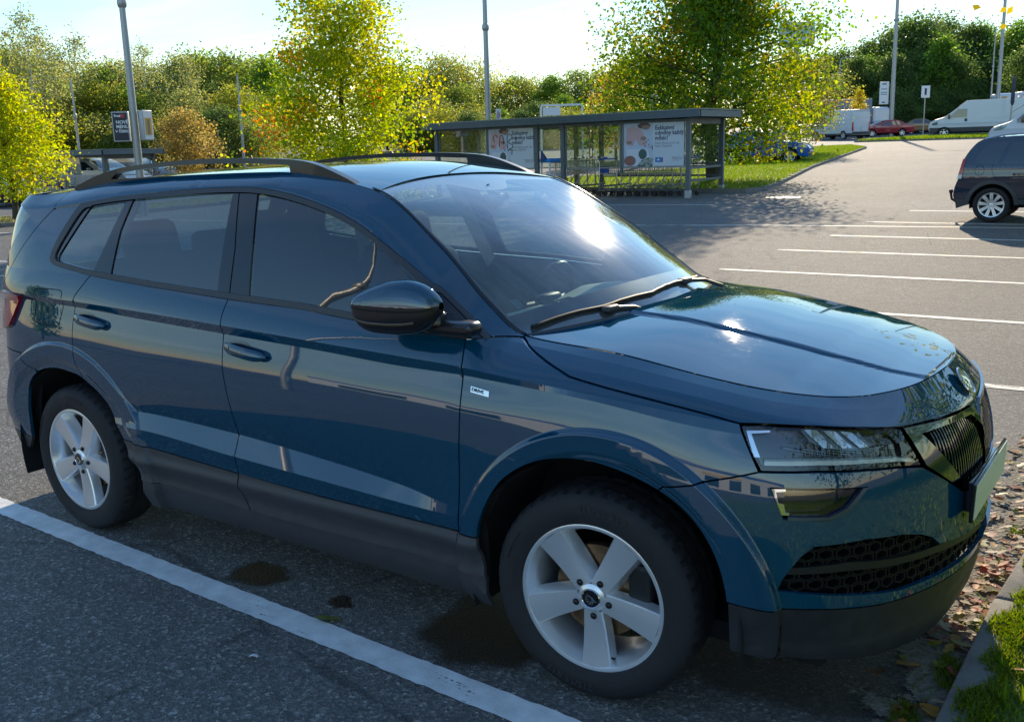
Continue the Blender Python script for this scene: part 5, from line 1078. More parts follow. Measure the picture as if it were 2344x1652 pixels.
# ------------------------------------------------------------------ trees
def make_tree(name, seed, H, R, base, nleaf, leaf, palette, trunk_r, shape='round', lean=(0, 0), nb=26, sig=.16, bark=None, patches=None, droop=.25, topgap=0):
    """tapered trunk with limbs (mesh 'trunk') and leaf-sized faces spread round the limbs (mesh 'crown')"""
    rs = np.random.RandomState(seed); rr = random.Random(seed); root = bpy.data.objects.new(name, None); COL.objects.link(root)
    tb = MB(); tp = []
    for i in range(9):
        t = i / 8; tp.append(Vector((lean[0] * t * H + rr.uniform(-.012, .012) * H * (t > 0), lean[1] * t * H + rr.uniform(-.012, .012) * H * (t > 0), t * H * .93)))
    tb.tube([tp[0] - Vector((0, 0, .15))] + tp, [trunk_r * 1.25] + [trunk_r * max(.10, (1 - i / 8) ** .85) for i in range(9)], 9)
    def prof(t):
        if shape == 'cone': return (1 - t) ** .75 * (1 - math.exp(-t * 14)) * 1.05 + .06
        if shape == 'wide': return .86 + .16 * math.sin(min(1, t * 2.6) * math.pi * .5) - .66 * max(0, t - .34) / .66
        if shape == 'cone2': return (.55 + .45 * math.sin(math.pi * min(1, t * 1.9))) * (1 - max(0, t - .25) / .75 * .72) if t < 1 else .3
        if shape == 'round': return math.sin(math.pi * min(1, max(0, .10 + .86 * t))) ** .65
        if shape == 'egg': return math.sin(math.pi * (.16 + .80 * t) ** .85) ** .8
        return .75 + .25 * math.sin(t * 9)
    cl = []
    for k in range(nb):
        t = ((k + rr.uniform(.0, .9)) / nb) ** .9; zb = base * .8 + (H * .92 - base * .8) * t * .93; az = k * 2.39996 + rr.uniform(-.4, .4); r = R * prof(t) * rr.uniform(.72, 1.12)
        i = min(7.99, zb / (H * .93) * 8); o = tp[int(i)].lerp(tp[int(i) + 1], i - int(i)); up = rr.uniform(.10, .45) * r
        pts = [o + Vector((math.cos(az) * r * q, math.sin(az) * r * q, up * q - droop * r * q * q * .4)) + Vector((rr.uniform(-1, 1), rr.uniform(-1, 1), rr.uniform(-1, 1))) * .05 * r * (q > 0) for q in (0, .3, .6, .85, 1)]
        rb = max(.004, trunk_r * .33 * (1 - t * .7)); tb.tube(pts, [rb, rb * .75, rb * .5, rb * .3, rb * .12], 5)
        for q in (.35, .55, .75, .92, 1.04):
            p = pts[0].lerp(pts[4], q); p = p + Vector((rr.gauss(0, 1), rr.gauss(0, 1), rr.gauss(0, .8))) * r * .13; cl.append((p, (.35 + .65 * q) * (.5 + r / R)))
            if rr.random() < .5:
                e = p + Vector((rr.gauss(0, 1), rr.gauss(0, 1), rr.gauss(0, .7))) * r * .22; tb.tube([p, e], [rb * .25, rb * .08], 4, caps=False); cl.append((e, .8))
    cl.append((tp[8], .7)); tro = tb.build('trunk', bark or BARK, root)
    C_ = np.array([tuple(c[0]) for c in cl]); wt = np.array([c[1] for c in cl]); idx = rs.choice(len(C_), nleaf, p=wt / wt.sum()); sg = sig * R
    p = C_[idx] + rs.normal(0, 1, (nleaf, 3)) * np.array([sg, sg, sg * .8])
    p[:, 2] = np.where(p[:, 2] < base * .55, base * .55 + rs.uniform(0, .4, nleaf) * (base * .5 + .2), p[:, 2])
    if topgap:  # a bare gap near the top, round the dead leader
        d = np.hypot(p[:, 0] - tp[8].x, p[:, 1] - tp[8].y); k = ~((p[:, 2] > H * .74) & (d < topgap)); p = p[k]; idx = idx[k]
    n = len(p); s = leaf * rs.uniform(.6, 1.25, n)[:, None]
    nrm = rs.normal(0, 1, (n, 3)); nrm[:, 2] += .35; nrm /= np.linalg.norm(nrm, axis=1)[:, None]; a = np.cross(nrm, rs.normal(0, 1, (n, 3))); a /= np.linalg.norm(a, axis=1)[:, None]; b = np.cross(nrm, a)
    V = np.stack([p - a * s * .5, p + b * s * .36 + nrm * s * .09, p + a * s * .5, p - b * s * .36 + nrm * s * .09], 1).reshape(-1, 3); F = np.arange(n)[:, None] * 4 + np.array([[0, 1, 2, 3]])
    # colour by clump with leaf-to-leaf spread
    cc = pick_cols(rs, len(C_), palette, .25); col = np.clip(cc[idx] * rs.uniform(.7, 1.35, (n, 1)), 0, 1)
    if patches:
        for (pc, prad, pcol) in patches:
            d = np.linalg.norm(p - np.array(pc), axis=1) / prad; m_ = rs.uniform(0, 1, n) < np.clip(1.25 - d, 0, .9); col[m_] = np.array(pcol) * rs.uniform(.7, 1.3, (m_.sum(), 1))
    foliage_mesh('crown', V, F, col, LEAF, root); return root
def place(root, x, y, label, cat='tree', group=None, rz=0, sc=None, dz=0):
    root.location = (x, y, zg(x, y) + dz); root.rotation_euler = (0, 0, rz)
    if sc is not None: root.scale = sc if hasattr(sc, '__len__') else (sc,) * 3
    return tag(root, label, cat, group)
YG = [(.27, .31, .012, 3), (.36, .36, .014, 3), (.19, .26, .012, 2), (.42, .36, .02, 1)]
YEL = [(.38, .37, .015, 4), (.30, .34, .018, 3), (.22, .29, .018, 2), (.46, .36, .02, .8)]
BIGG = [(.11, .18, .014, 4), (.17, .24, .016, 3), (.26, .27, .015, 1.5), (.07, .125, .02, 3), (.34, .25, .02, .5)]
OLV = [(.10, .13, .022, 3), (.14, .15, .024, 2), (.075, .105, .02, 2)]
place(make_tree('tulip_tree', 3, 6.15, 1.85, .75, 25000, .098, YG, .10, 'wide', nb=44, sig=.145, topgap=.5, patches=[((-1.35, -1.25, 2.0), .75, (.55, .17, .02)), ((-.8, -.9, 2.6), .55, (.58, .24, .02)), ((-.6, -1.0, 3.9), .45, (.55, .20, .02)), ((.75, .2, 2.9), .35, (.60, .13, .02)), ((1.3, 1.2, 1.6), .5, (.50, .26, .03))]), -13.33, 14.78, 'yellow-green tulip tree with orange patches behind the SUV roof', 'tree')
place(make_tree('tulip_tree', 8, 10.2, 3.3, 1.05, 60000, .125, BIGG, .23, 'cone2', nb=64, sig=.15, patches=[((-.9, -1.6, 4.6), 1.0, (.42, .26, .02)), ((1.2, .3, 5.6), .9, (.30, .20, .02)), ((2.0, 1.6, 2.9), 1.3, (.34, .30, .02)), ((.2, -1.4, 2.4), .9, (.36, .30, .02))]), -9.04, 27.2, 'tall dark green tulip tree standing behind the right end of the trolley shelter', 'tree')
place(make_tree('yellow_tree', 5, 4.25, 1.7, 1.0, 22000, .085, YEL, .095, 'cone', lean=(-.04, -.02), nb=34, sig=.15), -22.29, 11.19, 'bright yellow young tree on the grass strip at the left edge', 'tree')
place(make_tree('verge_tree', 12, 5.6, 2.15, 1.2, 14000, .13, [(.14, .17, .04, 3), (.20, .20, .05, 2), (.34, .24, .05, 1), (.10, .14, .03, 2)], .11, 'round', nb=26, sig=.15), -14.17, 50.76, 'smaller grey-green tree farther along the grass verge, right of the tall tulip tree', 'tree')
place(make_tree('golden_tree', 14, 3.6, 1.35, .5, 8000, .11, [(.26, .19, .06, 3), (.22, .18, .06, 2), (.30, .21, .06, 1)], .06, 'round', nb=24, sig=.17), -34.3, 26.2, 'small golden-brown tree behind the left lamp post with the advert boxes', 'tree')
place(make_tree('golden_conifer', 15, 4.7, 1.05, .3, 3200, .14, [(.38, .31, .04, 3), (.30, .27, .04, 2)], .08, 'cone', nb=26, sig=.16), -21.8, 89.1, 'small yellow cone-shaped tree behind the red car', 'tree')
place(make_tree('golden_tree', 18, 5.6, 1.7, .8, 4200, .16, [(.34, .24, .04, 3), (.30, .18, .05, 2), (.24, .22, .04, 2)], .09, 'cone', nb=24, sig=.17), -21.5, 43.5, 'yellow-brown tree above the shelter roof, just left of the tall tulip tree', 'tree')
place(make_tree('feathery_tree', 21, 6.4, 2.5, 1.4, 16000, .16, [(.26, .26, .03, 3), (.18, .22, .02, 2), (.36, .28, .03, 2)], .12, 'round', nb=30, sig=.16, droop=.9), 4.92, 14.9, 'tree reaching in with drooping yellow-green leaves at the top right edge', 'tree')
# trees on the lawn in front of the SUV and across the road behind: seen in the paint
for i, (x, y, s, z) in enumerate(((10.5, 3.5, 1.25, 0), (12.5, -3.5, 1.5, 1), (9.5, 10.5, 1.3, 2))):
    place(make_tree('lawn_tree', 30 + i, 7.2 * s, 2.6 * s, 1.6, 3600, .26, BIGG if i != 1 else OLV, .18, 'egg', nb=28, sig=.17), x, y, ('broad green tree on the lawn straight ahead of the SUV', 'large olive tree on the lawn to the right of the SUV', 'green tree on the lawn ahead of the empty bays')[i], 'tree')
# ---- the wood: nine built trees, copied with their own size and turn
WOODP = [[(.15, .19, .035, 3), (.21, .24, .045, 2), (.10, .14, .028, 2)], [(.115, .185, .032, 3), (.16, .24, .035, 2)], [(.18, .20, .065, 3), (.25, .26, .08, 2)], [(.23, .23, .035, 3), (.30, .26, .04, 1), (.17, .21, .04, 2)], [(.075, .12, .032, 3), (.115, .155, .04, 2)]]
PROTO = []
for i, (sh, Rr, bs, nl, pal, sg) in enumerate((('round', .36, .10, 5200, 0, .16), ('egg', .30, .12, 5200, 1, .15), ('round', .42, .06, 5600, 2, .17), ('round', .33, .08, 5200, 3, .16), ('egg', .27, .10, 5200, 4, .15), ('cone', .26, .08, 4200, 1, .15), ('round', .50, .03, 5200, 3, .18), ('egg', .36, .05, 5200, 4, .17))):
    t = make_tree('wood_tree', 60 + i, 10.0, Rr * 10, bs * 10, nl * 2, .25, WOODP[pal], .16, sh, nb=34, sig=sg); PROTO.append(t)
BIRCH = []
WHITEBARK = mat('birch_bark', (.52, .50, .46), rough=.8, var=.4, vscale=5)
for i in range(2): BIRCH.append(make_tree('birch', 90 + i, 10.0, 1.9, 3.0, 4200, .135, WOODP[2], .085, 'egg', nb=34, sig=.14, bark=WHITEBARK, droop=.8))
_used = set()
def put(proto, x, y, h, rz, label, group, wide=1.0):
    o = proto if proto.name not in _used else copy_tree(proto); _used.add(proto.name); s = h / 10.0
    o.location = (x, y, zg(x, y) - .1); o.rotation_euler = (0, 0, rz); o.scale = (s * wide, s * wide, s); tag(o, label, 'tree', group); return o
def cam_xy(px, Z):  # ground place at image column px (full-size photo) and depth Z along the view
    k = (px - 1172.0) / 2245.154; return (CAM_POS[0] + Z * (math.cos(YAW) * .98 + math.sin(YAW) * k), CAM_POS[1] + Z * (math.sin(YAW) * .98 - math.cos(YAW) * k))
def skyline(px): return float(np.interp(px, [-150, 0, 120, 230, 330, 430, 520, 600, 700, 850, 960, 1050, 1130, 1220, 1300, 1400, 1500, 1850, 1920, 1990, 2060, 2150, 2250, 2344, 2500], [60, 75, 130, 165, 128, 148, 120, 125, 150, 165, 150, 132, 170, 185, 150, 165, 160, 140, 92, 70, 48, 40, 60, 40, 30]))
def top_h(px, Z, ytop, x, y): hzn = 372 - .0283 * px; return (hzn - ytop) / 2245.0 * Z + 1.64 - zg(x, y)
wr = random.Random(5)
KIND = ('rounded olive', 'fresh green', 'broad greyish', 'yellowish olive', 'narrow dark green', 'pointed green', 'spreading', 'dense deep green')
MARK = (((-400, 'beyond the left edge'), (30, 'above the yellow tree'), (110, 'right of the yellow tree'), (190, 'above the left shelter'), (270, 'left of the advert post'), (350, 'right of the advert post'), (430, 'above the golden-brown tree'), (500, 'right of the golden-brown tree'), (560, 'by the slim lamp post'), (610, 'left of the tulip tree')),
        ((600, 'behind the big yellow-green tree'), (940, 'right of the tulip tree'), (1010, 'above the long shelter left end'), (1070, 'left of the middle lamp post'), (1125, 'right of the middle lamp post'), (1190, 'above the white gantry'), (1270, 'left of the pale pillar'), (1340, 'right of the pale pillar'), (1410, 'behind the tall tulip tree')),
        ((1500, 'behind the verge tree'), (1900, 'above the rear of the white van'), (1950, 'above the yellow cone tree'), (1990, 'left of the signed post'), (2045, 'right of the signed post'), (2100, 'above the small road sign'), (2160, 'above the cab of the delivery van'), (2220, 'above the delivery van'), (2275, 'by the two right posts'), (2330, 'at the right edge')))
_seen = {}
def mark(zone, q): return [m[1] for m in MARK[zone] if q >= m[0]][-1]
def uniq(lab, size):
    for extra in ('', size + ' ', 'very ' + ('tall ' if size == 'taller' else 'small ')):
        l = extra + lab
        if l not in _seen: _seen[l] = 1; return l
    return extra + lab
for zone, a, b, step, Z0, Z1 in ((0, -160, 640, 46, 88, 104), (1, 640, 1480, 52, 112, 128), (2, 1800, 2560, 44, 112, 126)):
    px = a
    while px < b:
        for row in range(2):
            Z = (Z0 if row == 0 else Z1) + wr.uniform(-5, 5); q = px + wr.uniform(-18, 18) + row * step / 2; x, y = cam_xy(q, Z)
            if (zone == 1 and 660 < q < 900) or (zone == 2 and q < 1860): continue
            h = top_h(q, Z, skyline(q) + (wr.uniform(35, 95) if row == 0 else wr.uniform(-12, 16)), x, y); kinds = ((0, 1, 2, 3, 7), (0, 3, 2, 6, 1), (4, 7, 1, 5, 4))[zone]; k = wr.choice(kinds)
            lab = '%s tree %s wood, %s' % (KIND[k], 'fronting the' if row == 0 else 'topping the', mark(zone, q))
            put(PROTO[k], x, y, max(3.0, h), wr.uniform(0, 6.28), uniq(lab, 'smaller' if h < 9 else 'taller'), ('trees of the left wood', 'trees of the middle wood', 'trees of the right wood')[zone], wide=wr.uniform(.85, 1.15))
        px += step
for zone, a, b, n, Z in ((0, -60, 640, 17, 80), (1, 940, 1420, 12, 100), (2, 1870, 2400, 13, 106)):
    for i in range(n):
        q = a + (b - a) * (i + wr.random()) / n; x, y = cam_xy(q, Z + wr.uniform(-3, 3)); k = wr.choice((2, 6, 7) if zone != 2 else (7, 4)); put(PROTO[k], x, y, wr.uniform(3.2, 5.2), wr.uniform(0, 6.28), uniq('low %s bush at the foot of the wood, %s' % (KIND[k].split()[-1], mark(zone, q)), 'smaller' if i % 2 else 'wider'), ('bushes at the wood edge, left', 'bushes behind the shelter', 'bushes behind the vans')[zone], wide=1.5)
for i, (q, yt, Z) in enumerate(((12, 18, 78), (75, 42, 80), (150, 6, 76), (178, 60, 82), (255, 60, 84), (395, 85, 90), (490, 112, 92), (45, 95, 74), (118, 100, 79))):
    x, y = cam_xy(q, Z); put(BIRCH[i % 2], x, y, top_h(q, Z, yt, x, y), i * 1.3, ('sparse birch at the very top left corner of the view', 'thin birch second from the top left corner, above the yellow tree', 'tallest thin birch, its top near the upper edge above the left shelter', 'birch close to the right of the tallest one', 'bare-topped birch crossed by the post with the advert boxes', 'lone thin birch top above the golden-brown tree', 'small birch top left of the big yellow-green tree', 'lower birch in front of the wood behind the yellow tree', 'lower white-stemmed birch in front of the wood above the left shelter')[i], 'birches rising above the wood')
# ------------------------------------------------------------------ lamp posts, signs, shelters, trolleys
POLE = mat('galvanised_pole', (.36, .37, .38), rough=.42, metal=.55, var=.12, vscale=4)
STEEL = mat('shelter_steel', (.085, .115, .135), rough=.45, metal=.2, var=.1, vscale=3)
STEEL2 = mat('shelter_post_steel', (.115, .14, .155), rough=.5, var=.12, vscale=5)
WIRE = mat('trolley_wire', (.42, .43, .44), rough=.3, metal=.85)
BLUEP = mat('blue_plastic', (.01, .07, .32), rough=.4)
def lamp_post(x, y, H, r0, label, collar=5.6, name='lamp_post', arm=True, group=None):
    t = thing(name, label, 'lamp post', (x, y, zg(x, y)), 0, group)
    m = MB(); m.tube([(0, 0, -.1), (0, 0, H * .35), (0, 0, H)], [r0, r0 * .82, r0 * .5], 14); m.build('pole', POLE, t)
    c = MB(); c.lathe([(r0 * .72, collar - .14), (r0 * 1.0, collar - .10), (r0 * 1.12, collar), (r0 * 1.0, collar + .10), (r0 * .62, collar + .14)], 16, axis='z'); c.build('collar', POLE, t)
    d = MB(); d.rbox((r0 * .95, 0, .75), (.02, r0 * .9, .42), r=.006); d.build('inspection_door', POLE, t)
    if arm:
        a = MB(); a.tube([(0, 0, H), (.12, .05, H + .16), (.8, .35, H + .24)], .035, 8); a.build('arm', POLE, t)
        h = MB(); h.rbox((1.05, .46, H + .24), (.62, .24, .10), r=.03, rot=Matrix.Rotation(.41, 3, 'Z')); h.build('lamp_head', POLE, t)
    return t
LP = lamp_post(-20.08, 13.63, 10.5, .115, 'grey lamp post at the left carrying two advert boxes', collar=5.62)
lamp_post(-18.93, 28.51, 11, .125, 'grey lamp post in the middle, seen above the long trolley shelter', collar=5.75)
lamp_post(-19.33, 90.69, 15.5, .22, 'tall grey lamp post rising behind the red car', collar=10.0)
lamp_post(-11.76, 97.2, 16, .20, 'tall grey lamp post above the vans at the right edge', collar=11.5)
lamp_post(-13.5, 104.3, 9.5, .10, 'shorter double lamp post left of the tall one above the vans', collar=6.0)
lamp_post(-34.64, 29.72, 5.0, .075, 'slim grey lamp post in front of the wood, right of the golden-brown tree', collar=3.4, arm=False)
lamp_post(-41.29, 25.19, 5.2, .075, 'slim leaning-looking lamp post behind the left trolley shelter', collar=3.4, arm=False)
lamp_post(-25.57, 95.66, 7.2, .10, 'slim lamp post in front of the dark wood left of the yellow conifer', collar=6)
lamp_post(-4.85, -6.85, 11, .075, 'lamp post across the aisle behind the camera, mirrored in the SUV window', collar=5.2)
# two advert light boxes back to back on the left post: flat printed faces in frames
def ad_box(name, loc, rz, w, h, label, face):
    t = thing(name, label, 'advert box', loc, rz)
    m = MB(); m.rbox((0, 0, 0), (w, .14, h), r=.02); m.build('case', mat('ad_case_grey', (.42, .44, .47), rough=.4, metal=.3), t)
    p = MB(); p.box((0, -.0725, 0), (w - .06, .004, h - .06)); po = p.build('poster', face, t); return t, po
WHITEP = mat('print_white', (.72, .74, .76), rough=.45); NAVY = mat('print_navy', (.010, .013, .030), rough=.4); REDP = mat('print_red', (.55, .03, .03), rough=.5); YELP = mat('print_yellow', (.62, .38, .06), rough=.45); INK = mat('print_dark_blue', (.012, .03, .10), rough=.5); GREYP = mat('print_grey', (.30, .33, .38), rough=.5)
rzb = math.atan2(4.009 + 20.08, 13.63 + 3.204)
b1, po = ad_box('advert_box', (-20.44, 13.46, 2.50), .74, .44, .80, 'black advert box with white hand lettering on the left lamp post', NAVY)
tx = MB(); fn = lambda dx, dz: (lambda x, y: (dx + x, -.0752, dz + y))
for txt, sz, x0, z0 in (('Fresh', .085, -.15, .26), ('NOVÉ', .12, -.12, .08), ('MENU', .12, -.12, -.04), ('V ČESKU', .095, -.15, -.155)): text_mesh(tx, txt, sz, fn(x0, z0), bold=.004)
tx.build('lettering', WHITEP, po); dd = MB(); dd.lathe([(.0001, 0), (.05, 0)], 20, c=(.07, -.0756, .285)); dd.build('red_dot', REDP, po)
b2, po = ad_box('advert_box', (-19.90, 13.86, 2.52), .74 + 1.15, .42, .80, 'pale advert box with a yellow poster on the left lamp post', WHITEP)
yb = MB(); yb.box((0, -.0755, -.03), (.28, .003, .46)); yb.build('yellow_panel', YELP, po); pt = MB(); pt.box((.01, -.0785, -.04), (.10, .003, .40)); pt.build('printed_figure', mat('print_brown', (.25, .14, .09), rough=.5), po)
# white hanging sign on the right tall post
t = thing('hanging_sign', 'white portrait sign board fixed to the tall post behind the red car', 'sign', (-20.0, 90.4, 5.5), .56)
m = MB(); m.rbox((0, 0, 0), (.80, .08, 1.95), r=.02); bo = m.build('board', WHITEP, t)
for dz_, w_, c_ in ((.78, .4, INK), (.35, .5, GREYP), (.05, .55, mat('print_teal', (.15, .35, .36), rough=.5)), (-.12, .55, GREYP), (-.8, .3, INK)): q = MB(); q.box((-.03, -.043, dz_), (w_, .004, .09)); q.build('printed_line', c_, bo)
m = MB(); [m.tube([(.4, 0, z_), (.72, 0, z_)], .03, 6) for z_ in (.7, -.7)]; m.build('bracket', POLE, t)
# small flag-like banner by the middle post
t = thing('banner', 'small pink and white banner beside the middle lamp post above the shelter roof', 'banner', (-18.62, 28.75, 2.92), .65); m = MB(); m.rbox((0, 0, 0), (.20, .05, .42), r=.01); bo = m.build('board', WHITEP, t); q = MB(); q.add([(-.08, -.027, -.18), (.05, -.027, -.15), (.08, -.027, .02), (.0, -.027, .16), (-.06, -.027, .05)], [(0, 1, 2, 3, 4)]); q.build('printed_figure', mat('print_pink', (.42, .28, .38), rough=.5), bo)
# ---- the long trolley shelter
GLS = glass_mat('shelter_glass', (.80, .86, .84), 1.5, dust=.05)
def shelter(name, label, x1, x0, yf, yb, zt, tilt, posts, group=None):
    t = thing(name, label, 'trolley shelter', (0, 0, 0), 0, group); zr = lambda x: zt - tilt * (x1 - x)
    for x in posts:
        for y in (yf, yb):
            m = MB(); g = zg(x, y); m.box((x, y, (g + .18 + zr(x) - .16) / 2), (.115, .10, zr(x) - .16 - g - .18)); m.build('post', STEEL2, t)
            f = MB(); f.rbox((x, y, g + .09), (.15, .14, .20), r=.012); f.build('post_foot', mat('zinc_foot', (.42, .43, .42), rough=.5, metal=.4), t)
    for y, nm_ in ((yf - .36, 'fascia'), (yb + .15, 'fascia')):
        m = MB(); a = [(x0 - .25, y, zr(x0 - .25) - .17), (x1 + .42, y, zr(x1 + .42) - .17)]
        m.add([(a[0][0], y, a[0][2]), (a[1][0], y, a[1][2]), (a[1][0], y, a[1][2] + .17), (a[0][0], y, a[0][2] + .17), (a[0][0], y + .05, a[0][2]), (a[1][0], y + .05, a[1][2]), (a[1][0], y + .05, a[1][2] + .17), (a[0][0], y + .05, a[0][2] + .17)], [(0, 1, 2, 3), (5, 4, 7, 6), (4, 0, 3, 7), (1, 5, 6, 2), (3, 2, 6, 7), (4, 5, 1, 0)]); m.build(nm_, STEEL, t)
    for x in (x0 - .25, x1 + .37):
        m = MB(); m.box((x + .025, (yf + yb) / 2 - .10, zr(x) - .085), (.05, yb - yf + .55, .16)); m.build('end_fascia', STEEL2, t)
        m = MB(); m.box((x + (.05 if x < x1 else -.45), (yf + yb) / 2, zr(x) - .25), (.04, yb - yf - .1, .16)); m.build('end_beam', STEEL2, t)
    m = MB(); m.add([(x0 - .26, yf - .37, zr(x0) + .002), (x1 + .43, yf - .37, zr(x1) + .012), (x1 + .43, yb + .21, zr(x1) + .012), (x0 - .26, yb + .21, zr(x0) + .002), (x0 - .26, yf - .37, zr(x0) + .03), (x1 + .43, yf - .37, zr(x1) + .04), (x1 + .43, yb + .21, zr(x1) + .04), (x0 - .26, yb + .21, zr(x0) + .03)], [(0, 1, 2, 3)[::-1], (4, 5, 6, 7), (0, 1, 5, 4), (1, 2, 6, 5), (2, 3, 7, 6), (3, 0, 4, 7)]); m.build('roof', mat('roof_sheet', (.20, .25, .25), rough=.5, metal=.3), t)
    for y in (yf, yb):
        m = MB(); m.box(((x0 + x1) / 2, y, zr((x0 + x1) / 2) - .21), (x1 - x0, .07, .07)); m.build('top_rail', STEEL2, t)
    return t, zr
ST, zr = shelter('trolley_shelter', 'long grey steel trolley shelter with two pale posters, left of the tall tree', -7.0, -15.5, 20.96, 23.16, 2.46, .006, (-7.06, -10.90, -11.78, -15.45))
def pane(t, xa, xb, za, zb_, y, frame=True):
    m = MB(); m.box(((xa + xb) / 2, y, (za + zb_) / 2), (xb - xa - .03, .010, zb_ - za - .03)); m.build('glass_pane', GLS, t)
    if frame:
        for (cx, cz, w_, h_) in (((xa + xb) / 2, za, xb - xa, .035), ((xa + xb) / 2, zb_, xb - xa, .035), (xa, (za + zb_) / 2, .03, zb_ - za - .036), (xb, (za + zb_) / 2, .03, zb_ - za - .036)): f = MB(); f.box((cx, y, cz), (w_, .032, h_)); f.build('pane_frame', mat('pane_frame_alu', (.30, .34, .36), rough=.4, metal=.5), t)
for xa, xb in ((-10.82, -9.10), (-9.00, -7.14), (-13.50, -11.86), (-15.38, -13.60)): pane(ST, xa, xb, 1.03, 2.22, 21.0)
for xa, xb in ((-15.38, -13.3), (-13.2, -11.3), (-11.2, -9.2), (-9.1, -7.14)): pane(ST, xa, xb, 1.0, 2.22, 23.14)
for (x_, y_) in ((-9.05, 21.0), (-13.55, 21.0)): m = MB(); m.box((x_, y_, (zg(x_, y_) + 2.24) / 2 + .35), (.07, .05, 1.4)); m.build('mullion', STEEL2, ST)
for z_ in (.62, .95):
    m = MB(); m.box((-9.0, 23.05, z_ + .12), (3.9, .05, .05)); m.build('guard_rail', STEEL2, ST)
    m = MB(); m.box((-7.06, 22.06, z_ + .05), (.05, 2.1, .06)); m.build('guard_rail', STEEL2, ST)
for i in range(5): m = MB(); m.box((-8.0 - i * .9, 22.0, .52), (.05, 1.9, .05)); m.build('guide_rail', STEEL2, ST)
# the posters: flat prints hung behind the glass
def poster(x0, x1, z0, z1, y, label, scrawl=False):
    t = thing('poster', label, 'poster', ((x0 + x1) / 2, y, z0), 0); w, h = x1 - x0, z1 - z0
    m = MB(); m.rbox((0, 0, h / 2), (w, .03, h), r=.006); pb_ = m.build('board', mat('poster_paper', (.62, .68, .74), rough=.4), t); Y = -.0165
    F_ = lambda x, z, d=0: (x * w - w / 2, Y - d, z * h)
    def shp(nm_, pts, c, d): q = MB(); q.add([F_(a, b, d) for a, b in pts], [tuple(range(len(pts)))]); q.build(nm_, c, pb_)
    ell = lambda cx, cz, rx, rz, n=18: [(cx + rx * math.cos(a), cz + rz * math.sin(a)) for a in np.linspace(0, 2 * math.pi, n, endpoint=False)]
    PINK, SKIN, HAIR, LIL, GRN = mat('print_pink_cloth', (.62, .40, .42), rough=.5), mat('print_skin', (.36, .22, .18), rough=.5), mat('print_brown_hair', (.14, .09, .08), rough=.5), mat('print_white_cloth', (.70, .72, .80), rough=.5), mat('print_green', (.06, .12, .11), rough=.5)
    shp('printed_photo', [(.0, .0), (.485, .0), (.485, 1), (.0, 1)], mat('print_pale_blue', (.52, .60, .72), rough=.5), .0004)
    shp('printed_dress', [(.04, .40), (.40, .40), (.47, .02), (.06, .02)], LIL, .0008); shp('printed_blouse', [(.02, .58), (.05, .88), (.16, .93), (.30, .84), (.37, .66), (.38, .46), (.26, .48), (.20, .62), (.15, .47), (.04, .50)], PINK, .0012); shp('printed_hair', ell(.34, .93, .11, .07), HAIR, .0014); shp('printed_face', ell(.37, .89, .07, .055), SKIN, .0017); shp('printed_hand', ell(.33, .64, .05, .045), SKIN, .0018); shp('printed_hand', ell(.09, .555, .05, .04), SKIN, .0018)
    shp('printed_basket', ell(.10, .13, .10, .12), mat('print_rust', (.30, .14, .12), rough=.5), .0016); shp('printed_leaves', ell(.62 * .48 + .02, .28, .07, .12), GRN, .0018); shp('printed_leaves', [(.22, .0), (.30, .14), (.42, .20), (.485, .16), (.485, .0)], GRN, .002)
    for cx, cz in ((.30, .07), (.37, .12), (.44, .08), (.40, .03), (.46, .15)): shp('printed_melon', ell(cx, cz, .045, .045), mat('print_pale_green', (.34, .40, .36), rough=.5), .0024)
    for cx, cz in ((.34, .52), (.38, .56), (.42, .50), (.36, .46), (.41, .60), (.44, .44)): shp('printed_flower', ell(cx, cz, .014, .014, 8), HAIR, .0022)
    q = MB()
    tf = lambda x0_, z0_: (lambda x, z: F_(x0_ + x / w, z0_ + z / h, .0026))
    for tx_, sz, xx, zz_ in (('Exkluzivní', .152, .525, .83), ('odměny každý', .152, .525, .715), ('měsíc?', .152, .525, .60)): text_mesh(q, tx_, sz, tf(xx, zz_), bold=.003, sx=.92)
    q.build('headline', INK, pb_); q = MB()
    for tx_, sz, xx, zz_ in (('Další důvod proč mít', .088, .525, .50), ('kartu Clubcard', .088, .525, .435)): text_mesh(q, tx_, sz, tf(xx, zz_), bold=.001, sx=.92)
    tag(q.build('small_print', GREYP, pb_), kind='stuff'); q = MB(); text_mesh(q, 'TESCO', .10, tf(.80, .145), bold=.002); text_mesh(q, 'Na cestě s vámi', .034, tf(.80, .11)); q.build('brand_lettering', GREYP, pb_)
    if not scrawl: shp('loyalty_card', [(.53, .09), (.66, .09), (.66, .20), (.53, .20)], mat('card_blue', (.04, .20, .50), rough=.4), .0024); shp('loyalty_card_flash', [(.55, .13), (.61, .13), (.585, .185)], WHITEP, .003); shp('loyalty_card_red', [(.635, .10), (.66, .11), (.66, .195)], REDP, .003)
    if not scrawl: shp('dark_mark', [(.472, .37), (.485, .37), (.487, .48), (.474, .48)], NAVY, .003)
    if scrawl:
        q = MB(); strokes = [[(.13, .66), (.10, .78), (.16, .84), (.20, .78)], [(.24, .55), (.26, .80), (.31, .82), (.34, .72), (.335, .62)], [(.25, .66), (.36, .66)], [(.42, .50), (.425, .82), (.50, .84), (.53, .76), (.44, .66), (.54, .58), (.53, .52), (.43, .45)], [(.47, .46), (.52, .46), (.515, .34)], [(.62, .78), (.615, .70)]]
        for s_ in strokes: q.tube([F_(a, b, .003) for a, b in catmull(s_, 4)], .010, 4)
        q.build('sprayed_scrawl', mat('black_spray', (.02, .025, .035), rough=.6), pb_)
    return t
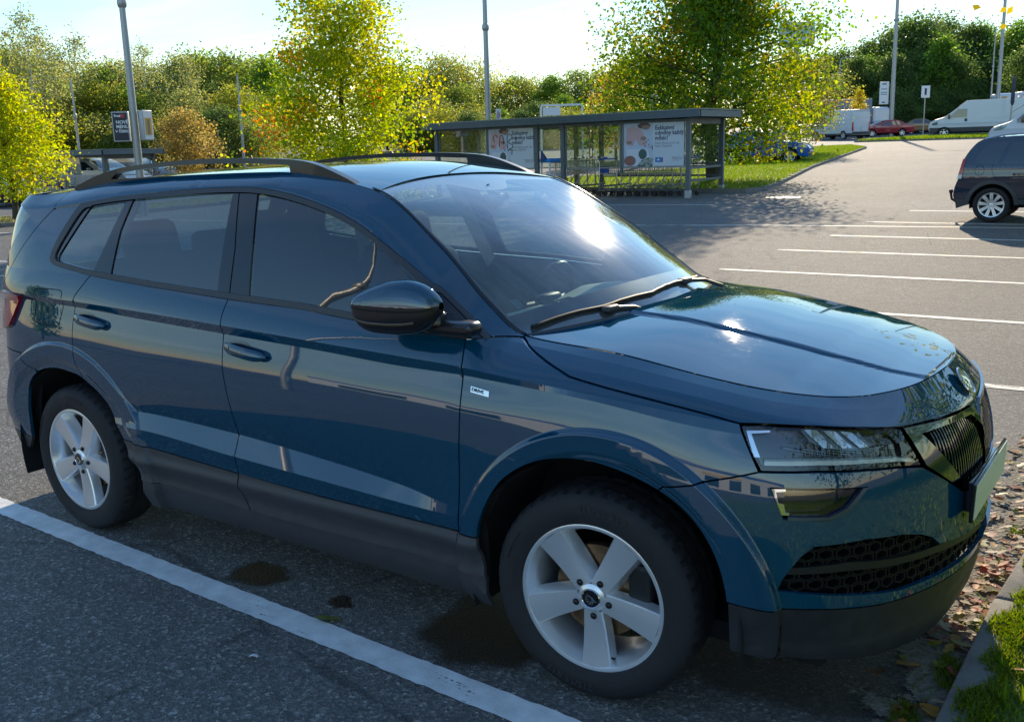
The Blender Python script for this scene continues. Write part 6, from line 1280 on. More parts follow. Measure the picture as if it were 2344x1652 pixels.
poster(-8.95, -7.19, 1.06, 2.20, 20.975, 'clean pale poster in the right bay of the long trolley shelter'); poster(-13.47, -11.90, 1.06, 2.20, 20.975, 'pale poster with black sprayed scrawl in the left bay of the long shelter', True)
# ---- trolleys
def trolley(label, group=None):
    t = thing('shopping_trolley', label, 'shopping trolley', (0, 0, 0), 0, group)
    b = MB(); 
    def bar(a, c, r=.006): b.tube([a, c], r, 4, caps=False)
    T = [(-.36, -.23, .98), (.42, -.18, .90), (.42, .18, .90), (-.36, .23, .98)]; B_ = [(-.28, -.19, .58), (.36, -.14, .62), (.36, .14, .62), (-.28, .19, .58)]
    L = lambda a, c, k: tuple(a[i] + (c[i] - a[i]) * k for i in range(3))
    for P in (T, B_): [bar(P[i], P[(i + 1) % 4], .010) for i in range(4)]
    for i in range(4):
        for k in np.linspace(0, 1, 11 if i % 2 == 0 else 7): bar(L(T[i], T[(i + 1) % 4], k), L(B_[i], B_[(i + 1) % 4], k), .0035)
        for k in (.25, .5, .75): bar(L(T[i], B_[i], k), L(T[(i + 1) % 4], B_[(i + 1) % 4], k), .0035)
    for k in np.linspace(0, 1, 9): bar(L(B_[0], B_[1], k), L(B_[3], B_[2], k), .0035)
    b.build('wire_basket', WIRE, t)
    f = MB()
    for s in (-1, 1): f.tube([(-.44, s * .25, 1.03), (-.38, s * .25, .98), (-.40, s * .25, .58), (-.42, s * .26, .28), (-.36, s * .25, .17), (.40, s * .17, .15)], .013, 6); f.tube([(-.28, s * .19, .58), (-.02, s * .22, .30), (.10, s * .21, .16)], .010, 5)
    f.tube([(.40, -.17, .15), (.40, .17, .15)], .012, 5); f.build('frame', WIRE, t)
    h = MB(); h.tube([(-.45, -.26, 1.03), (-.45, .26, 1.03)], .018, 8); h.build('handle', BLUEP, t)
    for (x, y) in ((-.36, -.25), (-.36, .25), (.40, -.17), (.40, .17)): w = MB(); w.lathe([(.02, -.014), (.058, -.014), (.062, 0), (.058, .014), (.02, .014)], 14, c=(x, y, .062)); w.tube([(x, y, .062), (x + .015, y, .15)], .012, 5); w.build('castor', RUBBER, t)
    c = MB(); c.rbox((-.44, .06, 1.05), (.05, .10, .07), r=.012); c.build('coin_lock', BLUEP, t)
    return t
ORD = ('first', 'second', 'third', 'fourth', 'fifth', 'sixth', 'seventh', 'eighth', 'ninth', 'tenth', 'eleventh', 'last')
TR = trolley('shopping trolley nested in the row inside the long shelter', 'trolleys nested in the long shelter')
for i in range(9):
    o = TR if i == 0 else copy_tree(TR); x = -7.55 - i * .26; o.location = (x, 21.55, zg(x, 21.55)); o.rotation_euler = (0, 0, math.pi); tag(o, '%s shopping trolley from the right in the nested row under the clean poster' % ORD[i])
o = copy_tree(TR); o.location = (-9.55, 21.40, zg(0, 21.4)); o.rotation_euler = (0, 0, 1.75); tag(o, 'single shopping trolley turned sideways at the end of the row, blue board on its front'); del o['group']
q = MB(); q.box((-9.62, 21.06, .98), (.30, .02, .18)); tag(q.build('trolley_board', BLUEP), 'small dark blue board on the front of the sideways trolley', 'board')
for i in range(4):
    o = copy_tree(TR); o.location = (-10.9 - i * .27, 22.3, zg(0, 22.3)); o.rotation_euler = (0, 0, math.pi); tag(o, '%s shopping trolley from the right in the rear row of the long shelter' % ORD[i], group='trolleys in the rear row')
# ride-on toy under the long shelter
t = thing('toy_trolley', 'blue and yellow toy car trolley for children standing under the long shelter', 'toy car', (-11.45, 21.25, zg(0, 21.25)), 1.2)
m = MB(); m.rbox((0, 0, .42), (.85, .48, .30), r=.10); m.build('body', mat('toy_yellow', (.65, .40, .03), rough=.4), t); m = MB(); m.rbox((.02, 0, 1.02), (.62, .50, .12), r=.05); m.build('roof', mat('toy_blue', (.02, .25, .70), rough=.35), t)
for x_, y_ in ((-.24, -.2), (-.24, .2), (.27, -.2), (.27, .2)): m = MB(); m.tube([(x_, y_, .5), (x_, y_, .98)], .03, 6); m.build('pillar', WHITEP, t); m = MB(); m.lathe([(.02, -.03), (.10, -.03), (.10, .03), (.02, .03)], 14, c=(x_ * 1.1, y_ * 1.15, .12)); m.build('wheel', RUBBER, t)
m = MB(); m.tube([(-.3, 0, 1.06), (-.38, 0, 1.30)], [.10, .02], 8); m.build('fin', mat('toy_navy', (.02, .05, .20), rough=.4), t)
# ---- second shelter on the left with its row of trolleys
S2_, zr2 = shelter('trolley_shelter', 'smaller-looking trolley shelter at the left behind the yellow tree', -30.3, -39.5, 19.3, 21.5, 1.98, .0, (-30.35, -33.5, -36.6, -39.4))
for xa, xb in ((-33.4, -30.45), (-36.5, -33.6), (-39.3, -36.7)): pane(S2_, xa, xb, 1.0, 1.76, 21.4)
pane(S2_, -33.4, -32.0, .95, 1.74, 19.34); m = MB(); m.box((-32.7, 19.36, 1.35), (1.3, .02, .72)); m.build('printed_sheet', mat('faded_poster', (.42, .36, .24), rough=.5), S2_)
for i in range(12):
    o = copy_tree(TR); x = -29.4 - i * .30; o.location = (x, 17.6 - .12 * i, zg(x, 17.6)); o.rotation_euler = (0, 0, .35); tag(o, '%s shopping trolley from the right in the row by the left shelter' % ORD[i], group='trolleys by the left shelter')
# ---- small signs and other pieces
t = thing('sign_panel', 'leaning grey concrete marker slab with a white stay on the grass verge', 'marker', (-12.08, 41.4, zg(0, 41.4) + .08), .6); m = MB(); m.add([(-.55, -.08, 0), (.55, -.08, 0), (.30, -.06, 1.5), (-.12, -.06, 1.5), (-.55, .08, 0), (.55, .08, 0), (.30, .06, 1.5), (-.12, .06, 1.5)], [(0, 1, 2, 3), (5, 4, 7, 6), (1, 5, 6, 2), (4, 0, 3, 7), (3, 2, 6, 7)]); m.build('slab', mat('concrete_slab', (.36, .36, .35), rough=.85, var=.2), t); m = MB(); m.tube([(.35, .0, 1.0), (.85, .05, 0)], .05, 6); m.build('stay', WHITEP, t)
def road_sign(x, y, h, w, hh, label, rz=.55):
    t = thing('road_sign', label, 'sign', (x, y, zg(x, y)), rz); m = MB(); m.tube([(0, 0, 0), (0, 0, h)], .05, 8); m.build('post', POLE, t); m = MB(); m.rbox((0, -.06, h - hh / 2), (w, .03, hh), r=.03); b_ = m.build('board', WHITEP, t); q = MB(); q.box((0, -.078, h - hh / 2), (w * .25, .004, hh * .55)); q.build('symbol', INK, b_); return t
x, y = cam_xy(2086, 88); road_sign(x, y, 4.2, .72, 1.0, 'small white road sign between the red car and the white van')
t = thing('flag_post', 'slim dark post with a narrow rolled banner in front of the white van', 'post', (-7.6, 76.5, zg(0, 76.5))); m = MB(); m.tube([(0, 0, 0), (.04, 0, 3.6)], .06, 8); m.build('pole', POLE, t); m = MB(); m.tube([(.04, 0, 2.2), (.05, 0, 2.4), (.06, 0, 4.1), (.06, 0, 4.2)], [.05, .13, .12, .03], 8); m.build('rolled_banner', mat('dark_banner', (.05, .06, .09), rough=.7), t)
t = thing('roof_sign', 'box-shaped illuminated sign on a mast behind the tall tulip tree', 'sign', (-22.6, 74.4, zg(0, 74.4)), .25); m = MB(); m.tube([(0, 0, 0), (0, 0, 8)], .22, 10); m.build('mast', POLE, t); m = MB(); m.rbox((0, 0, 8.25), (2.6, 1.2, 1.65), r=.08); b_ = m.build('sign_box', mat('sign_pale_blue', (.38, .52, .60), rough=.35), t); m = MB(); m.box((0, 0, 7.36), (2.2, 1.0, .14)); m.build('sign_base', STEEL, b_)
t = thing('height_barrier', 'white steel gantry frame showing above the left part of the long shelter roof', 'barrier', (-23.0, 40.5, zg(0, 40.5)), .6); m = MB(); m.box((0, 0, 3.05), (2.1, .10, .10)); m.box((-.5, 0, 2.75), (.9, .06, .4)); m.build('beam', WHITEP, t)
for s in (-1, 1): m = MB(); m.box((s * 1.05, 0, 1.5), (.10, .10, 3.0)); m.build('post', WHITEP, t)
t = thing('vent_pillar', 'pale square pillar rising above the middle of the long shelter roof', 'pillar', (-18.6, 42.0, zg(0, 42))); m = MB(); m.box((0, 0, 1.75), (.30, .30, 3.6)); m.build('shaft', mat('pale_render', (.55, .54, .50), rough=.8), t); m = MB(); m.box((0, 0, 3.6), (.36, .36, .08)); m.build('cap', POLE, t)
# ---- the store across the lot behind the camera, seen only mirrored in the paint
t = thing('store_building', 'long low pale store with a blue band, across the car park behind the camera', 'building', (0, -62, 0)); WALL = mat('store_cladding', (.52, .54, .55), rough=.6, var=.06)
m = MB(); m.box((-5, -8, 3.0), (110, 16, 6.0)); m.build('wall', WALL, t)
m = MB(); m.box((-5, .12, 5.1), (110, .2, .9)); m.build('blue_band', mat('store_blue', (.03, .12, .38), rough=.4), t); m = MB(); m.box((6, .14, 3.6), (22, .2, .5)); m.build('yellow_band', mat('store_yellow', (.62, .42, .05), rough=.5), t)
for i in range(8): m = MB(); m.box((-52 + i * 13, .06, 1.7), (7, .16, 2.4)); m.build('window', mat('store_glazing', (.03, .05, .06), rough=.1), t)
place(make_tree('tree', 44, 4.6, 1.3, .8, 2600, .22, BIGG, .13, 'round', nb=26, sig=.18), -19.5, -9.8, 'round green tree on the left behind the camera, mirrored in the rear wing', 'tree')
# ------------------------------------------------------------------ other vehicles
CARGLASS = mat('car_glass_dark', (.015, .022, .026), rough=.03, coat=1.0, spec=.9)
def vehicle(name, label, loc, rz, prof, W_, belt, tumble, wheels, windows, paint, lower=None, rim_spokes=5, group=None, crown=.03, front_back=True, front_taper=.12, rear_taper=.07, sill=.24, wheel_r=.31, low_z=None, see=True, cat='car'):
    """road vehicle: side outline (x, z) from rear bottom over the roof to the front bottom; sides follow a tumblehome, the top skin runs between them"""
    t = thing(name, label, cat, loc, rz, group); xs = [p[0] for p in prof]; xa, xb = min(xs), max(xs)
    def hw(x, z):
        w = W_ * (1 - rear_taper * np.clip((xa + .55 - x) / .55, 0, 1) ** 2 - front_taper * np.clip((x - xb + .8) / .8, 0, 1) ** 2); return w - tumble * np.clip(z - belt, 0, 9) ** 1.1 - .035 * np.clip((.55 - z) / .35, 0, 1) ** 2 + .012 * np.exp(-((z - belt * .82) / .10) ** 2)
    side = lambda a, b, off: np.stack([a, hw(a, b) + off, b], -1)
    top = catmull(prof, 3); bot = []
    for (wx, wr_) in sorted(wheels, key=lambda w: -w[0]):
        aa = np.linspace(.02, math.pi - .02, 15); bot += [(wx + (wr_ + .055) * math.cos(a), max(sill, wheel_r + (wr_ + .055) * math.sin(a))) for a in aa]
    outline = top + bot; b = MB()
    surf_panel(b, outline, res=.09, gap=0, ret=.06, fn=side, feat=False)
    T = np.array(top); ww = np.array([hw(x, z) for x, z in top]); ss = np.linspace(-1, 1, 11)
    nrm = np.gradient(T, axis=0); nrm = np.stack([-nrm[:, 1], nrm[:, 0]], 1); nrm /= np.linalg.norm(nrm, axis=1)[:, None] + 1e-9; nrm *= np.sign(nrm[len(nrm) // 2, 1])
    G_ = np.array([[(x + n[0] * crown * (1 - s * s), s * w, z + n[1] * crown * (1 - s * s)) for s in ss] for (x, z), w, n in zip(top, ww, nrm)]); b.quadgrid(G_, flip=True)
    bo = b.build('body', paint, t, angle=40)
    if lower:
        lo_ = MB(); zl = low_z or .46; pts = [p for p in outline if p[1] <= zl + .4]
        band = [(x, z) for x, z in ((xa + .06, sill), (xb - .06, sill), (xb - .03, zl), (xa + .03, zl))]; holes = []
        bb = [(xa + .03, zl)] + [(xb - .03, zl), (xb - .06, sill)] + [(x, z + .0) for x, z in bot] + [(xa + .06, sill)]
        bb2 = [(xa + .03, zl), (xb - .03, zl), (xb - .06, sill)]
        for (wx, wr_) in sorted(wheels, key=lambda w: -w[0]):
            aa = np.linspace(.02, math.pi - .02, 15); bb2 += [(wx + (wr_ + .057) * math.cos(a), min(zl - .002, max(sill, wheel_r + (wr_ + .057) * math.sin(a)))) for a in aa]
        bb2 += [(xa + .06, sill)]; surf_panel(lo_, bb2, res=.12, off=.006, gap=0, ret=.01, fn=side, feat=False)
        lo_.build('lower_cladding', lower, t)
    for wn_, poly in windows:
        for s in (-1, 1): w = MB(); surf_panel(w, poly, res=.12, off=.004, gap=0, ret=.006, fn=side, feat=False, sides=[s]); w.build(wn_, CARGLASS, t)
    for (wx, wr_) in wheels:
        for s in (-1, 1):
            yw = s * (W_ - .11); e = bpy.data.objects.new('wheel', None); COL.objects.link(e); e.parent = t; e.location = (wx, yw, wheel_r)
            ty = MB(); ty.lathe([(wr_ * .66, -.08), (wr_ * .82, -.10), (wr_ * .95, -.09), (wr_, -.06), (wr_, .06), (wr_ * .95, .09), (wr_ * .82, .10), (wr_ * .66, .08)], 40); ty.build('tyre', TYRE, e)
            rm_ = MB(); rm_.lathe([(wr_ * .60, -.06 * s), (wr_ * .60, .05 * s), (wr_ * .66, .085 * s), (wr_ * .70, .088 * s), (wr_ * .70, .07 * s)], 36); rm_.lathe([(.0001, .07 * s), (wr_ * .16, .068 * s), (wr_ * .18, .04 * s)], 20)
            for k in range(rim_spokes):
                a0 = 2 * math.pi * k / rim_spokes + .2
                for da in ((-.07, .07) if rim_spokes >= 8 else (0,)):
                    wd = .016 if rim_spokes >= 8 else .032; u = Vector((math.cos(a0 + da), 0, math.sin(a0 + da))); v = Vector((-math.sin(a0), 0, math.cos(a0)))
                    rm_.add([tuple(u * r + v * q + Vector((0, s * d, 0))) for r, d in ((wr_ * .12, .072), (wr_ * .66, .080)) for q in (-wd, wd)] + [tuple(u * r + v * q + Vector((0, s * (d - .035), 0))) for r, d in ((wr_ * .12, .07), (wr_ * .66, .078)) for q in (-wd * 1.1, wd * 1.1)], [(0, 1, 3, 2), (4, 6, 7, 5), (0, 2, 6, 4), (1, 5, 7, 3)])
            rm_.build('rim', ALU, e); dk = MB(); dk.lathe([(.0001, 0), (wr_ * .6, 0)], 24, c=(0, .0, 0)); dk.build('brake', DARK, e)
            hs_ = MB(); aa = np.linspace(-.2, math.pi + .2, 16); hs_.quadgrid([[(wx + (wr_ + .05) * math.cos(a), s * yy, wheel_r + (wr_ + .05) * math.sin(a)) for a in aa] for yy in (W_ - .03, W_ - .32)], flip=s < 0); hs_.add([(wx + (wr_ + .05) * math.cos(a), s * (W_ - .32), wheel_r + (wr_ + .05) * math.sin(a)) for a in aa], [tuple(range(16))]); hs_.build('wheel_housing', DARK, t)
    ub = MB(); ub.box(((xa + xb) / 2, 0, sill + .08), (xb - xa - .5, W_ * 1.5, .14)); ub.build('underbody', DARK, t)
    def skin(nm_, x0, x1, s0, s1, m_, off=.006):
        """patch of the top skin between two stations along the outline (by index fraction)"""
        i0, i1 = x0, x1; q = np.linspace(i0, i1, 10) * (len(T) - 1); sq = np.linspace(s0, s1, 9); ii = np.clip(q.astype(int), 0, len(T) - 2); fq = (q - ii)[:, None]
        P = T[ii] * (1 - fq) + T[ii + 1] * fq; n = nrm[ii] * (1 - fq) + nrm[ii + 1] * fq; w = ww[ii] * (1 - fq[:, 0]) + ww[ii + 1] * fq[:, 0]
        g = MB(); g.quadgrid([[(p[0] + nn[0] * (crown * (1 - s * s) + off), s * wv, p[1] + nn[1] * (crown * (1 - s * s) + off)) for s in sq] for p, nn, wv in zip(P, n, w)], flip=True); return g.build(nm_, m_, t)
    return t, side, skin, len(prof)
def trace(x): return x
# dark blue hatchback with tow bar (its rear half is in view)
pol = [(-.56, .30), (-.63, .45), (-.61, .62), (-.55, .80), (-.53, 1.00), (-.40, 1.26), (-.22, 1.42), (.1, 1.465), (.7, 1.48), (1.3, 1.45), (1.75, 1.30), (2.15, 1.05), (2.5, .98), (2.95, .88), (3.18, .70), (3.22, .45), (3.16, .26)]
POLP = paint_mat('dark_navy_paint', (.006, .016, .040), None)
HB, hside, hskin, _ = vehicle('hatchback', 'dark navy hatchback with a tow bar parked at the right edge', (1.02, 16.63, zg(0, 16.2)), .02, pol, .835, .93, .30, [(0, .305), (2.46, .305)], [('rear_side_window', [(-.30, 1.02), (-.28, 1.14), (-.13, 1.34), (.02, 1.37), (.20, 1.37), (.06, 1.00)]), ('rear_door_window', [(.12, 1.00), (.27, 1.37), (.92, 1.385), (.93, .97)]), ('front_door_window', [(.99, .97), (.98, 1.385), (1.42, 1.34), (1.86, 1.00)])], POLP, lower=PLASTIC, rim_spokes=9, wheel_r=.305, low_z=.40)
hs = [-1, 1]
for s in hs:
    m = MB(); surf_panel(m, [(-.575, .78), (-.50, .78), (-.455, 1.10), (-.505, 1.10)], fn=hside, off=.012, gap=0, ret=.02, feat=False, res=.05, sides=[s]); l_ = m.build('tail_lamp', RED, HB); m = MB(); surf_panel(m, [(-.578, .76), (-.505, .76), (-.498, .83), (-.565, .83)], fn=hside, off=.014, gap=0, ret=.01, feat=False, res=.05, sides=[s]); m.build('reversing_lens', WHITEP, l_)
    m = MB(); rr_ = [(-.20, 1.425), (.0, 1.485), (.3, 1.515), (.9, 1.52), (1.3, 1.49), (1.45, 1.44)]; m.tube([(x, s * .60, z) for x, z in catmull(rr_, 4)], .022, 6); m.build('roof_rail', ALU, HB)
    m = MB(); m.rbox((.42, s * .868, .83), (.22, .04, .035), r=.012); m.build('door_handle', POLP, HB)
    for pts in ([(.07, 1.37), (-.02, 1.0), (.02, .80), (.22, .62), (.32, .55)], [(.96, 1.38), (.97, .95), (.95, .40)]): m = MB(); m.tube([tuple(hside(np.array(p[0]), np.array(p[1]), .001) * np.array([1, s, 1])) for p in catmull(pts, 5)], .0035, 4); m.build('door_gap', DARK, HB)
    m = MB(); aa = np.linspace(0, math.pi, 24); m.quadgrid([[tuple(hside(np.array(r_ * math.cos(a)), np.array(.305 + r_ * math.sin(a)), o_) * np.array([1, s, 1])) for a in aa] for r_, o_ in ((.362, .0), (.364, .016), (.40, .016), (.43, .004))], flip=s > 0); m.build('arch_trim', PLASTIC, HB)
m = MB(); aa = np.linspace(0, 2 * math.pi, 30); m.tube([tuple(hside(np.array(-.22 + .075 * math.cos(a)), np.array(.90 + .085 * math.sin(a)), .001) * np.array([1, -1, 1])) for a in aa], .0035, 4, caps=False); m.build('fuel_flap_gap', DARK, HB)
m = MB(); m.tube([(-.50, 0, .30), (-.70, 0, .31), (-.78, 0, .36), (-.80, 0, .47)], .022, 8); m.lathe([(.0001, .04), (.03, .03), (.04, 0), (.03, -.03), (.02, -.04)], 12, axis='z', c=(-.80, 0, .50)); m.build('tow_bar', mat('rusty_iron', (.06, .035, .03), rough=.7), HB)
hskin('rear_window', 5 / 16, 6.2 / 16, -.82, .82, CARGLASS); m = MB(); m.tube([(-.52, .05, 1.02), (-.62, .10, 1.06)], .012, 6); m.build('rear_wiper', RUBBER, HB)
VANP = mat('van_white_paint', (.62, .66, .70), rough=.3, coat=.6)
# nose of a white panel van behind the hatchback
pv = [(-3.0, .35), (-3.05, 1.0), (-3.05, 2.2), (-2.9, 2.32), (-1, 2.36), (.6, 2.34), (1.0, 2.20), (1.75, 1.50), (2.1, 1.28), (2.75, 1.06), (2.95, .80), (2.95, .5), (2.85, .30)]
VN, vside, vskin, _ = vehicle('panel_van', 'white panel van facing left, its nose showing behind the dark hatchback', cam_xy(2377, 51) + (zg(0, cam_xy(2377, 51)[1]),), math.pi + .10, pv, .99, 1.2, .10, [(-1.9, .34), (2.0, .34)], [('front_door_window', [(.95, 1.28), (1.0, 1.95), (1.18, 1.96), (1.72, 1.42), (1.72, 1.26)])], VANP, lower=PLASTIC, low_z=.62, wheel_r=.34, cat='van')
vskin('windscreen', 6.3 / 12, 7.05 / 12, -.88, .88, CARGLASS)
for s in (-1, 1):
    m = MB(); surf_panel(m, [(2.12, 1.18), (2.45, 1.10), (2.75, .99), (2.70, .90), (2.40, .93), (2.2, 1.02)], fn=vside, off=.012, gap=0, ret=.02, feat=False, res=.08, sides=[s]); m.build('headlight', mat('van_headlight', (.22, .30, .32), rough=.08, coat=1), VN); m = MB(); m.rbox((1.45, s * 1.13, 1.40), (.14, .22, .30), r=.05); m.tube([(1.5, s * 1.0, 1.30), (1.47, s * 1.1, 1.32)], .03, 6); m.build('door_mirror', GLOSSBLK, VN)
m = MB(); m.box((2.93, 0, .58), (.12, 1.7, .42)); m.build('bumper', PLASTIC, VN); m = MB(); m.tube([(1.2, .3, 2.3), (2.05, .3, 1.75)], .012, 5); m.build('aerial', RUBBER, VN)
# large white delivery van far right
pd = [(-5.0, .40), (-5.05, 1.2), (-5.05, 2.55), (-4.9, 2.72), (-2, 2.76), (-.35, 2.74), (-.15, 2.66), (.85, 1.72), (1.15, 1.50), (1.75, 1.28), (1.98, 1.05), (2.0, .62), (1.9, .32)]
x, y = cam_xy(2170, 82); LV, lside, lskin, _ = vehicle('delivery_van', 'large high-roofed white delivery van facing left on the far side of the grass island', (x, y, zg(x, y)), math.pi + .19, pd, 1.0, 1.3, .03, [(-2.6, .36), (1.05, .36)], [('front_door_window', [(-.28, 1.45), (-.28, 2.12), (.28, 2.12), (.66, 1.70), (.72, 1.45)])], VANP, lower=PLASTIC, low_z=.72, wheel_r=.36, cat='van', front_taper=.10)
LV.scale = (1.2, 1.05, 1.0)
lskin('windscreen', 6.4 / 12, 7.1 / 12, -.88, .88, CARGLASS)
for s in (-1, 1):
    m = MB(); m.rbox((.80, s * 1.14, 1.55), (.14, .2, .34), r=.05); m.tube([(.8, s * .98, 1.45), (.8, s * 1.1, 1.5)], .03, 5); m.build('door_mirror', GLOSSBLK, LV); m = MB(); surf_panel(m, [(-.30, 1.15), (-.14, 1.15), (-.14, 1.38), (-.30, 1.38)], fn=lside, off=.01, gap=0, ret=.02, feat=False, res=.1, sides=[s]); m.build('door_handle', PLASTIC, LV); m = MB(); surf_panel(m, [(1.45, 1.22), (1.80, 1.10), (1.80, .92), (1.5, .95)], fn=lside, off=.012, gap=0, ret=.02, feat=False, res=.1, sides=[s]); m.build('headlight', mat('van_headlight2', (.10, .12, .14), rough=.1, coat=1), LV)
    for z_ in (1.45, 2.05, 2.35): m = MB(); m.box((-2.6, s * (1.0 - .03 * (z_ - 1.3) + .004), z_), (4.2, .012, .02)); m.build('side_swage', VANP, LV)
# box trailer roof behind it
x, y = cam_xy(2330, 97); t = thing('box_lorry', 'white box lorry behind the delivery van with a dark stripe under its roof', 'lorry', (x, y, zg(x, y)), math.pi + .5); m = MB(); m.rbox((-2.2, 0, 2.25), (8.0, 2.4, 2.5), r=.10); m.build('box', VANP, t); m = MB(); m.box((-2.2, 0, 3.20), (7.9, 2.43, .14)); m.build('dark_stripe', GREYP, t); m = MB(); m.rbox((3.0, 0, 2.1), (1.9, 2.2, 2.6), r=.35); m.build('cab', VANP, t); m = MB(); m.box((3.35, 0, 2.75), (.5, 2.23, .7)); m.build('cab_window', CARGLASS, t)
for xx in (2.9, -1.8, -4.6):
    for s in (-1, 1): m = MB(); m.lathe([(.18, -.13), (.48, -.13), (.50, 0), (.48, .13), (.18, .13)], 24, c=(xx, s * .98, .5)); m.build('wheel', TYRE, t)
m = MB(); m.box((0, 0, .85), (10, .9, .3)); m.build('chassis', DARK, t)
# red saloon, white van seen from behind, light saloon and roofs of more cars
sal = [(-1.02, .30), (-1.08, .55), (-1.02, .88), (-.95, .98), (-.45, 1.03), (.0, 1.26), (.35, 1.40), (.9, 1.44), (1.4, 1.40), (1.9, 1.16), (2.2, 1.0), (2.7, .93), (3.25, .80), (3.45, .62), (3.46, .42), (3.36, .26)]
sw_ = [('rear_door_window', [(.10, 1.0), (.22, 1.22), (.48, 1.33), (.98, 1.34), (.98, .97)]), ('front_door_window', [(1.04, .97), (1.04, 1.34), (1.38, 1.31), (1.85, 1.03), (1.85, .97)])]
def saloon(label, x, y, rz, paint, name='saloon_car', group=None, sc=1.0):
    t, sd, sk, n = vehicle(name, label, (x, y, zg(x, y)), rz, sal, .88, .95, .33, [(0, .315), (2.62, .315)], sw_, paint, lower=None, wheel_r=.315, group=group); sk('windscreen', 8.3 / 15, 9.8 / 15, -.82, .82, CARGLASS); sk('rear_window', 4.3 / 15, 5.9 / 15, -.8, .8, CARGLASS)
    for s in (-1, 1):
        m = MB(); surf_panel(m, [(-1.03, .72), (-.72, .78), (-.70, .92), (-.98, .92)], fn=sd, off=.01, gap=0, ret=.02, feat=False, res=.1, sides=[s]); m.build('tail_lamp', RED, t); m = MB(); surf_panel(m, [(2.95, .70), (3.36, .62), (3.32, .74), (3.0, .82)], fn=sd, off=.01, gap=0, ret=.02, feat=False, res=.1, sides=[s]); m.build('headlight', mat('lamp_glass', (.45, .48, .5), rough=.06, coat=1), t); m = MB(); m.rbox((1.72, s * .98, 1.02), (.10, .17, .12), r=.04); m.build('door_mirror', paint, t)
    t.scale = (sc,) * 3; return t
REDC = paint_mat('red_paint', (.30, .006, .022), None); SILV = mat('pale_silver_paint', (.42, .43, .43), rough=.3, metal=.6, coat=1); BEIGE = mat('bronze_paint', (.20, .13, .07), rough=.3, metal=.6, coat=1); WHITEC = mat('white_car_paint', (.66, .67, .68), rough=.25, coat=1)
x, y = cam_xy(2034, 92.5); saloon('red saloon car facing left in the far row of parked cars', x, y, math.pi + .52, REDC, name='red_saloon_car')
x, y = cam_xy(2052, 99); saloon('bronze saloon half hidden behind the tail of the red car', x, y, .55, BEIGE)
for i, (q, Z_, c_, lb) in enumerate(((1975, 99, SILV, 'silver car behind the front of the red saloon'), (2075, 104, WHITEC, 'white car with only its roof showing behind the bronze saloon'), (2010, 106, WHITEC, 'white car roof glinting above the red saloon'))): x, y = cam_xy(q, Z_); saloon(lb, x, y, .5 + math.pi * (i % 2), c_, group=None)
pr_ = [(-1.0, .35), (-1.05, 1.0), (-1.05, 2.25), (-.9, 2.42), (1.5, 2.46), (3.2, 2.40), (3.6, 2.2), (4.2, 1.5), (4.8, 1.2), (5.0, .9), (5.0, .5), (4.9, .3)]
x, y = cam_xy(1931, 88); RV, rside, rskin, _ = vehicle('panel_van', 'white panel van seen from behind with a red tail lamp, left of the red saloon', (x, y, zg(x, y)), 2.55, pr_, .98, 1.2, .06, [(0, .34), (3.6, .34)], [('front_door_window', [(3.0, 1.3), (3.0, 2.0), (3.4, 2.0), (3.95, 1.45)])], VANP, wheel_r=.34, cat='van', lower=PLASTIC, low_z=.5)
for s in (-1, 1): m = MB(); m.rbox((-1.04, s * .86, 1.05), (.08, .14, .75), r=.02); m.build('tail_lamp', RED, RV)
m = MB(); m.box((-1.08, 0, .50), (.10, 1.8, .22)); m.build('bumper', PLASTIC, RV); m = MB(); m.box((-1.075, 0, 1.4), (.012, .014, 1.7)); m.build('door_gap', DARK, RV); m = MB(); m.box((-1.08, -.35, .78), (.012, .5, .11)); m.build('number_plate', WHITEP, RV)
m = MB(); m.tube([(-.4, .3, 2.46), (-.4, .3, 2.60)], .09, 8); m.build('beacon', mat('orange_beacon', (.6, .2, .03), rough=.3), RV)
x, y = cam_xy(1912, 100); t = thing('box_lorry', 'grey-blue box lorry half hidden behind the small verge tree', 'lorry', (x, y, zg(x, y)), .6); m = MB(); m.rbox((0, 0, 2.2), (4.5, 2.3, 2.6), r=.06); m.build('box', mat('grey_box', (.20, .23, .30), rough=.5), t); m = MB(); m.rbox((3.2, 0, 1.6), (1.7, 2.1, 2.2), r=.3); m.build('cab', VANP, t)
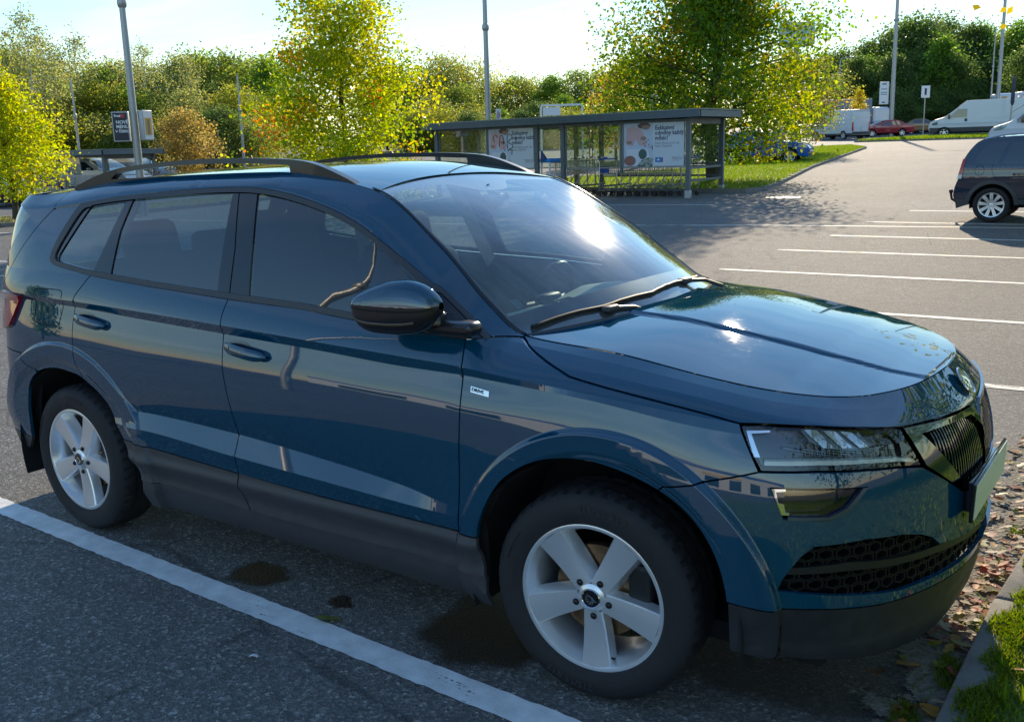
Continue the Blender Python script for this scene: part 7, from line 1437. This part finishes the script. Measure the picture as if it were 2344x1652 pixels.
for xx in (-1.2, 3.0):
    for s in (-1, 1): m = MB(); m.lathe([(.18, -.13), (.46, -.13), (.46, .13), (.18, .13)], 20, c=(xx, s * .95, .46)); m.build('wheel', TYRE, t)
# grey estate facing the camera at the left edge: four-ring badge on its tall grille
EST = mat('steel_blue_paint', (.20, .27, .33), rough=.25, metal=.5, coat=1)
T_, sd, sk, n = vehicle('estate_car', 'grey-blue estate car with four rings on its grille, facing the camera at the left edge', (-31.9, 17.35, zg(0, 16)), -.92, sal, .89, .95, .33, [(0, .33), (2.62, .33)], sw_, EST, wheel_r=.33); sk('windscreen', 8.3 / 15, 9.8 / 15, -.82, .82, CARGLASS)
m = MB(); m.rbox((3.49, 0, .56), (.06, .78, .50), r=.03); g_ = m.build('grille', GLOSSBLK, T_)
m = MB(); [m.tube([(3.53, -.18 + .12 * k + .075 * math.cos(a), .70 + .075 * math.sin(a)) for a in np.linspace(0, 2 * math.pi, 18)], .012, 5, caps=False) for k in range(4)]; m.build('ring_badge', CHROME, g_)
m = MB(); m.box((3.53, 0, .52), (.02, .54, .12)); m.build('number_plate', WHITEP, g_)
for s in (-1, 1):
    m = MB(); m.rbox((3.34, s * .60, .70), (.22, .36, .15), r=.04, rot=Matrix.Rotation(-s * .35, 3, 'Z')); m.build('headlight', mat('lamp_glass', (.45, .48, .5), rough=.06, coat=1), T_); m = MB(); m.rbox((3.40, s * .62, .40), (.12, .34, .12), r=.02, rot=Matrix.Rotation(-s * .3, 3, 'Z')); m.build('air_intake', GLOSSBLK, T_); m = MB(); m.rbox((1.72, s * .98, 1.02), (.10, .17, .12), r=.04); m.build('door_mirror', EST, T_)
# white car behind the left shelter, blue car under the tall tree
x, y = cam_xy(222, 44); saloon('white saloon parked behind the left trolley shelter', x, y, .25, WHITEC)
x, y = cam_xy(300, 50); saloon('dark car with only its roof showing left of the lamp post foot', x, y, .3, POLP)
BLUEC = mat('bright_blue_paint', (.01, .10, .42), rough=.3, coat=1)
x, y = cam_xy(1672, 47); saloon('bright blue car parked behind the tall tulip tree', x, y, .2, BLUEC)
